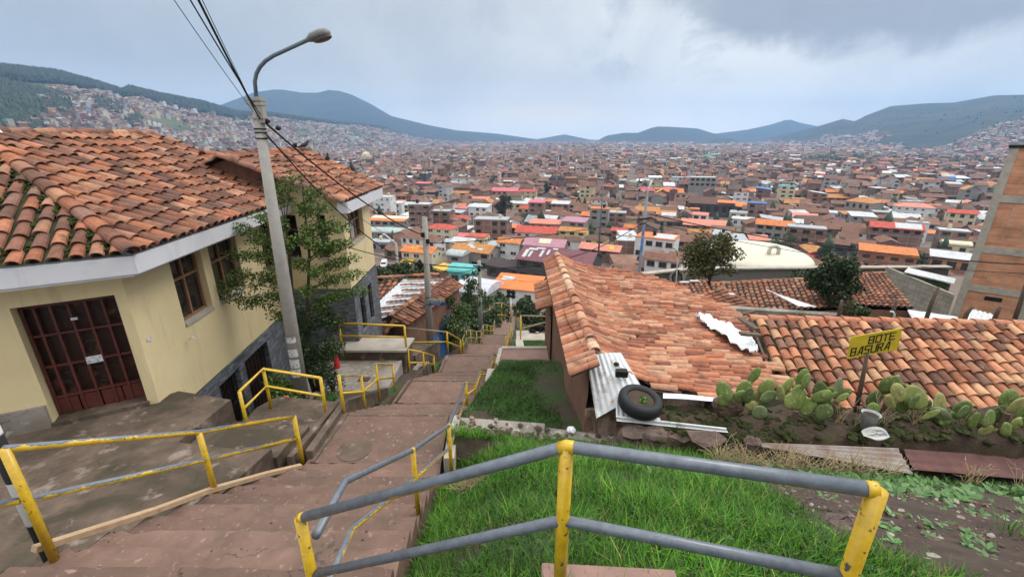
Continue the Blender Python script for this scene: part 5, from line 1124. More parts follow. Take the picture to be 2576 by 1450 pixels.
# ---------------------------------------------------------------- low tiled and tin-patched house left of the stairs
eC=empty('patched_house',(-4,16,-9.5),'low mud house with tiles and grey tin sheets on its roof, beside the lower terrace','house')
N_=Vector((-4.41,14.6,-6.1)); Fr=Vector((-2.85,19.0,-6.05)); Er0=Vector((-3.9,14.75,-6.55)); Er1=Vector((-2.25,19.2,-6.5)); El0=Vector((-6.2,16.1,-6.95)); El1=Vector((-7.5,19.7,-6.95)); Fl=Vector((-5.2,19.9,-6.3))
mb=MB(); tiles(mb,N_,Fr,Er0,Er1,.2,.3,.092,TDARK+TCOL[:4],jit=.03); tiles(mb,N_+Vector((.02,-.05,0)),N_+Vector((.2,-.1,-.05)),Vector((-6.1,15.9,-7.0)),Vector((-4.6,14.4,-7.1)),.2,.3,.09,TDARK+TCOL[:3],jit=.03)
tiles(mb,Fl,El1+Vector((.2,.1,.3)),at(953,776,y=17.6),at(897,772,y=17.6),.24,.34,.105,TCOL,jit=.015); ridge_tiles(mb,N_,Fr,.11,.4,TCOL)
n=7
for i in range(n):
    a=N_.lerp(Fr,(i+.4)/n); b=El0.lerp(Fl,(i+.4)/n)+Vector((0,0,.02)); ridge_tiles(mb,a.lerp(b,rnd(.05,.15)),a.lerp(b,rnd(.6,.85)),.07,.3,TDARK+TCOL[:2],dz=.02,seg=5)
ridge_tiles(mb,Fl+Vector((-2.2,-.1,-.1)),Fr+Vector((-.6,.6,-.05)),.1,.4,TCOL)
mb.build('roof',M_['tile'],eC,color=True)
mb=MB(); corrugated(mb,N_+Vector((0,0,-.02)),Fr+Vector((-.1,0,-.02)),Fl+Vector((0,0,-.1)),El0,waves=14,n=90,m=4,amp=.015); corrugated(mb,at(945,772,y=17.3),at(985,800,y=15.2),at(908,806,y=16.0),at(899,774,y=17.4),waves=8,n=50,m=4,amp=.015); mb.build('tin_sheets',M_['galv'],eC)
mb=MB(); d0,d1=Vector((-4.05,14.95,0)),Vector((-2.45,19.1,0)); g=lambda p,z:Vector((p.x,p.y,z))
mb.quad(g(d0,-9.8),g(d1,-11),g(d1,-6.6),g(d0,-6.6)); mb.quad(g(El0,-9.8)+Vector((.2,.1,0)),g(d0,-9.8),g(d0,-6.5),g(El0,-7.0)+Vector((.2,.1,0))); mb.quad(g(d1,-11),g(Fl,-11),g(Fl,-6.4),g(d1,-6.5)); mb.build('wall',M_['adobe'],eC)
fd2=(d1-d0).normalized(); o2=Vector((fd2.y,-fd2.x,0))*.02
mb=MB(); w=lambda s,z:d0+fd2*s+o2+up*z; mb.quad(w(.9,-9.9),w(3.4,-10.4),w(3.4,-7.3),w(.9,-8.6)); mb.build('painted_dado',M_['blue_paint'],eC); mb=MB(); o2*=1.3; mb.quad(w(.12,-9.2),w(.62,-9.3),w(.62,-7.5),w(.12,-7.45)); mb.build('door',M_['blue_paint'],eC)
# ---------------------------------------------------------------- person and dog
def skinned(name,verts,edges,radii,mat_,root=0,parent=None,sub=2,**kw):
    me=bpy.data.meshes.new(name); me.from_pydata([tuple(v) for v in verts],edges,[]); o=bpy.data.objects.new(name,me); COL.objects.link(o)
    m=o.modifiers.new('sk','SKIN'); m.use_smooth_shade=True; lay=me.skin_vertices[0].data
    for i,r in enumerate(radii): lay[i].radius=(r,r) if not isinstance(r,tuple) else r
    lay[root].use_root=True; s=o.modifiers.new('ss','SUBSURF'); s.levels=sub; s.render_levels=sub
    me.materials.append(M_[mat_]); 
    if parent is not None: o.parent=parent
    return tag(o,**kw)
pz=SZ(54.0); px_=at(1278,815,y=54).x
e=empty('person',(px_,54,pz),'person in dark hooded coat walking away down the far steps','person'); 
s=1.0
J=[(0,0,.95),(0,0,1.2),(0,.02,1.42),(0,.03,1.52),(0,.03,1.62),(0,.03,1.74),(-.19,.02,1.40),(-.25,.0,1.14),(-.24,.06,.90),(.19,.02,1.40),(.25,.0,1.14),(.24,.06,.90),(-.10,0,.86),(-.11,.03,.48),(-.11,-.02,.07),(-.11,.14,.03),(.10,0,.86),(.11,-.02,.5),(.11,-.1,.12),(.11,.05,.05)]
Ed=[(0,1),(1,2),(2,3),(3,4),(4,5),(2,6),(6,7),(7,8),(2,9),(9,10),(10,11),(0,12),(12,13),(13,14),(14,15),(0,16),(16,17),(17,18),(18,19)]
Rd=[.15,.16,.15,.06,.10,.075,.075,.06,.045,.075,.06,.045,.1,.075,.05,.045,.1,.075,.05,.045]
bd_=skinned('body',J,Ed,Rd,'skin',parent=e)
Rc=[.20,.20,.17,.085,.125,.10,.095,.08,.06,.095,.08,.06,.125,.095,.065,.05,.125,.095,.065,.05]
skinned('coat',J,Ed,Rc,'dark_cloth',parent=bd_)
dz_=SLABZ+.02; dp=at(1352,832,z=SLABZ); e=empty('dog',(dp.x,dp.y,SLABZ),'black dog lying curled asleep on the pale concrete slab','dog',rz=R(8))
k=1.0
Jd=[(-.24,.05,.16),(-.05,.06,.19),(.14,.04,.17),(.26,-.02,.15),(.33,-.12,.13),(.30,-.22,.10),(.24,-.30,.08),(-.34,-.02,.10),(-.30,-.16,.06),(-.16,-.2,.05),(-.02,-.22,.05),(.14,-.12,.06),(.02,-.2,.05),(-.30,-.10,.10),(-.12,-.17,.07),(.05,-.22,.04),(.35,-.17,.19),(.27,-.14,.20)]
Edd=[(0,1),(1,2),(2,3),(3,4),(4,5),(5,6),(0,7),(7,8),(8,9),(9,10),(2,11),(11,12),(0,13),(13,14),(14,15),(4,16),(4,17)]
Rdd=[.15,.16,.145,.105,.085,.06,.035,.05,.035,.028,.02,.06,.035,.105,.05,.03,.02,.02]
Jd=[tuple(1.15*c for c in p) for p in Jd]; Rdd=[r*1.15 for r in Rdd]
db=skinned('body',Jd,Edd,Rdd,'dog_fur',parent=e)
mb=MB(); mb.blob(Vector((dp.x-.03,dp.y-.27,SLABZ+.05)),(.10,.05,.035),8,6,.1); mb.build('white_paw',M_['dog_white'],e,smooth=True)

# ---------------------------------------------------------------- grass, weeds, pebbles
def blades(name,n,xf,hmin,hmax,wid,cols,label,lean=.75,clump=.5):
    """xf(n) -> xy array; curved three-segment blades"""
    XY=xf(n); n=len(XY); x,y=XY[:,0],XY[:,1]; z=ground(x,y)-.02
    th=rng.random(n)*6.283+0*x; cl=.5+.5*np.sin(x*3.1+1.7*np.sin(y*2.3))*np.cos(y*2.9+x); h=(hmin+(hmax-hmin)*rng.random(n)**1.4)*(.55+.75*cl)
    dx,dy=np.cos(th),np.sin(th); ln=lean*(.3+rng.random(n)); dirx=np.cos(th*1.0+1.2); diry=np.sin(th+1.2)
    V=np.zeros((n,5,3)); w=wid*(.6+.8*rng.random(n))
    for k,(f,ww) in enumerate(((0,1),(0,-1),(.55,.75),(.55,-.75),(1,0))):
        o=ln*h*f*f; V[:,k,0]=x+dx*w*ww+dirx*o; V[:,k,1]=y+dy*w*ww+diry*o; V[:,k,2]=z+h*f*(1-.25*ln*f)
    F=np.array([[0,1,3,2],[2,3,4,4]]); 
    Fq=(np.arange(n)[:,None]*5+np.array([0,1,3])[None]); F2=(np.arange(n)[:,None]*5+np.array([0,3,2])[None]); F3=(np.arange(n)[:,None]*5+np.array([2,3,4])[None])
    pal=np.array(cols)[rng.integers(0,len(cols),n)]*(.55+.8*rng.random((n,1)))*(.65+.65*cl[:,None])
    o=np_mesh(name,V.reshape(-1,3),np.concatenate([Fq,F2,F3]),M_['grass_blade'],np.repeat(pal,5,axis=0)); o['kind']='stuff'; o['label']=label; return o
GC=[(.05,.165,.012)]*4+[(.08,.22,.016)]*4+[(.03,.10,.010)]*5+[(.13,.27,.022)]*3+[(.06,.16,.03)]*2+[(.22,.20,.07)]
def in_plot(n):
    x=rng.uniform(-1.15,4.6,n); y=rng.uniform(.9,5.95,n); sr=np.interp(y,[0,2.7,6.6],[-.8,-.95,-1.12]); nz=np.sin(x*2.1+y*1.3)+np.sin(y*3.3-x*1.7)*.7+np.sin(x*5+y*4)*.4
    dens=np.clip(1.25-np.clip((x-1.45-.26*y)/.9,0,1)*1.7+ .5*nz*(x>1.2)+(y>4.6)*(x>1.5)*.9,0,1); dens=np.where((x<1.3)&(nz<-1.75),.5,dens)
    k=(x>sr+.03)&(rng.random(n)<dens)&(y<5.95-.09*(x-0))
    return np.stack([x[k],y[k]],1)
blades('grass',120000,in_plot,.05,.22,.0040,GC,'long bright green grass behind the near railing')
def in_strip(n):
    y=rng.uniform(6.4,10.2,n); x=rng.uniform(-1.1,1.15,n); sr=np.interp(y,[6.6,10],[-1.05,-.5]); nz=np.sin(x*3+y*1.1)+np.sin(y*2.2-x*2)
    d=np.clip(.9-np.clip((x-.45+.1*(y-8))/.5,0,1)+.25*nz,0,1); k=(x>sr+.08)&(rng.random(n)<d); return np.stack([x[k],y[k]],1)
blades('grass',30000,in_strip,.05,.15,.006,[(.04,.10,.018),(.055,.13,.02),(.03,.075,.014)],'short green grass strip between the stairs and the adobe wall')
def in_far(n):
    y=rng.uniform(15.4,18.1,n); x=rng.uniform(.5,2.0,n); k=(np.sin(x*4+y)+rng.random(n)*1.5>.1); return np.stack([x[k],y[k]],1)
_g=ground
def ground(x,y):
    return np.where((np.asarray(x)>.5)&(np.asarray(x)<2)&(np.asarray(y)>15.3)&(np.asarray(y)<18.2),LAWN(np.asarray(y)),_g(x,y))
blades('grass',7000,in_far,.05,.12,.01,[(.04,.10,.018),(.055,.12,.02)],'small lawn in front of the sleeping dog')
ground=_g
def in_bank(n):
    x=rng.uniform(2.2,9,n); y=rng.uniform(4.55,5.15,n)-.05*np.clip(x-2,0,5); k=rng.random(n)<.75; return np.stack([x[k],y[k]],1)
blades('grass',9000,in_bank,.05,.16,.006,[(.07,.16,.03),(.09,.19,.04),(.05,.11,.02)],'fresh green weeds along the foot of the mud wall')
def in_slope(n):
    y=rng.uniform(20,75,n); x=rng.uniform(-22,40,n); k=(np.abs(x)>1.5); return np.stack([x[k],y[k]],1)
blades('scrub',16000,in_slope,.25,.8,.06,[(.04,.07,.02),(.06,.09,.03),(.09,.075,.04),(.03,.05,.018)],'scrubby weeds covering the slope between the houses',lean=.7)
# broad leaved weeds on the dirt
V=[];F=[];C=[]
def rosette(c,n,l,cols):
    for i in range(n):
        th=rnd(0,6.28); el=rnd(.15,.7); d=Vector((math.cos(th)*math.cos(el),math.sin(th)*math.cos(el),math.sin(el))); s=Vector((-math.sin(th),math.cos(th),rnd(-.3,.3))); L=l*rnd(.6,1.2); w=L*.22
        b=Vector(c); q=[b,b+d*L*.45+s*w,b+d*L-Vector((0,0,L*.15)),b+d*L*.45-s*w]; V.append(np.array([tuple(p) for p in q])); F.append(np.arange(4)[None]+4*len(F)); k=np.array(random.choice(cols))*rnd(.7,1.3); C.append(np.repeat(k[None],4,0))
BW=[(.075,.16,.04),(.09,.19,.06),(.06,.13,.035),(.12,.22,.08)]
for k in range(330):
    x=rnd(1.5,5.6); y=rnd(1.5,4.6); 
    if rnd(0,1)<.55: x,y=rnd(2.4,7),rnd(4.0,4.75)
    rosette((x,y,gz(x,y)),random.randint(6,12),rnd(.05,.11) if y<4 else rnd(.09,.17),BW)
for k in range(20): 
    x=rnd(1.9,2.9);y=rnd(1.5,1.9); rosette((x,y,gz(x,y)),10,.07,[(.06,.14,.02),(.08,.17,.03)])
o=np_mesh('weeds',np.concatenate(V),np.concatenate(F),M_['leaf'],np.concatenate(C)); o['kind']='stuff'; o['label']='broad leaved green weeds scattered on the stony dirt'
mb=MB(); PC=[(.11,.075,.06),(.15,.105,.085),(.24,.20,.17),(.09,.06,.05),(.14,.085,.065),(.34,.31,.27)]
for k in range(1700):
    x=rnd(1.3,5.6); y=rnd(1.2,4.6); s=abs(random.gauss(.007,.009))+.004; mb.blob((x,y,gz(x,y)+s*.2),(s*rnd(.8,1.6),s*rnd(.8,1.6),s*.7),6,4,.25,col=random.choice(PC))
for k in range(120):
    x=rnd(-.9,2.8); y=5.95-.09*x+rnd(-.2,.25); s=rnd(.015,.06); mb.blob((x,y,gz(x,min(y,5.9))+s*.4+.05),(s,s,s*.7),6,4,.3,col=random.choice(PC[:4]))
for k in range(420):
    a_,b_,z_=random.choice([q for q in PROF if q[1]<13]); y=rnd(a_,b_); x=rnd(float(SLx(y))+.05,float(SRx(y))-.05); x=x if rnd(0,1)<.5 else random.choice((float(SLx(y))+abs(random.gauss(.05,.08)),float(SRx(y))-abs(random.gauss(.05,.08)))); s=rnd(.003,.011); mb.blob((x,y,z_+s*.3),(s*1.3,s,s*.7),5,3,.3,col=random.choice(PC+[(.05,.05,.02),(.10,.07,.03)]))
mb.build('gravel',M_['pebble'],color=True,kind='stuff',label='pebbles and small stones strewn over the bare dirt')
# dry stalks
mb=MB()
def stalk(b,n,l,sp):
    for i in range(n):
        th=rnd(0,6.28); t=Vector(b)+Vector((math.cos(th)*sp*rnd(.2,1),math.sin(th)*sp*rnd(.2,1)*.7,l*rnd(.5,1))); m=Vector(b).lerp(t,.5)+Vector((0,0,l*.12)); mb.tube([b,m,t],[.005,.004,.002],4,cap=False)
        for j in range(2): q=m.lerp(t,rnd(0,.8)); mb.tube([q,q+Vector((rnd(-.12,.12),rnd(-.08,.08),rnd(-.02,.12)))],[.003,.0015],4,cap=False)
for k in range(42):
    x=rnd(2.7,5.3); y=4.95-.03*x+rnd(-.18,.12); stalk((x,y,gz(x,y)),6,rnd(.25,.55),.35)
for k in range(8): p=at(1150+k*6,1135+rnd(-10,10),y=4.4); stalk((p.x,p.y,gz(p.x,p.y)+.05),8,.2,.3)
for k in range(14): x=rnd(4,8.5); stalk((x,5.75,-4.25),4,rnd(.3,.6),.25)
for k in range(8): x=rnd(6,8); stalk((x,4.8,gz(x,4.8)),4,.4,.3)
mb.build('dry_grass',M_['dry'],kind='stuff',label='bleached dry stalks tangled in front of the mud wall')
# ---------------------------------------------------------------- hills and mountains (real relief round the valley)
def pnoise(x,y,seed=0):
    r=np.random.default_rng(seed); z=np.zeros_like(x)
    for k in range(7):
        f=1.7**k; a=r.random()*6.28; b=r.random()*6.28; c=r.random()*6.28
        z=z+np.sin((x*math.cos(a)+y*math.sin(a))*f+b+1.3*np.sin((x*math.sin(a)-y*math.cos(a))*f*.7+c))/f**.85
    return z/2.2
class Hill:
    def __init__(s,sky,r1,r0,rough=.05,seed=1,back=.35,foot=-50,pw=1.25,wl=300.):
        s.az=[]; s.el=[]
        for u,v in sky:
            d=ray(u,v); s.az.append(d.x/d.y); s.el.append(d.z/d.y)
        s.r1=r1; s.r0=r0; s.rough=rough; s.seed=seed; s.back=back; s.foot=foot; s.pw=pw; s.wl=wl
    def crest(s,a):
        el=np.interp(a,s.az,s.el); r1=np.interp(a,*s.r1); return el*r1,r1   # height, depth y of crest
    def z(s,x,y):
        y=np.maximum(y,1); a=x/y; zc,r1=s.crest(a); r0=np.interp(a,*s.r0)
        t=np.clip((y-r0)/(r1-r0),0,1); zf=s.foot+(zc-s.foot)*(t**s.pw*(1.6-.6*t))
        b=np.clip((y-r1)/(r1*s.back),0,1); zf=np.where(y>r1,zc-(zc-s.foot)*b*.6,zf)
        zf=zf+s.rough*(zc-s.foot)*pnoise(x/s.wl,y/s.wl,s.seed)*np.sin(np.clip(t,0,1)*math.pi)*np.where(y>r1,0,1)
        edge=np.minimum(np.clip((a-s.az[0])/.04,0,1),np.clip((s.az[-1]-a)/.04,0,1)); return s.foot-6+(zf-s.foot+6)*edge
    def mesh(s,name,mt,na=220,nr=70,label=None):
        a=np.linspace(s.az[0],s.az[-1],na); zc,r1=s.crest(a); r0=np.interp(a,*s.r0)
        T=np.concatenate([np.linspace(0,1,nr),np.linspace(1.03,1+s.back*.9,10)])
        Y=np.where(T[None]<=1,r0[:,None]+(r1-r0)[:,None]*np.minimum(T,1)[None],r1[:,None]*T[None]); X=a[:,None]*Y; Z=s.z(X,Y)
        V=np.stack([X,Y,Z],-1).reshape(-1,3); n2=len(T); i=np.arange(na-1)[:,None]*n2+np.arange(n2-1)[None]; F=np.stack([i,i+n2,i+n2+1,i+1],-1).reshape(-1,4)
        return np_mesh(name,V,F,mt,smooth=True,kind='structure',label=label)
A=lambda u: (lambda d:d.x/d.y)(ray(u,345))
def hillmat(name,c1,c2,c3,s1,s2,th=(.5,.6),th2=(.6,.7)):
    m,t,b=nt(name); P=posn(t); col=mix(t,ramp(t,noise(t,P,s1,7,.65),[(th[0],0),(th[1],1)]),c1,c2); col=mix(t,ramp(t,noise(t,P,s2,6,.7),[(th2[0],0),(th2[1],1)]),col,c3)
    col=mix(t,1,col,ramp(t,noise(t,P,s2*7,6,.7),[(.3,.65),(.7,1.35)]),'MULTIPLY'); t.links.new(col,b.inputs['Base Color']); b.inputs['Roughness'].default_value=1
    bumpto(t,b,noise(t,P,s2*5,6,.7),.8,8); return m
HL=Hill([(-420,150),(-200,160),(0,182),(150,197),(250,222),(310,240),(330,232),(400,247),(520,268),(600,291),(690,293),(720,297),(850,313),(950,322),(1050,345),(1110,354),(1200,362)],
        ([A(-420),A(0),A(690),A(1110),A(1200)],[1150,1350,2300,3600,4200]),([A(-420),A(0),A(400),A(690),A(1110),A(1200)],[420,560,900,1250,2700,3600]),rough=.05,seed=3,foot=-49,pw=.95,wl=340)
HR=Hill([(1830,372),(1880,364),(1950,342),(2050,320),(2120,299),(2150,305),(2180,290),(2240,267),(2330,260),(2400,258),(2500,240),(2576,238),(2800,230),(3000,232)],
        ([A(1830),A(2100),A(2576),A(3000)],[4200,3100,2500,2300]),([A(1830),A(2100),A(2576),A(3000)],[3400,1900,1350,1250]),rough=.15,seed=8,foot=-49,pw=1.5,wl=420)
HS=Hill([(2270,392),(2330,382),(2390,362),(2480,318),(2576,285),(2700,262),(2900,250)],([A(2270),A(2900)],[1750,1650]),([A(2270),A(2900)],[1180,1000]),rough=.05,seed=5,foot=-49,pw=1.15,wl=260)
HB=Hill([(1740,374),(1762,366),(1800,350),(1838,347),(1870,360),(1905,374)],([A(1740),A(1905)],[3300,3300]),([A(1740),A(1905)],[2900,2900]),rough=.04,seed=9,foot=-49,pw=1.0,wl=200)
MID=hillmat('hill_green',(.024,.036,.018),(.045,.052,.024),(.075,.062,.04),.0035,.006,(.48,.6),(.62,.7))
HL.mesh('hill',hillmat('hill_left',(.05,.065,.028),(.10,.12,.045),(.13,.10,.07),.004,.009,(.45,.6),(.55,.68)),na=300,nr=90,label='left valley hillside with houses below and forest on its crest')
HR.mesh('hill',hillmat('hill_right',(.012,.022,.012),(.034,.040,.020),(.07,.06,.036),.0045,.010,(.44,.56),(.58,.68)),na=240,nr=90,label='broad dark hill on the right of the valley')
HS.mesh('hill',MID,na=140,nr=60,label='nearer spur of the right-hand hill')
HB.mesh('hill',MID,na=60,nr=30,label='small round hill in front of the far right range')
BLU=hillmat('mountain_rock',(.02,.028,.024),(.04,.045,.036),(.07,.07,.06),.0011,.002)
Hill([(470,300),(560,262),(640,232),(690,225),(715,226),(760,233),(800,233),(828,226),(855,229),(885,238),(905,248),(930,260),(985,292),(1080,315),(1150,328),(1250,343),(1400,362)],([A(470),A(1400)],[4200,5000]),([A(470),A(1400)],[3100,4300]),rough=.15,seed=11,foot=-55,pw=1.1,wl=900).mesh('mountain',BLU,na=220,nr=50,label='blue mountain with flat crest beyond the left hillside')
Hill([(1050,345),(1150,328),(1250,336),(1350,350),(1420,338),(1490,352),(1560,362)],([A(1050),A(1560)],[5600,5600]),([A(1050),A(1560)],[4800,4800]),rough=.07,seed=12,foot=-55,wl=1200).mesh('mountain',BLU,na=120,nr=30,label='faintest pale ridge closing the valley in the middle')
Hill([(1470,364),(1500,352),(1530,340),(1570,334),(1605,334),(1640,321),(1655,318),(1690,319),(1720,321),(1755,323),(1790,334),(1830,345),(1880,360)],([A(1470),A(1880)],[4700,4500]),([A(1470),A(1880)],[3900,3800]),rough=.14,seed=13,foot=-52,wl=600).mesh('mountain',BLU,na=160,nr=40,label='blue two-humped hill right of the valley centre')
Hill([(1740,352),(1800,336),(1880,326),(1940,313),(1975,302),(1990,301),(2010,308),(2060,318),(2110,318),(2200,300),(2300,300)],([A(1740),A(2300)],[5500,5500]),([A(1740),A(2300)],[4600,4600]),rough=.13,seed=14,foot=-52,wl=900).mesh('mountain',BLU,na=160,nr=40,label='distant peaked blue range behind the right hills')
HILLS=[HL,HR,HS,HB]
def H(x,y):
    z=ground(x,y)
    for h in HILLS: z=np.maximum(z,h.z(x,y))
    return z
# eucalyptus forest on the left crest and woods on the hills
def forest(name,pts,hmin,hmax,cols,label):
    V=[];F=[];C=[];k=0
    for (x,y) in pts:
        z=float(H(np.array([x]),np.array([y]))[0]); h=rnd(hmin,hmax); w=h*rnd(.28,.5); c=np.array(random.choice(cols))*rnd(.7,1.3)
        for q in range(3):
            hh=h*(.45+.28*q); r=w*(1-.25*q)*rnd(.8,1.2); ox,oy=rnd(-.3,.3)*w,rnd(-.3,.3)*w; n=5
            ring=[(x+ox+r*math.cos(6.283*j/n+q),y+oy+r*math.sin(6.283*j/n+q),z+hh*rnd(.5,.75)) for j in range(n)]; V+= ring+[(x+ox,y+oy,z+hh*1.15),(x+ox,y+oy,z-h*.1)]
            for j in range(n): F.append((k+j,k+(j+1)%n,k+n)); F.append((k+(j+1)%n,k+j,k+n+1))
            C+=[c]*(n+2); k+=n+2
    return np_mesh(name,np.array(V),np.array(F),M_['leaf'],np.array(C),kind='stuff',label=label)
pts=[]
def px_on(h,u,f): a=A(u); zc,r1=h.crest(np.array([a])); r0=np.interp(a,*h.r0); y=float(r0+(r1[0]-r0)*f); return a*y,y
while len(pts)<9000:
    u=rnd(-60,980); band=np.interp(u,[-60,0,190,320,500,600,700,980],[.60,.60,.64,.66,.52,.56,.84,.92]); f=rnd(band-.05,1.03)
    if u>690 and rnd(0,1)<.5: continue
    pts.append(px_on(HL,u,f))
forest('forest',pts,12,22,[(.012,.024,.016),(.018,.032,.02),(.010,.02,.014),(.025,.04,.022)],'dark eucalyptus forest covering the crest of the left hill')
pts=[]
while len(pts)<2600:
    u=rnd(-60,205); f=rnd(.14,.52); 
    if f>.52-.14*(u/205)**2 or (u>120 and f<.24): continue
    pts.append(px_on(HL,u,f))
for (u0,u1,f0,f1,n) in ((265,330,.3,.45,260),(330,370,.2,.28,120),(570,650,.55,.7,300),(600,640,.35,.42,120),(930,1100,.75,.98,900)):
    for k in range(n): pts.append(px_on(HL,rnd(u0,u1),rnd(f0,f1)))
forest('woods',pts,7,13,[(.02,.036,.018),(.03,.048,.022),(.016,.03,.016),(.045,.06,.028)],'green woods on the lower left hillside between the houses')
pts=[]
for (u,v,w,n) in ((2060,412,50,110),(2130,408,120,150),(2440,420,60,150),(1850,402,40,60),(1760,398,25,40),(2010,418,60,60)):
    for k in range(n):
        uu=u+rnd(-w,w); d=ray(uu,v+rnd(-4,4)); y=-47/(d.z/d.y); X_=d.x/d.y*y
        if float(H(np.array([X_]),np.array([y]))[0])<-46: pts.append((X_,y))
forest('distant_woods',pts,8,16,[(.02,.035,.022),(.03,.045,.028)],'dark strips of trees on the valley floor below the right hill')

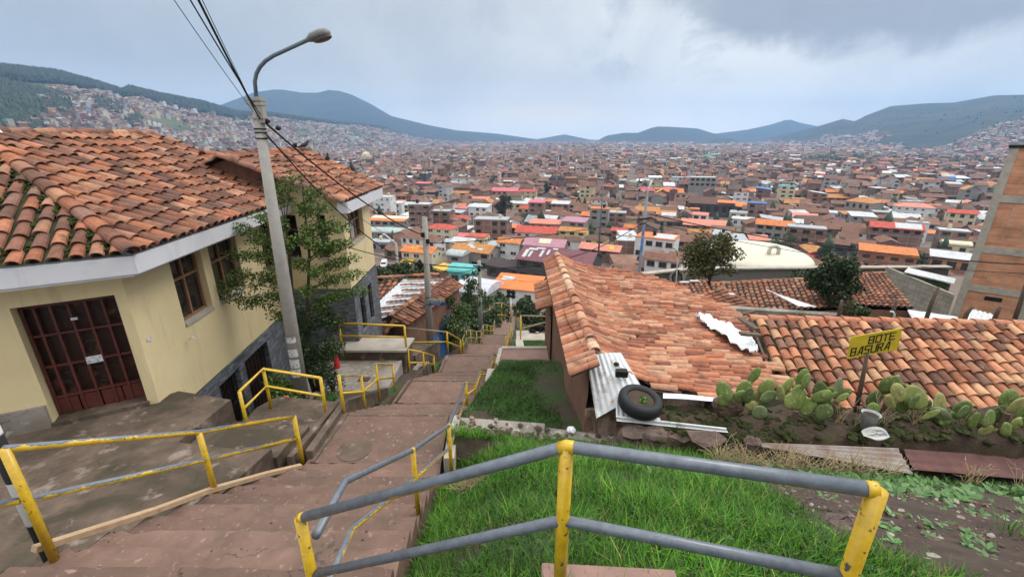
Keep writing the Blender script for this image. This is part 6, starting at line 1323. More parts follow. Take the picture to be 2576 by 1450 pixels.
# ---------------------------------------------------------------- houses
# u, v of the roof middle, roof width in px, wall height (m), depth ratio, yaw deg, roof kind, wall, roof colour, storeys, label
HS_=[
(967,491,46,12,.8,8,'flat','w_white','white',4,'white four-storey house with brick side and white sheet roof beside the yellow house'),
(1001,507,26,7,.8,8,'shed','w_white','white',2,'small white house annex right of the white four-storey house'),
(1057,509,56,15,.55,6,'flat','w_brick','white',5,'tall brick block with white top floor left of the lamp arm'),
(1111,526,48,10,.6,6,'flat','w_brick','grey',3,'long lower brick block right of the tall brick one'),
(978,548,104,5.5,.45,10,'shed','w_grey','orange',2,'wide low building with white and orange lean-to roof by the yellow house window'),
(972,577,94,5,.4,10,'barrel','w_grey','translucent',2,'grey building with glassy barrel roof and turquoise sheet'),
(1048,574,40,3,.6,8,'barrel','w_white','white',1,'small house with lumpy white sheet roof below the lamp head pole'),
(1113,567,72,7,.6,14,'hip','w_cream','red',3,'cream and white house under a clean red hip roof'),
(1143,549,50,5,.7,20,'gable','w_brown','brown',2,'house with rows of skylights in a brown tile roof'),
(1238,546,88,11,.5,6,'flat','w_brick','grey',3,'unfinished three-storey brick frame building below the big dark tree'),
(1293,566,36,3,.6,24,'shed','w_dark','bright',1,'small slanted orange awning right of the brick frame building'),
(1352,576,108,4,.55,8,'gable','w_white','red',1,'large hall with sloping bright red roof'),
(1060,621,90,6.5,.6,14,'gable','w_cream','orange',2,'cream house with two yellow skylights in its orange roof'),
(1198,620,112,6,.6,16,'gable','w_grey','ochre',2,'grey hall with white skylights in its orange-ochre gable roof'),
(1152,634,44,5,.7,14,'barrel','w_grey','translucent',2,'pale barrel-roofed annex in front of the ochre gable hall'),
(1285,601,62,8,.6,14,'gable','w_white','orange',3,'white three-storey house with two skylights in orange roof'),
(1182,589,64,4,.4,8,'shed','w_brown','pink',1,'low house with long rosy pink roof'),
(1272,476,70,7,.5,6,'gable','w_pinkish','pink',2,'large building with wide crimson-pink roof above the dark tree'),
(1163,520,32,4,.8,10,'shed','w_grey','pink',2,'small house with square pink roof'),
(1148,530,44,4,.6,14,'shed','w_grey','grey',2,'house with slanting grey metal roof below the square pink one'),
(1208,517,52,6,.7,12,'shed','w_white','white',2,'white villa with flat white roof on posts'),
(1161,482,46,4,.5,6,'gable','w_brown','ochre',2,'house with golden orange roof among brown tiles'),
(1108,483,18,4,.8,6,'shed','w_grey','blue',1,'small house with bright blue sheet roof'),
(1155,446,112,7,.12,4,'gable','w_white','brown',2,'long white colonial building with an arcade under brown tiles'),
(1148,457,26,6,.7,8,'flat','w_white','white',2,'small white cube house in front of the arcaded building'),
(1374,606,106,8,.6,10,'gable','w_brick','mauve',3,'brick building with lilac roof and one pale yellow panel'),
(1408,640,196,7,.6,14,'gable','w_dark','maroon',2,'large maroon metal shed with faded white painted strokes'),
(1282,660,104,4,.6,18,'gable','w_dark','black',1,'dark patched tile roof house left of the maroon shed'),
(1303,706,116,4,.75,10,'shed','w_white','bright',1,'big vivid orange sheet roof with a white square patch'),
(1206,716,86,4,1.0,16,'barrel','w_grey','silver',1,'silver and pinkish corrugated barrel roof below the teal one'),
(1170,672,70,4,.8,12,'barrel','w_teal','teal',1,'round turquoise roofed hall'),
(1114,668,38,3,.9,24,'shed','w_brown','yellow',1,'small yellow sheet roof left of the turquoise hall'),
(1021,657,26,3,.7,8,'shed','w_cream','yellow',1,'small yellow canopy below the house with yellow skylights'),
(1513,617,104,5,.5,12,'gable','w_brown','coral',2,'long salmon roofed house with a yellow corner panel'),
(1655,590,100,8,.7,14,'flat','w_white','orange',2,'big white two-storey house with orange and white roof right of the blue pole'),
(1675,642,92,7,.6,14,'gable','w_white','brown',2,'white house with wide windows and brown roof above the grey wall'),
(1500,594,60,6,.7,12,'hip','w_yellow','dark',2,'pale yellow house with dark brown hip roof'),
(1446,598,50,6,.8,12,'hip','w_white','dark',2,'white house with dark roof left of the pale yellow one'),
(1444,575,74,5,.5,12,'gable','w_yellow','ochre',2,'house with amber orange roof right of the red hall'),
(1447,551,62,8,.7,12,'shed','w_grey','mauve',3,'grey house with orange and mauve roof and a blue tarp'),
(1373,556,80,6,.5,8,'shed','w_grey','coral',2,'long house with thin coral roof and dark open floor'),
(1510,521,48,12,.7,8,'flat','w_grey','orange',4,'four-storey grey house with orange cornice left of the blue pole'),
(1552,531,48,8,.7,8,'flat','w_brick','grey',3,'flat topped brick house just left of the blue pole'),
(1352,505,40,12,.8,8,'shed','w_brick','pink',4,'brick tower house with pink lean-to roof'),
(1411,508,46,7,.7,8,'shed','w_brick','white',2,'brick house with white sheet roof in the middle of the town'),
(1517,498,58,6,.5,12,'gable','w_white','brown',2,'L-shaped white house among brown tile roofs'),
(1682,477,72,8,.5,4,'gable','w_blue','orange',2,'long blue warehouse with orange roof'),
(1712,492,50,5,.5,4,'gable','w_blue','maroon',1,'maroon roofed shed below the blue warehouse'),
(1785,505,96,8,.7,10,'gable','w_dark','dark',1,'huge grey-brown market roof with a dark open gable'),
(1828,505,40,9,.6,10,'gable','w_dark','bright',1,'bright red-orange gable attached to the market roof'),
(1773,560,116,5,.5,8,'gable','w_brick','coral',2,'long rosy red roof over a brick wall right of the blue pole'),
(1764,534,36,7,.7,14,'gable','w_white','coral',2,'white gabled house right of the blue pole wires'),
(1698,520,44,4,.7,8,'gable','w_grey','silver',1,'house with shiny silver roof right of the blue pole'),
(1742,523,36,6,.7,8,'flat','w_orangebrick','orange',2,'plain orange block house below the market roof'),
(1950,558,84,9,.6,12,'gable','w_grey','orange',3,'grey house with orange roof and white front behind the white dome'),
(2030,566,86,10,.5,10,'flat','w_brick','grey',3,'wide brick frame house with a dark vertical gap'),
(2253,566,108,9,.5,10,'gable','w_brick','red',3,'big brick house with red and white gable roof'),
(2233,628,116,6,.6,12,'shed','w_orangebrick','orange',2,'orange brick house with orange lean-to roof above the grey wall'),
(2397,640,84,5,.7,14,'shed','w_orangebrick','white',1,'brick shed with pale tin roof beside the brick building'),
(2405,608,54,4,.6,10,'barrel','w_cream','cream',1,'small hall with cream barrel roof left of the brick building'),
(2162,577,72,6,.6,12,'gable','w_white','brown',2,'white walled house with brown gable right of the brick frame house'),
(2098,604,66,5,.7,14,'gable','w_dark','brown',1,'dark timber house with brown gable behind the dome'),
(2165,606,60,5,.7,14,'gable','w_grey','brown',1,'grey house with brown gable, right of the dark timber one'),
(2175,503,62,10,.9,30,'hip','w_grey','ochre',2,'octagonal looking grey hall with orange-brown hip roof'),
(2107,480,58,8,.5,4,'gable','w_blue','orange',2,'pale blue school with orange tile roof among dark trees'),
(1981,465,36,14,.7,4,'flat','w_cream','teal',5,'striped five-floor hotel with turquoise roof'),
(1866,480,32,12,.7,4,'flat','w_white','brown',4,'striped four-floor building left of the turquoise hotel'),
(1768,444,64,18,.4,4,'flat','w_grey','white',5,'modern blue-grey office block'),
(2065,547,34,4,.8,10,'barrel','w_white','white',1,'small white barrel roof in the middle right'),
(2115,534,62,4,.4,10,'shed','w_white','white',1,'long pale tin roof right of the centre'),
(2146,536,70,3,.4,14,'gable','w_brown','bright',1,'house with vermilion roofs right of the long pale tin roof'),
(2400,574,60,9,.6,10,'flat','w_brick','white',3,'brick house with white water tank roof near the brick building'),
(2340,580,60,4,.5,14,'gable','w_grey','bright',1,'low houses with crumpled orange sheet roof'),
(2300,516,80,8,.5,10,'hip','w_white','coral',3,'white terraces with salmon hip roof on the right'),
(2310,556,44,9,.6,10,'flat','w_white','grey',4,'white and blue four-floor house right of the big red gable'),
(2420,530,56,10,.6,10,'gable','w_cream','red',3,'cream house with red roof near the brick building edge'),
(2390,506,84,4,.4,8,'shed','w_white','white',1,'long white tin roofs near the right edge'),
(1905,508,44,10,.7,10,'flat','w_brick','blue',3,'brick block with pale blue sheet roof'),
(1870,548,50,4,.5,12,'shed','w_white','white',1,'pair of white tin roofs left of the grey orange-roofed house'),
(1995,603,110,2.5,.35,12,'flat','w_grey','cream',1,'low cream wall building with sports court behind the dome'),
(1450,610,40,4,.7,14,'gable','w_grey','orange',1,'small orange roof between the lilac roof and the yellow house'),
(1560,575,40,5,.7,12,'gable','w_brown','red',2,'house with red striped tile roof left of the big white house'),
(1590,566,34,4,.7,18,'gable','w_white','orange',2,'small white house with pointed orange roof at the blue pole'),
(1330,478,44,8,.5,6,'gable','w_yellow','red',3,'yellow house at the end of the crimson roof'),
(1405,531,40,3,.7,12,'gable','w_blue','ochre',1,'small house with orange and crimson roof'),
(1306,508,50,4,.5,10,'shed','w_yellow','white',1,'low yellow walled shed right of the dark tree'),
(1580,545,44,4,.5,10,'shed','w_yellow','brown',1,'low house with yellow strip roof right of the flat brick one'),
(1345,600,56,3,.5,10,'gable','w_grey','brown',1,'low brown roof between the red hall and the lilac roof'),
(1232,589,70,3,.5,10,'shed','w_brown','coral',1,'low orange-pink roof in front of the brick frame building'),
(1100,600,80,3,.4,12,'gable','w_grey','grey',1,'long grey sheet roof right of the yellow-skylight house'),
(1000,621,60,4,.6,12,'gable','w_brown','brown',1,'rusty brown roof beside the slender pole'),
(958,602,60,4,.5,12,'flat','w_grey','grey',1,'curved grey concrete terrace under the glassy barrel roof'),
]
def house_geo(w,d,h,kind,rise,over=.45):
    """local verts: walls, roof (origin on the ground at the plan centre)"""
    a,b=w/2,d/2; D=9.0
    W=[(-a,-b,-D),(a,-b,-D),(a,b,-D),(-a,b,-D),(-a,-b,h),(a,-b,h),(a,b,h),(-a,b,h)]; WF=[(0,1,5,4),(1,2,6,5),(2,3,7,6),(3,0,4,7)]
    A_,B_=a+over,b+over
    if kind=='gable':
        e=h-rise*over/b+.02; R_=[(-A_,-B_,e),(A_,-B_,e),(A_,B_,e),(-A_,B_,e),(-A_,0,h+rise),(A_,0,h+rise)]; t=.14
        R_+= [(x,y,z-t) for x,y,z in R_]; RF=[(0,1,5,4),(2,3,4,5),(7,6,10,11),(9,8,11,10),(0,6,7,1),(2,8,9,3),(0,4,10,6),(4,3,9,10),(1,7,11,5),(5,11,8,2)]
        W+=[(-a,0,h+rise-.1),(a,0,h+rise-.1)]; WF+=[(7,4,8),(5,6,9)]
    elif kind=='hip':
        e=h; k=min(a,b)*.95 if a>b else 0; R_=[(-A_,-B_,e),(A_,-B_,e),(A_,B_,e),(-A_,B_,e),(-A_+k,0,h+rise),(A_-k,0,h+rise)]; RF=[(0,1,5,4),(2,3,4,5),(3,0,4),(1,2,5),(3,2,1,0)]
    elif kind=='shed':
        t=.15; R_=[(-A_,-B_,h),(A_,-B_,h),(A_,B_,h+rise),(-A_,B_,h+rise)]; R_+=[(x,y,z+t) for x,y,z in R_]; RF=[(3,2,1,0),(4,5,6,7),(0,1,5,4),(1,2,6,5),(2,3,7,6),(3,0,4,7)]
        W[6]=(a,b,h+rise-.02); W[7]=(-a,b,h+rise-.02)
    elif kind=='barrel':
        n=8; R_=[];RF=[]
        for i in range(n+1): th=math.pi*i/n; R_+=[(-A_,-B_*math.cos(th),h+rise*math.sin(th)),(A_,-B_*math.cos(th),h+rise*math.sin(th))]
        for i in range(n): RF.append((2*i,2*i+1,2*i+3,2*i+2))
        RF.append(tuple(2*i for i in range(n,-1,-1))); RF.append(tuple(2*i+1 for i in range(n+1)))
    else:
        t=.35; R_=[(-a-.12,-b-.12,h),(a+.12,-b-.12,h),(a+.12,b+.12,h),(-a-.12,b+.12,h)]; R_+=[(x,y,z+t) for x,y,z in R_]; RF=[(0,1,5,4),(1,2,6,5),(2,3,7,6),(3,0,4,7),(4,5,6,7),(3,2,1,0)]
    return W,WF,R_,RF
def _win(fr):
    me=bpy.data.meshes.new('window'); b=MB(); b.mi=0
    if fr:
        for c,z in (((-.46,0,0),(.08,.12,1)),((.46,0,0),(.08,.12,1)),((0,0,.46),(.84,.12,.08)),((0,0,-.47),(1.12,.2,.06)),((0,-.01,0),(.05,.1,.84))): b.box(c,z)
        b.mi=1; b.box((0,-.0,0),(.84,.09,.84))
    else:
        b.box((0,-.0,-.49),(1.06,.14,.07)); b.mi=1; b.box((0,-.01,.02),(1,.1,.94))
    me.from_pydata(b.v,[],b.f); me.materials.append(M_['w_brown'] if fr==1 else (M_['w_white'] if fr==2 else M_['w_grey'])); me.materials.append(M_['window_glass']); me.polygons.foreach_set('material_index',b.m); return me
_wm,_wd,_ww=_win(0),_win(1),_win(2)
_tk=bpy.data.meshes.new('water_tank'); b=MB(); b.lathe([(.62,0),(.66,.1),(.66,1.1),(.5,1.3),(.12,1.38),(0,1.38)],12); b.box((0,0,-.25),(1.1,1.1,.5)); _tk.from_pydata(b.v,[],b.f)
_tkb=_tk.copy(); _tk.materials.append(M_['w_cream']); _tkb.materials.append(M_['black'])
used=[]   # (x,y,radius) of placed houses
def town_house(x,y,z,w,d,h,yaw,kind,wall,roof,st,label,group,nwin=8,name='house'):
    e=empty(name,(x,y,z),label,'house',group,rz=R(yaw)); rise={'gable':.2*d,'hip':.22*min(w,d),'shed':.12*d,'barrel':.26*d,'flat':.3}[kind]; rise=min(rise,3.2)
    W,WF,R_,RF=house_geo(w,d,h,kind,rise)
    def mk_(nm,V,F,m):
        me=bpy.data.meshes.new(nm); me.from_pydata(V,[],F); me.materials.append(M_[m]); o=bpy.data.objects.new(nm,me); COL.objects.link(o); o.parent=e; return o
    mk_('wall',W,WF,wall); r=mk_('roof',R_,RF,'r_'+roof)
    if nwin:
        fh=h/max(1,st); cw=max(1,min(5,int(w/3.4))); k=0; mesh=_wm if wall in('w_brick','w_brown','w_grey','w_orangebrick','w_dark') else random.choice((_wd,_wd,_ww)); wf=rnd(.38,.7); hf=rnd(.36,.52)
        for f in range(st-1,-1,-1):
            for c in range(cw):
                if k>=nwin: break
                if random.random()<.12: continue
                o=bpy.data.objects.new('window',mesh); COL.objects.link(o); o.parent=e; o.location=(-w/2+w*(c+.5)/cw,-d/2-.05,f*fh+fh*.55); o.scale=(min(2.4,w/cw*wf),1,fh*hf); k+=1
        if d>5 and nwin>4:
            side=1 if x<0 else -1
            for f in range(st-1,-1,-1):
                for c in range(2):
                    if random.random()<.4: continue
                    o=bpy.data.objects.new('window',mesh); COL.objects.link(o); o.parent=e; o.location=(side*(w/2+.05),-d/4+d/2*c,f*fh+fh*.55); o.scale=(1.1,1,fh*.38); o.rotation_euler[2]=R(90)*side
    if nwin and kind=='flat' and random.random()<.7:
        o=bpy.data.objects.new('water_tank',random.choice((_tk,_tkb))); COL.objects.link(o); o.parent=e; o.location=(rnd(-.3,.3)*w,rnd(-.2,.3)*d,h+.85)
    used.append((x,y,max(w,d)*.52)); return e,r
def solve(u,v,h):
    d=ray(u,v); s=d.x/d.y; y=60.0
    while y<3000:
        if d.z*(y/d.y)<=float(H(np.array([s*y]),np.array([y]))[0])+h: break
        y*=1.01
    return s*y,y
special={}
for (u,v,wp,h,dr,yaw,kind,wall,roof,st,lab) in HS_:
    x,y=solve(u,v,h+.8); dep=proj((x,y,-40))[2]; w=wp*dep/FPX*.94; d=min(max(5,w*dr),40); z=float(H(np.array([x]),np.array([y]))[0])
    e,r=town_house(x,y,z,w,d,h,-1.7*yaw+math.degrees(-math.atan2(x,y))*.35,kind,wall,roof,st,lab,'houses of the town below',nwin=10)
    special[lab]=(e,r,w,d,h)
def panel(lab,s,q,ws,qs,m,name='skylight'):
    """flat sheet let into the front slope of a roof: s across (-.5..5), q up the front slope (0..1)"""
    e,r,w,d,h=special[lab]; k=[l for l in HS_ if l[-1]==lab][0][6]; b=d/2; rise=min({'gable':.2*d,'shed':.12*d,'barrel':.26*d,'hip':.22*min(w,d),'flat':.3}[k],3.2)
    def P(s_,q_):
        if k=='shed': return (w*s_,-b+d*q_,h+rise*q_+.24)
        if k=='flat': return (w*s_,-b+d*q_,h+.40)
        return (w*s_,-b+b*q_,h+rise*q_+.10)
    V=[P(s-ws/2,q-qs/2),P(s+ws/2,q-qs/2),P(s+ws/2,q+qs/2),P(s-ws/2,q+qs/2)]; me=bpy.data.meshes.new(name); V2=[(a,b_,c-.06) for a,b_,c in V]; me.from_pydata(V+V2,[],[(0,1,2,3),(0,4,5,1),(1,5,6,2),(2,6,7,3),(3,7,4,0)]); me.materials.append(M_[m]); o=bpy.data.objects.new(name,me); COL.objects.link(o); o.parent=r
L_=lambda k:[l[-1] for l in HS_ if k in l[-1]][0]
for s in (-.22,-.08): panel(L_('two yellow skylights'),s,.6,.12,.32,'r_yellow')
panel(L_('two yellow skylights'),.25,.7,.1,.3,'r_white')
for s,q in ((-.1,.7),(0,.5),(.22,.35)): panel(L_('white skylights in its orange-ochre'),s,q,.13,.22,'r_white')
for s in (-.15,.1): panel(L_('two skylights in orange roof'),s,.6,.08,.3,'r_white')
for s in (-.3,-.15,0,.15,.3): panel(L_('rows of skylights'),s,.6,.05,.35,'r_white')
panel(L_('vivid orange'),-.27,.66,.28,.26,'r_white'); panel(L_('pale yellow panel'),.0,.6,.3,.6,'r_cream'); panel(L_('yellow corner panel'),.3,.5,.14,.6,'r_yellow')
panel(L_('orange and white roof right'),.2,.5,.5,.8,'r_white','roof_sheet'); panel(L_('red and white gable'),.22,.5,.5,.9,'r_white','roof_sheet'); panel(L_('white and orange lean-to'),0,.7,1.0,.55,'r_cream','roof_sheet')
panel(L_('turquoise sheet'),.1,1.02,.3,.3,'r_teal','roof_sheet'); 
for s,ws,q,qs in ((-.42,.05,.4,.55),(-.35,.13,.74,.12),(-.35,.035,.38,.4),(-.25,.13,.84,.1),(-.2,.035,.5,.45),(-.12,.03,.62,.36),(-.05,.07,.9,.09)): panel(L_('large maroon'),s,q,ws,qs,'r_white','painted_stroke')
# church, towers and domes of the old centre
def church(u,v,lab,dome=True):
    x,y=solve(u,v+6,6); z=-47; e=empty('church',(x,y,z),lab,'church'); s=proj((x,y,z))[2]/FPX
    mb=MB(); w=74*s
    mb.box((x+2,y,z+5),(w,22*s,10)); mb.box((x+w*.3,y+4,z+3.5),(w*.5,26*s,7)); mb.build('wall',M_['w_brown'],e); mb=MB(); mb.prism([(x-w/2+1,y-11*s),(x+w/2+3,y-11*s),(x+w/2+3,y+11*s),(x-w/2+1,y+11*s)],z+10,lambda p:z+10.5+2.4*(1-abs(p[1]-y)/(11*s))); mb.build('roof',M_['r_ochre'],e)
    for (du,dv,ww) in ((-66,-2,18),(-46,-2,18)):
        c=at(u+du,v+dv,y=y-3); mb=MB(); W_=ww*s; mb.box((c.x,c.y,z+(c.z-z)/2),(W_,W_,c.z-z)); t=mb.build('tower',M_['w_brown'],e)
        mb=MB(); mb.lathe([(W_*.5,c.z),(W_*.46,c.z+2.2),(W_*.3,c.z+4),(.3,c.z+5),(.2,c.z+6.5),(0,c.z+6.6)],12,c=(c.x,c.y,0)); mb.build('belfry',M_['w_dark'],t)
    if dome:
        c=at(u+8,v-4,y=y); r=17*s; mb=MB(); mb.lathe([(r,c.z-8),(r,c.z),(r*.97,c.z+.6),(r*.8,c.z+3.6),(r*.5,c.z+5.6),(r*.16,c.z+6.6),(r*.12,c.z+8.6),(0,c.z+9)],16,c=(c.x,c.y,0)); mb.build('dome',M_['w_brown'],e)
    used.append((x,y,w*.7)); return e
church(1457,455,'brown stone church with big dome and two towers in the old centre')
for (u,vt,vb,w,lab) in ((1190,425,446,13,'square stone belfry behind the arcaded white building'),(1183-46,398,412,10,'domed church tower in the distance left of centre'),(2129,408,430,11,'left of two brick towers with white domes on the right'),(2142,409,430,11,'right of two brick towers with white domes on the right'),(922,392,404,22,'pale domed church beside the far corner of the yellow roof')):
    x,y=solve(u,vb,4); a=at(u,vt,y=y); s=proj((x,y,-45))[2]/FPX; W_=w*s; e=empty('church_tower',(x,y,-47),lab,'tower'); mb=MB(); mb.box((x,y,(a.z-47)/2),(W_,W_,a.z+47)); mb.build('shaft',M_['w_brown'] if 'pale' not in lab else M_['w_cream'],e)
    mb=MB(); mb.lathe([(W_*.5,a.z),(W_*.45,a.z+W_*.25),(W_*.2,a.z+W_*.42),(0,a.z+W_*.5)],12,c=(x,y,0)); mb.build('dome',M_['w_white'] if 'white domes' in lab else (M_['w_cream'] if 'pale' in lab else M_['w_dark']),e); used.append((x,y,W_))
# green stadium shell
x,y=solve(1797,404,3); s=proj((x,y,-45))[2]/FPX; e=empty('sports_hall',(x,y,-47),'large green curved sports hall roof near the right hills','building'); mb=MB(); n=10
vs=[];Wd=27*s
for i in range(n+1): t=math.pi*i/n; vs+=[(x-Wd*math.cos(t),y-14,-45+12*math.sin(t)),(x-Wd*math.cos(t),y+30,-45+12*math.sin(t))]
mb.add(vs,[(2*i,2*i+2,2*i+3,2*i+1) for i in range(n)]+[tuple(2*i for i in range(n,-1,-1))]); mb.build('roof',mat('green_roof',base=(.06,.22,.13),var=.1,rough=.6,bump=0),e); used.append((x,y,Wd))
# trees in the town
def town_tree(lab,u,vt,vb,w,n,size,cols,**k):
    x,y=solve(u,vb,1.0); z=float(H(np.array([x]),np.array([y]))[0]); t=at(u,vt,y=y); dep=proj((x,y,z))[2]; k.setdefault('group',None)
    used.append((x,y,w*dep/FPX*.4)); return tree(lab,(x,y,z),t.z-z,w*dep/FPX,n,size,cols,**k)
town_tree('big ragged dark eucalyptus tree above the brick frame building',1270,487,548,44,2600,.9,[(.022,.032,.02),(.03,.045,.026),(.05,.06,.045)],low=.25,nl=22,trunk=.4)
town_tree('dark oval cypress above the crimson-pink roof',1268,431,453,17,800,1.3,DARK,low=.05,nl=12,trunk=.5,shape='column')
town_tree('flat-topped araucaria before the stone church',1380,457,500,24,700,1.1,DARK,low=.55,nl=12,trunk=.4)
town_tree('dark conifer just right of the yellow house ridge',910,403,436,18,700,1.2,DARK,low=.1,nl=14,trunk=.4,shape='cone')
town_tree('small round tree right of the dark conifer',970,422,436,20,500,1.2,DARK,low=.1,nl=8,trunk=.3)
for (u,vt,vb,w,l) in ((2035,480,515,60,'left clump of dark trees round the pale blue school'),(2110,474,512,44,'middle dark tree in front of the pale blue school'),(2140,486,514,30,'right dark tree beside the octagonal hall'),(1750,474,494,22,'pointed dark tree over the market roof'),(2350,538,566,42,'left round tree near the brick building'),(2395,532,570,44,'middle bushy tree near the brick building'),(2425,545,572,40,'right low tree near the brick building'),(2380,476,492,34,'dark rounded tree on the far right rooftops'),(1968,588,632,62,'round tree left of the cream dome loop'),(2152,610,645,30,'small dark tree in the sports court'),(2283,628,662,72,'low wide dark bush under the lamp on the right'),(1335,532,556,54,'light green tree right of the dark eucalyptus'),(1108,470,490,14,'small tree among the brown roofs, left'),(1855,400,425,26,'dark trees near the green sports hall'),(1035,384,396,70,'long dark wood of tall trees left of centre')):
    town_tree(l,u,vt,vb,w,900,max(.35,.010*w),DARK+MIDG[:2] if 'light' not in l else MIDG,low=.05,nl=14,trunk=.2)
# generic town: every plot a house, nearest ones individual
GY=R(15); cg,sg=math.cos(GY),math.sin(GY)
cand=[]
def zone(y0,y1,px,py):
    R_=y1*1.45
    nx=int(2*R_/px); ny_=int(2*R_/py)
    I,J=np.meshgrid(np.arange(-nx//2,nx//2),np.arange(-ny_//2,ny_//2),indexing='ij'); st=(I%6==5)|(J%5==4)
    gx=(I*px+rng.uniform(-.12,.12,I.shape)*px); gy=(J*py+rng.uniform(-.12,.12,I.shape)*py)
    x=gx*cg+gy*sg; y=-gx*sg+gy*cg; k=(y>y0)&(y<=y1)&(np.abs(x)<y*1.32+30)&~(st&(rng.random(I.shape)<.75)); return np.stack([x[k],y[k]],1)
Z1=zone(84,420,10.2,9.4); Z2=zone(420,1000,10.5,9.6); Z3=zone(1000,2000,14,13); Z4=zone(2000,4600,27,25)
ROOFS=['brown','dark','ochre','orange','coral','white','grey','red','silver','blue','teal','pink','maroon']; RPW=[.54,.18,.06,.016,.022,.07,.06,.016,.03,.008,.005,.008,.01]; RPW=[q/sum(RPW) for q in RPW]
WALLS=['w_brick','w_white','w_cream','w_grey','w_brown','w_yellow','w_pinkish','w_dark']; WPW=[.28,.13,.10,.15,.24,.04,.03,.03]; WPW=[q/sum(WPW) for q in WPW]
WPF=[.22,.30,.16,.12,.13,.03,.03,.01]
WC={k:np.array(c) for k,c in dict(w_brick=(.225,.122,.088),w_white=(.50,.50,.50),w_cream=(.46,.41,.31),w_grey=(.30,.285,.27),w_brown=(.19,.125,.095),w_yellow=(.52,.46,.28),w_pinkish=(.42,.26,.21),w_dark=(.08,.075,.072)).items()}
plots=[]
U=np.array(used)
for zi,Z in enumerate((Z1,Z2,Z3,Z4)):
    for (x,y) in Z:
        if zi<2 and len(U) and np.any((U[:,0]-x)**2+(U[:,1]-y)**2<(U[:,2]+4.5)**2): continue
        if y<170 and (x<.25*y or x>1.0*y): continue
        s=[1,1.0,1.25,2.2][zi]; w=rnd(6,12)*s*(1.5 if random.random()<.14 else 1); d=rnd(6,9.5)*s; r=rng.choice(len(ROOFS),p=RPW); wl=rng.choice(len(WALLS),p=WPW if zi<2 else WPF)
        if zi>=2 and random.random()<.22: r=random.choice((5,5,6,4))
        rt=np.clip((x/y-.1)/.5,0,1); st=random.choices([1,2,3,4,5],[.52-.3*rt,.36,.08+.14*rt,.03+.11*rt,.01+.05*rt])[0]
        if x/y<.22 and y>330 and random.random()<.55 and r>1: r=0
        if y<170: st=1; r=0 if r>2 else r
        elif y<300: st=min(st,2); r=r if r not in (9,10,11) else 0
        kind='gable' if r<=4 and random.random()<.8 else random.choice(['hip','gable','shed','flat']); 
        if r in(5,6,8): kind=random.choice(['shed','flat','gable','shed'])
        plots.append([x,y,w,d,st*rnd(2.6,3.1),-17+90*random.choice([0,0,1])+rnd(-13,13),kind,WALLS[wl],ROOFS[r],st])
# remove everything on the hills' upper halves, keep houses climbing the feet
XY=np.array([(p[0],p[1]) for p in plots]); ZH=H(XY[:,0],XY[:,1])
def hillfrac(h): a=XY[:,0]/XY[:,1]; zc,r1=h.crest(a); r0=np.interp(a,*h.r0); f=(XY[:,1]-r0)/(r1-r0); return np.where((a>h.az[0])&(a<h.az[-1]),f,-1),a
keep=np.ones(len(plots),bool)
fl,aa=hillfrac(HL); ua=CX+aa*FPX*1.058
lim=np.interp(ua,[-100,0,100,190,260,330,400,520,600,700,900,1100],[.10,.13,.22,.55,.58,.62,.60,.50,.52,.74,.9,.95]); nzz=pnoise(XY[:,0]/90,XY[:,1]/90,21)
keep&=~((fl>lim)&(fl>0)); keep&=~((fl>.12)&(nzz>.55)); keep&=~((fl>1))
for h,l in ((HR,.5),(HS,.66),(HB,.1)):
    f,_=hillfrac(h); nz2=pnoise(XY[:,0]/160,XY[:,1]/160,31); keep&=~((f>0)&((f>l)|((f>.08)&(nz2>.05+.45*(1-f/l)))|(f>1)))
keep&=~((np.abs(XY[:,0]-XY[:,1]*.262)<5.5)&(XY[:,1]>450)&(XY[:,1]<1300))
idx=[i for i in range(len(plots)) if keep[i]]
# screen test of plots for individuals
def seen(u,v):
    if u<925 or u>2440 or v>690: return False
    if u<960 and v>470: return False
    if 1380<u<1960 and v>640: return False
    return True
sc=[]
for i in idx:
    p=plots[i]; u,v,dep=proj((p[0],p[1],ZH[i]+p[4]))
    if seen(u,v) and dep<700: sc.append((p[2]/dep*FPX,i,u,v))
sc.sort(reverse=True); NI=205
indiv={i:(u,v) for _,i,u,v in sc[:NI]}
LM=[('the blue pole',1620,560),('the large maroon shed',1408,640),('the vivid orange sheet roof',1303,706),('the lilac roof',1374,606),('the brick frame building',1238,546),('the big eucalyptus tree',1270,515),('the crimson-pink roof',1272,476),('the stone church',1457,450),('the blue warehouse',1682,477),('the market roof',1785,505),('the octagonal hall',2175,503),('the red hall',1352,576),('the big white two-storey house',1655,590),('the rosy red long roof',1773,560),('the cream dome',1945,640),('the brick tower building',2480,500),('the tall brick block',1057,509),('the arcaded white building',1155,446),('the araucaria',1380,470),('the pale blue school',2107,480),('the turquoise hotel',1981,465),('the big red gable house',2253,566),('the wide brick frame house',2030,566),('the grey orange-roofed house',1950,558),('the four-storey grey house',1510,521),('the brick tower house',1352,505),('the white villa',1208,517),('the white terraces',2300,516),('the white gabled house',1764,534),('the pale yellow house',1500,594)]
WN=dict(w_brick='brick',w_white='white',w_cream='cream',w_grey='grey',w_brown='brown walled',w_yellow='yellow',w_pinkish='pinkish',w_dark='dark')
RN=dict(brown='brown tile',dark='dark tile',ochre='ochre',orange='orange',coral='salmon',white='white sheet',grey='grey sheet',red='red',silver='silver',blue='blue',teal='teal',pink='pink',maroon='maroon')
KN=dict(gable='gable',hip='hip',shed='lean-to',flat='flat')
SN={1:'one-storey',2:'two-storey',3:'three-storey',4:'four-storey',5:'five-storey'}
seenlab={}
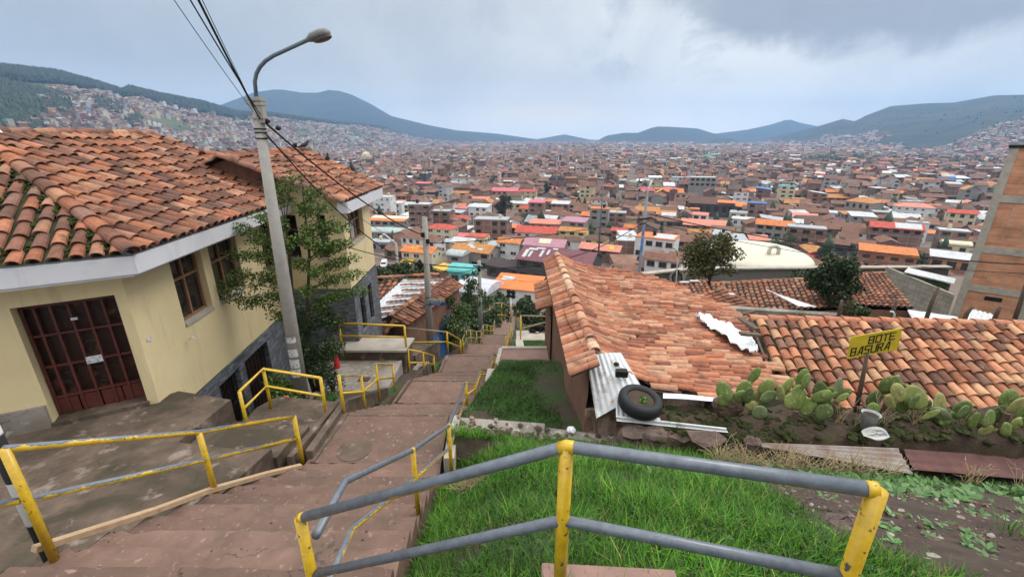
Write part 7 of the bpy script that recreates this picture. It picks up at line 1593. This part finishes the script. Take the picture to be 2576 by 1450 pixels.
def label_for(p,u,v):
    ls=sorted(LM,key=lambda l:(l[1]-u)**2+((l[2]-v)*1.6)**2)
    def rel(l):
        du,dv=u-l[1],(v-l[2])*1.6
        a=('far ' if max(abs(du),abs(dv))>120 else '')
        return (('right of ' if du>0 else 'left of ') if abs(du)>abs(dv) else ('below ' if dv>0 else 'above ')),a
    base=f"{SN[p[9]]} {WN[p[7]]} house with {RN[p[8]]} {KN[p[6]]} roof"
    opts=[f"{base} {rel(l)[1]}{rel(l)[0]}{l[0]}" for l in ls[:4]]+[f"{base} between {a[0]} and {b[0]}" for a in ls[:3] for b in ls[1:5] if a is not b]
    for o in opts:
        if o not in seenlab and len(o.split())<=16: seenlab[o]=1; return o
    o=opts[0]; k=seenlab[o]=seenlab[o]+1; adj=['smaller ','larger ','squat ','narrow ','wide ','crooked '][k%6]; o2=adj+o; seenlab[o2]=1; return ' '.join(o2.split()[:16])
for i,(u,v) in indiv.items():
    p=plots[i]; dep=proj((p[0],p[1],ZH[i]))[2]
    town_house(p[0],p[1],float(ZH[i]),p[2],p[3],p[4],p[5],p[6],p[7],p[8],p[9],label_for(p,u,v),'houses of the town below',nwin=(5 if p[5]<30 else 4) if dep<330 else 0)
# the rest as one body
V=[];F4=[];C=[];nv=0
RC={k:np.array(c) for k,c in ROOFC.items()}
def addp(vs,fs,col):
    global nv
    V.extend(vs); C.extend([col]*len(vs))
    for f in fs: F4.append(tuple(q+nv for q in (f if len(f)==4 else (f[0],f[1],f[2],f[2]))))
    nv+=len(vs)
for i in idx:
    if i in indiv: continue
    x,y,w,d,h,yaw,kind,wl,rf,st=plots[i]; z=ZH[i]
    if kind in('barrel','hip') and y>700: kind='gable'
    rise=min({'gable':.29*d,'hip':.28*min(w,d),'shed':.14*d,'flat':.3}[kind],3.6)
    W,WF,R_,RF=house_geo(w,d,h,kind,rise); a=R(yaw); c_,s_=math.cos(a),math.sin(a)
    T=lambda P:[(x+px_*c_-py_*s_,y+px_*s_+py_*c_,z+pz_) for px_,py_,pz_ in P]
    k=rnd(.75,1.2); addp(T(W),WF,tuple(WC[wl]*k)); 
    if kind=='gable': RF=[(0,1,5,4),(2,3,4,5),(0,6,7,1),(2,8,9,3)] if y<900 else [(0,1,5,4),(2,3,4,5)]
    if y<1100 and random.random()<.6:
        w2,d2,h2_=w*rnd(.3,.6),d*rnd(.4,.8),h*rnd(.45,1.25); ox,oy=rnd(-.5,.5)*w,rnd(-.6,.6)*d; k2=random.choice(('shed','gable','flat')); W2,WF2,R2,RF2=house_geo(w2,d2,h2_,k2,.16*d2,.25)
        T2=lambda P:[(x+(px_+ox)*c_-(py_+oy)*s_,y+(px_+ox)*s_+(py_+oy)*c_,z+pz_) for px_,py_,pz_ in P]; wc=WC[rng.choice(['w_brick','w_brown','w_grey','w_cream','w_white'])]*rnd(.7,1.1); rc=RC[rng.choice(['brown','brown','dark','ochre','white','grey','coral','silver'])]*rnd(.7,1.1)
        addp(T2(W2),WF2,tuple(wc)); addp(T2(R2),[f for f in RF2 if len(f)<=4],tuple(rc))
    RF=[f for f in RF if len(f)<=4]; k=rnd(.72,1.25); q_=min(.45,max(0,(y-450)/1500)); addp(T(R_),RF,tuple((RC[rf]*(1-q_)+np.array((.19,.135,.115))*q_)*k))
    if y<1500:   # window openings on the side that faces the slope
        fh=h/st; fy=-d/2-.05; cw=max(1,int(w/3.6)); sw=0
        if abs(math.sin(a))>.7: fy=None
        for f in range(st):
            for c in range(cw if fy is not None else max(1,int(d/3.6))):
                if random.random()<.35: continue
                n_=cw if fy is not None else max(1,int(d/3.6)); L=w if fy is not None else d; q=-L/2+L*(c+.5)/n_; hw=L/n_*.26; z0=f*fh+fh*.3; z1=f*fh+fh*.78
                if fy is not None: Q=[(q-hw,fy,z0),(q+hw,fy,z0),(q+hw,fy,z1),(q-hw,fy,z1)]
                else:
                    sx=-w/2-.05 if math.sin(a)>0 else w/2+.05; Q=[(sx,q-hw,z0),(sx,q+hw,z0),(sx,q+hw,z1),(sx,q-hw,z1)]
                addp(T(Q),[(0,1,2,3)],(.03,.028,.027))
def citymat():
    m,t,b=nt('town_mass'); a=N(t,'ShaderNodeVertexColor'); a.layer_name='Col'; P=posn(t)
    col=mix(t,1,a.outputs['Color'],ramp(t,noise(t,P,.25,6,.7),[(.3,.62),(.7,1.3)]),'MULTIPLY'); t.links.new(col,b.inputs['Base Color']); b.inputs['Roughness'].default_value=.85; return m
me=bpy.data.meshes.new('distant_houses'); V=np.array(V,dtype=np.float32)
quads=[f for f in F4 if f[2]!=f[3]]; tris=[f[:3] for f in F4 if f[2]==f[3]]
me.from_pydata(V.tolist(),[],quads+tris); me.materials.append(citymat()); at_=me.color_attributes.new('Col','FLOAT_COLOR','POINT'); arr=np.ones((len(V),4),dtype=np.float32); arr[:,:3]=np.array(C); at_.data.foreach_set('color',arr.ravel())
o=bpy.data.objects.new('distant_houses',me); COL.objects.link(o); tag(o,'thousands of brown roofed houses filling the valley beyond the nearer ones',None,None,'stuff')
# scattered town greenery
pts=[]
for k in range(1500):
    y=rnd(150,2600)**1; x=rnd(-1.1,1.1)*y
    if len(U) and y<600 and np.any((U[:,0]-x)**2+(U[:,1]-y)**2<(U[:,2]+3)**2): continue
    pts.append((x,y))
forest('town_greenery',pts,4,11,[(.02,.036,.018),(.03,.05,.024),(.04,.055,.03)],'scattered small trees between the distant roofs')
# junk yard van and blue sports wall, red canopy by the dome
x,y=solve(966,664,1.0); e=empty('white_van',(x,y,float(ground(x,y))),'white van parked in the cluttered yard beyond the yellow house','van'); z=float(ground(x,y))+.35
mb=MB(); prof=[(-2.6,0),(-2.6,.75),(-1.7,1.0),(-1.1,1.75),(2.5,1.8),(2.6,.9),(2.6,0)]; M3=Matrix.Rotation(R(100),3,'Z'); vs=[]
for sy in (-1,1): vs+=[Vector((x,y,z))+M3@Vector((a,sy*(1.0-.12*(b>1.2)),b)) for a,b in prof]
n=7; mb.add(vs,[tuple(range(n-1,-1,-1)),tuple(range(n,2*n))]+[(i,(i+1)%n,n+(i+1)%n,n+i) for i in range(n)]); mb.build('body',M_['white_paint'],e,bevel=.08)
mb=MB(); mb.add([Vector((x,y,z))+M3@Vector(p) for p in ((-1.73,-.8,1.06),(-1.73,.8,1.06),(-1.2,.75,1.68),(-1.2,-.75,1.68))],[(0,1,2,3)]); mb.build('windscreen',M_['window_glass'],e)
for sx in (-1.6,1.7):
    for sy in (-.95,.95): mb=MB(); mb.lathe([(0,-.1),(.33,-.1),(.35,0),(.33,.1),(0,.1)],14,c=Vector((x,y,z))+M3@Vector((sx,sy,0)),M=M3@Matrix.Rotation(R(90),3,'X')); mb.build('wheel',M_['rubber'],e)
x,y=solve(2075,652,2.0); a=at(2045,655,y=y); b=at(2102,662,y=y); mb=MB(); mb.add([a,b,b+Vector((0,5,.9)),a+Vector((1,6,1.2))]+[p-up*.08 for p in (a,b,b+Vector((0,5,.9)),a+Vector((1,6,1.2)))],[(0,1,2,3),(7,6,5,4),(0,4,5,1),(1,5,6,2),(2,6,7,3),(3,7,4,0)]); 
for p in (a,b): mb.tube([p-up*3,p],.06,6)
mb.build('red_canopy',mat('red_canvas',base=(.55,.03,.05),var=.1,rough=.7),origin=a,label='bright red canopy right of the cream dome',cat='canopy')
for (u0,v0,u1,v1,lab) in ((1870,590,1960,598,'light blue painted court wall left of the dome tree'),(2070,612,2140,622,'bright blue and turquoise court wall right of the dome')):
    x,y=solve((u0+u1)/2,(v0+v1)/2,2.0); a=at(u0,v0,y=y+3); b=at(u1,v1,y=y-3); mb=MB(); mb.beam(a-up*.8,b-up*.8,.3,3.2); mb.build('painted_wall',M_['r_blue'] if 'bright' in lab else M_['w_blue'],origin=a,label=lab,cat='wall',kind='thing')

# ---------------------------------------------------------------- low cloud wisps hanging at the mountains
def cloudmat():
    m=bpy.data.materials.new('cloud_wisp'); m.use_nodes=True; t=m.node_tree; t.nodes.clear(); o=N(t,'ShaderNodeOutputMaterial'); v=N(t,'ShaderNodeVolumePrincipled'); v.inputs['Color'].default_value=(.95,.96,.97,1); v.inputs['Density'].default_value=.004; t.links.new(v.outputs[0],o.inputs['Volume']); return m
# ---------------------------------------------------------------- air
hz=bpy.data.materials.new('haze'); hz.use_nodes=True; t=hz.node_tree; t.nodes.clear(); o_=N(t,'ShaderNodeOutputMaterial'); v=N(t,'ShaderNodeVolumePrincipled'); v.inputs['Color'].default_value=(HAZE_C); v.inputs['Density'].default_value=HAZE_D; v.inputs['Anisotropy'].default_value=.25; t.links.new(v.outputs[0],o_.inputs['Volume'])
mb2=MB(); mb2.box((0,2900,HAZE_TOP/2-30),(17000,6400,HAZE_TOP+60)); ho=mb2.build('haze',hz,kind='stuff',label='pale blue damp air filling the valley'); ho.display_type='WIRE'

# ---------------------------------------------------------------- sky, sun, camera
w=bpy.data.worlds.new('World'); S.world=w; w.use_nodes=True; t=w.node_tree; bg=t.nodes['Background']
SUN_EL,SUN_AZ=R(50),R(70)   # azimuth from +Y towards +X
sky=N(t,'ShaderNodeTexSky'); sky.sky_type='NISHITA'; sky.sun_disc=False; sky.sun_elevation=SUN_EL; sky.sun_rotation=SUN_AZ
tc=N(t,'ShaderNodeTexCoord').outputs['Generated']; sx=N(t,'ShaderNodeSeparateXYZ'); t.links.new(tc,sx.inputs[0])
zc=math_(t,'ADD',math_(t,'MAXIMUM',sx.outputs['Z'],0.0),.16); cx_=math_(t,'DIVIDE',sx.outputs['X'],zc); cy_=math_(t,'DIVIDE',sx.outputs['Y'],zc); cb=N(t,'ShaderNodeCombineXYZ'); t.links.new(cx_,cb.inputs[0]); t.links.new(cy_,cb.inputs[1])
n1=noise(t,cb.outputs[0],.55,7,.55,.4); n2=noise(t,cb.outputs[0],1.4,6,.6,.3)
az=math_(t,'DIVIDE',sx.outputs['X'],math_(t,'ADD',math_(t,'ABSOLUTE',sx.outputs['Y']),.05))
K=SKYK
def c(r,g,b,k=1.0): f=lambda q:((q/255+.055)/1.055)**2.4; return (f(r)*K,f(g)*K,f(b)*K)
SM=lambda sock,a,b,lo=0.0,hi=1.0:(lambda m:(setattr(m,'interpolation_type','SMOOTHSTEP'),setattr(m.inputs[1],'default_value',a),setattr(m.inputs[2],'default_value',b),setattr(m.inputs[3],'default_value',lo),setattr(m.inputs[4],'default_value',hi),t.links.new(sock,m.inputs[0]),m.outputs[0])[-1])(N(t,'ShaderNodeMapRange'))
n3=noise(t,tc,3.2,7,.58,.5); n4=noise(t,tc,7.5,6,.6,.4); Zs=sx.outputs['Z']
left=mix(t,ramp(t,n3,[(.35,0),(.7,1)]),c(172,180,188),c(190,197,204)); mid=mix(t,ramp(t,n3,[(.38,0),(.6,1)]),c(216,219,221),c(244,244,241))
col=mix(t,SM(az,-.7,.45),left,mid)
# heavy grey cloud bank high on the right with a ragged lower edge, smaller grey puffs under it
edge=math_(t,'ADD',math_(t,'MULTIPLY',math_(t,'SUBTRACT',n3,.5),.55),math_(t,'MULTIPLY',math_(t,'SUBTRACT',n4,.5),.22))
k=math_(t,'ADD',math_(t,'SUBTRACT',math_(t,'MULTIPLY',Zs,3.0),.40),math_(t,'ADD',edge,math_(t,'MULTIPLY',SM(az,.25,.75),.28)))
bank=math_(t,'MULTIPLY',SM(k,.20,.34),SM(az,.18,.42)); col=mix(t,math_(t,'MULTIPLY',bank,.9),col,mix(t,n4,c(128,133,143),c(168,172,180)))
puff=math_(t,'MULTIPLY',ramp(t,n4,[(.54,0),(.66,.6)]),SM(Zs,.06,.16)); col=mix(t,math_(t,'MULTIPLY',puff,SM(az,-.2,.5,.25,1.0)),col,c(150,160,176))
# low bright bank of cloud along the skyline, warm over the valley end, grey towards the right hills
hb=SM(Zs,.13,.01,1.0,1.55); hv=N(t,'ShaderNodeVectorMath',operation='SCALE')
low=math_(t,'MULTIPLY',SM(Zs,.16,.03),ramp(t,noise(t,tc,4.5,6,.55,.3),[(.3,.35),(.65,1)])); col=mix(t,math_(t,'MULTIPLY',low,.8),col,mix(t,SM(az,.3,.8),c(216,219,224),c(176,184,194)))
warm=math_(t,'MULTIPLY',SM(math_(t,'ABSOLUTE',math_(t,'SUBTRACT',az,.08)),.30,.02),SM(math_(t,'ABSOLUTE',math_(t,'SUBTRACT',Zs,.055)),.05,.0)); col=mix(t,math_(t,'MULTIPLY',warm,.75),col,c(238,228,212))
t.links.new(col,hv.inputs[0]); t.links.new(hb,hv.inputs['Scale']); col=hv.outputs[0]
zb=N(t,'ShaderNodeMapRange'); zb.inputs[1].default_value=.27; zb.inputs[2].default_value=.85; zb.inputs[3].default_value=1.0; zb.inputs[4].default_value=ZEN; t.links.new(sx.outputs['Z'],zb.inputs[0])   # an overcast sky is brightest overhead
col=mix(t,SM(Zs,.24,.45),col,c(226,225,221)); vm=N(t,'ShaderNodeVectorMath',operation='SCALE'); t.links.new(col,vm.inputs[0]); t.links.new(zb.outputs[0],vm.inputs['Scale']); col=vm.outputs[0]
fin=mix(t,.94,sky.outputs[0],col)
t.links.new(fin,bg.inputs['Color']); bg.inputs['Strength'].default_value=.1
sl=bpy.data.lights.new('sun','SUN'); sl.energy=SUN_E; sl.angle=R(25); sl.color=(1,.97,.92); so=bpy.data.objects.new('sun',sl); COL.objects.link(so)
sd_=Vector((math.sin(SUN_AZ)*math.cos(SUN_EL),math.cos(SUN_AZ)*math.cos(SUN_EL),math.sin(SUN_EL))); so.rotation_euler=sd_.to_track_quat('Z','Y').to_euler(); so.location=(0,0,60)
cd=bpy.data.cameras.new('camera'); cam=bpy.data.objects.new('camera',cd); COL.objects.link(cam); cam.location=(0,0,0); cam.rotation_euler=(R(90)-PITCH,0,0)
cd.sensor_width=36; cd.lens=36*FPX/2576; cd.clip_start=.05; cd.clip_end=60000; S.camera=cam
S.view_settings.view_transform='Standard'; S.view_settings.look='None'; S.view_settings.gamma=1; S.view_settings.exposure=EXPO
S.render.engine='CYCLES'; S.cycles.use_denoising=True; S.cycles.max_bounces=5; S.cycles.diffuse_bounces=2; S.cycles.glossy_bounces=2; S.cycles.volume_bounces=VB; S.cycles.transparent_max_bounces=6
S.cycles.use_adaptive_sampling=True; S.cycles.adaptive_threshold=.02
try: S.cycles.denoiser='OPENIMAGEDENOISE'
except Exception: pass
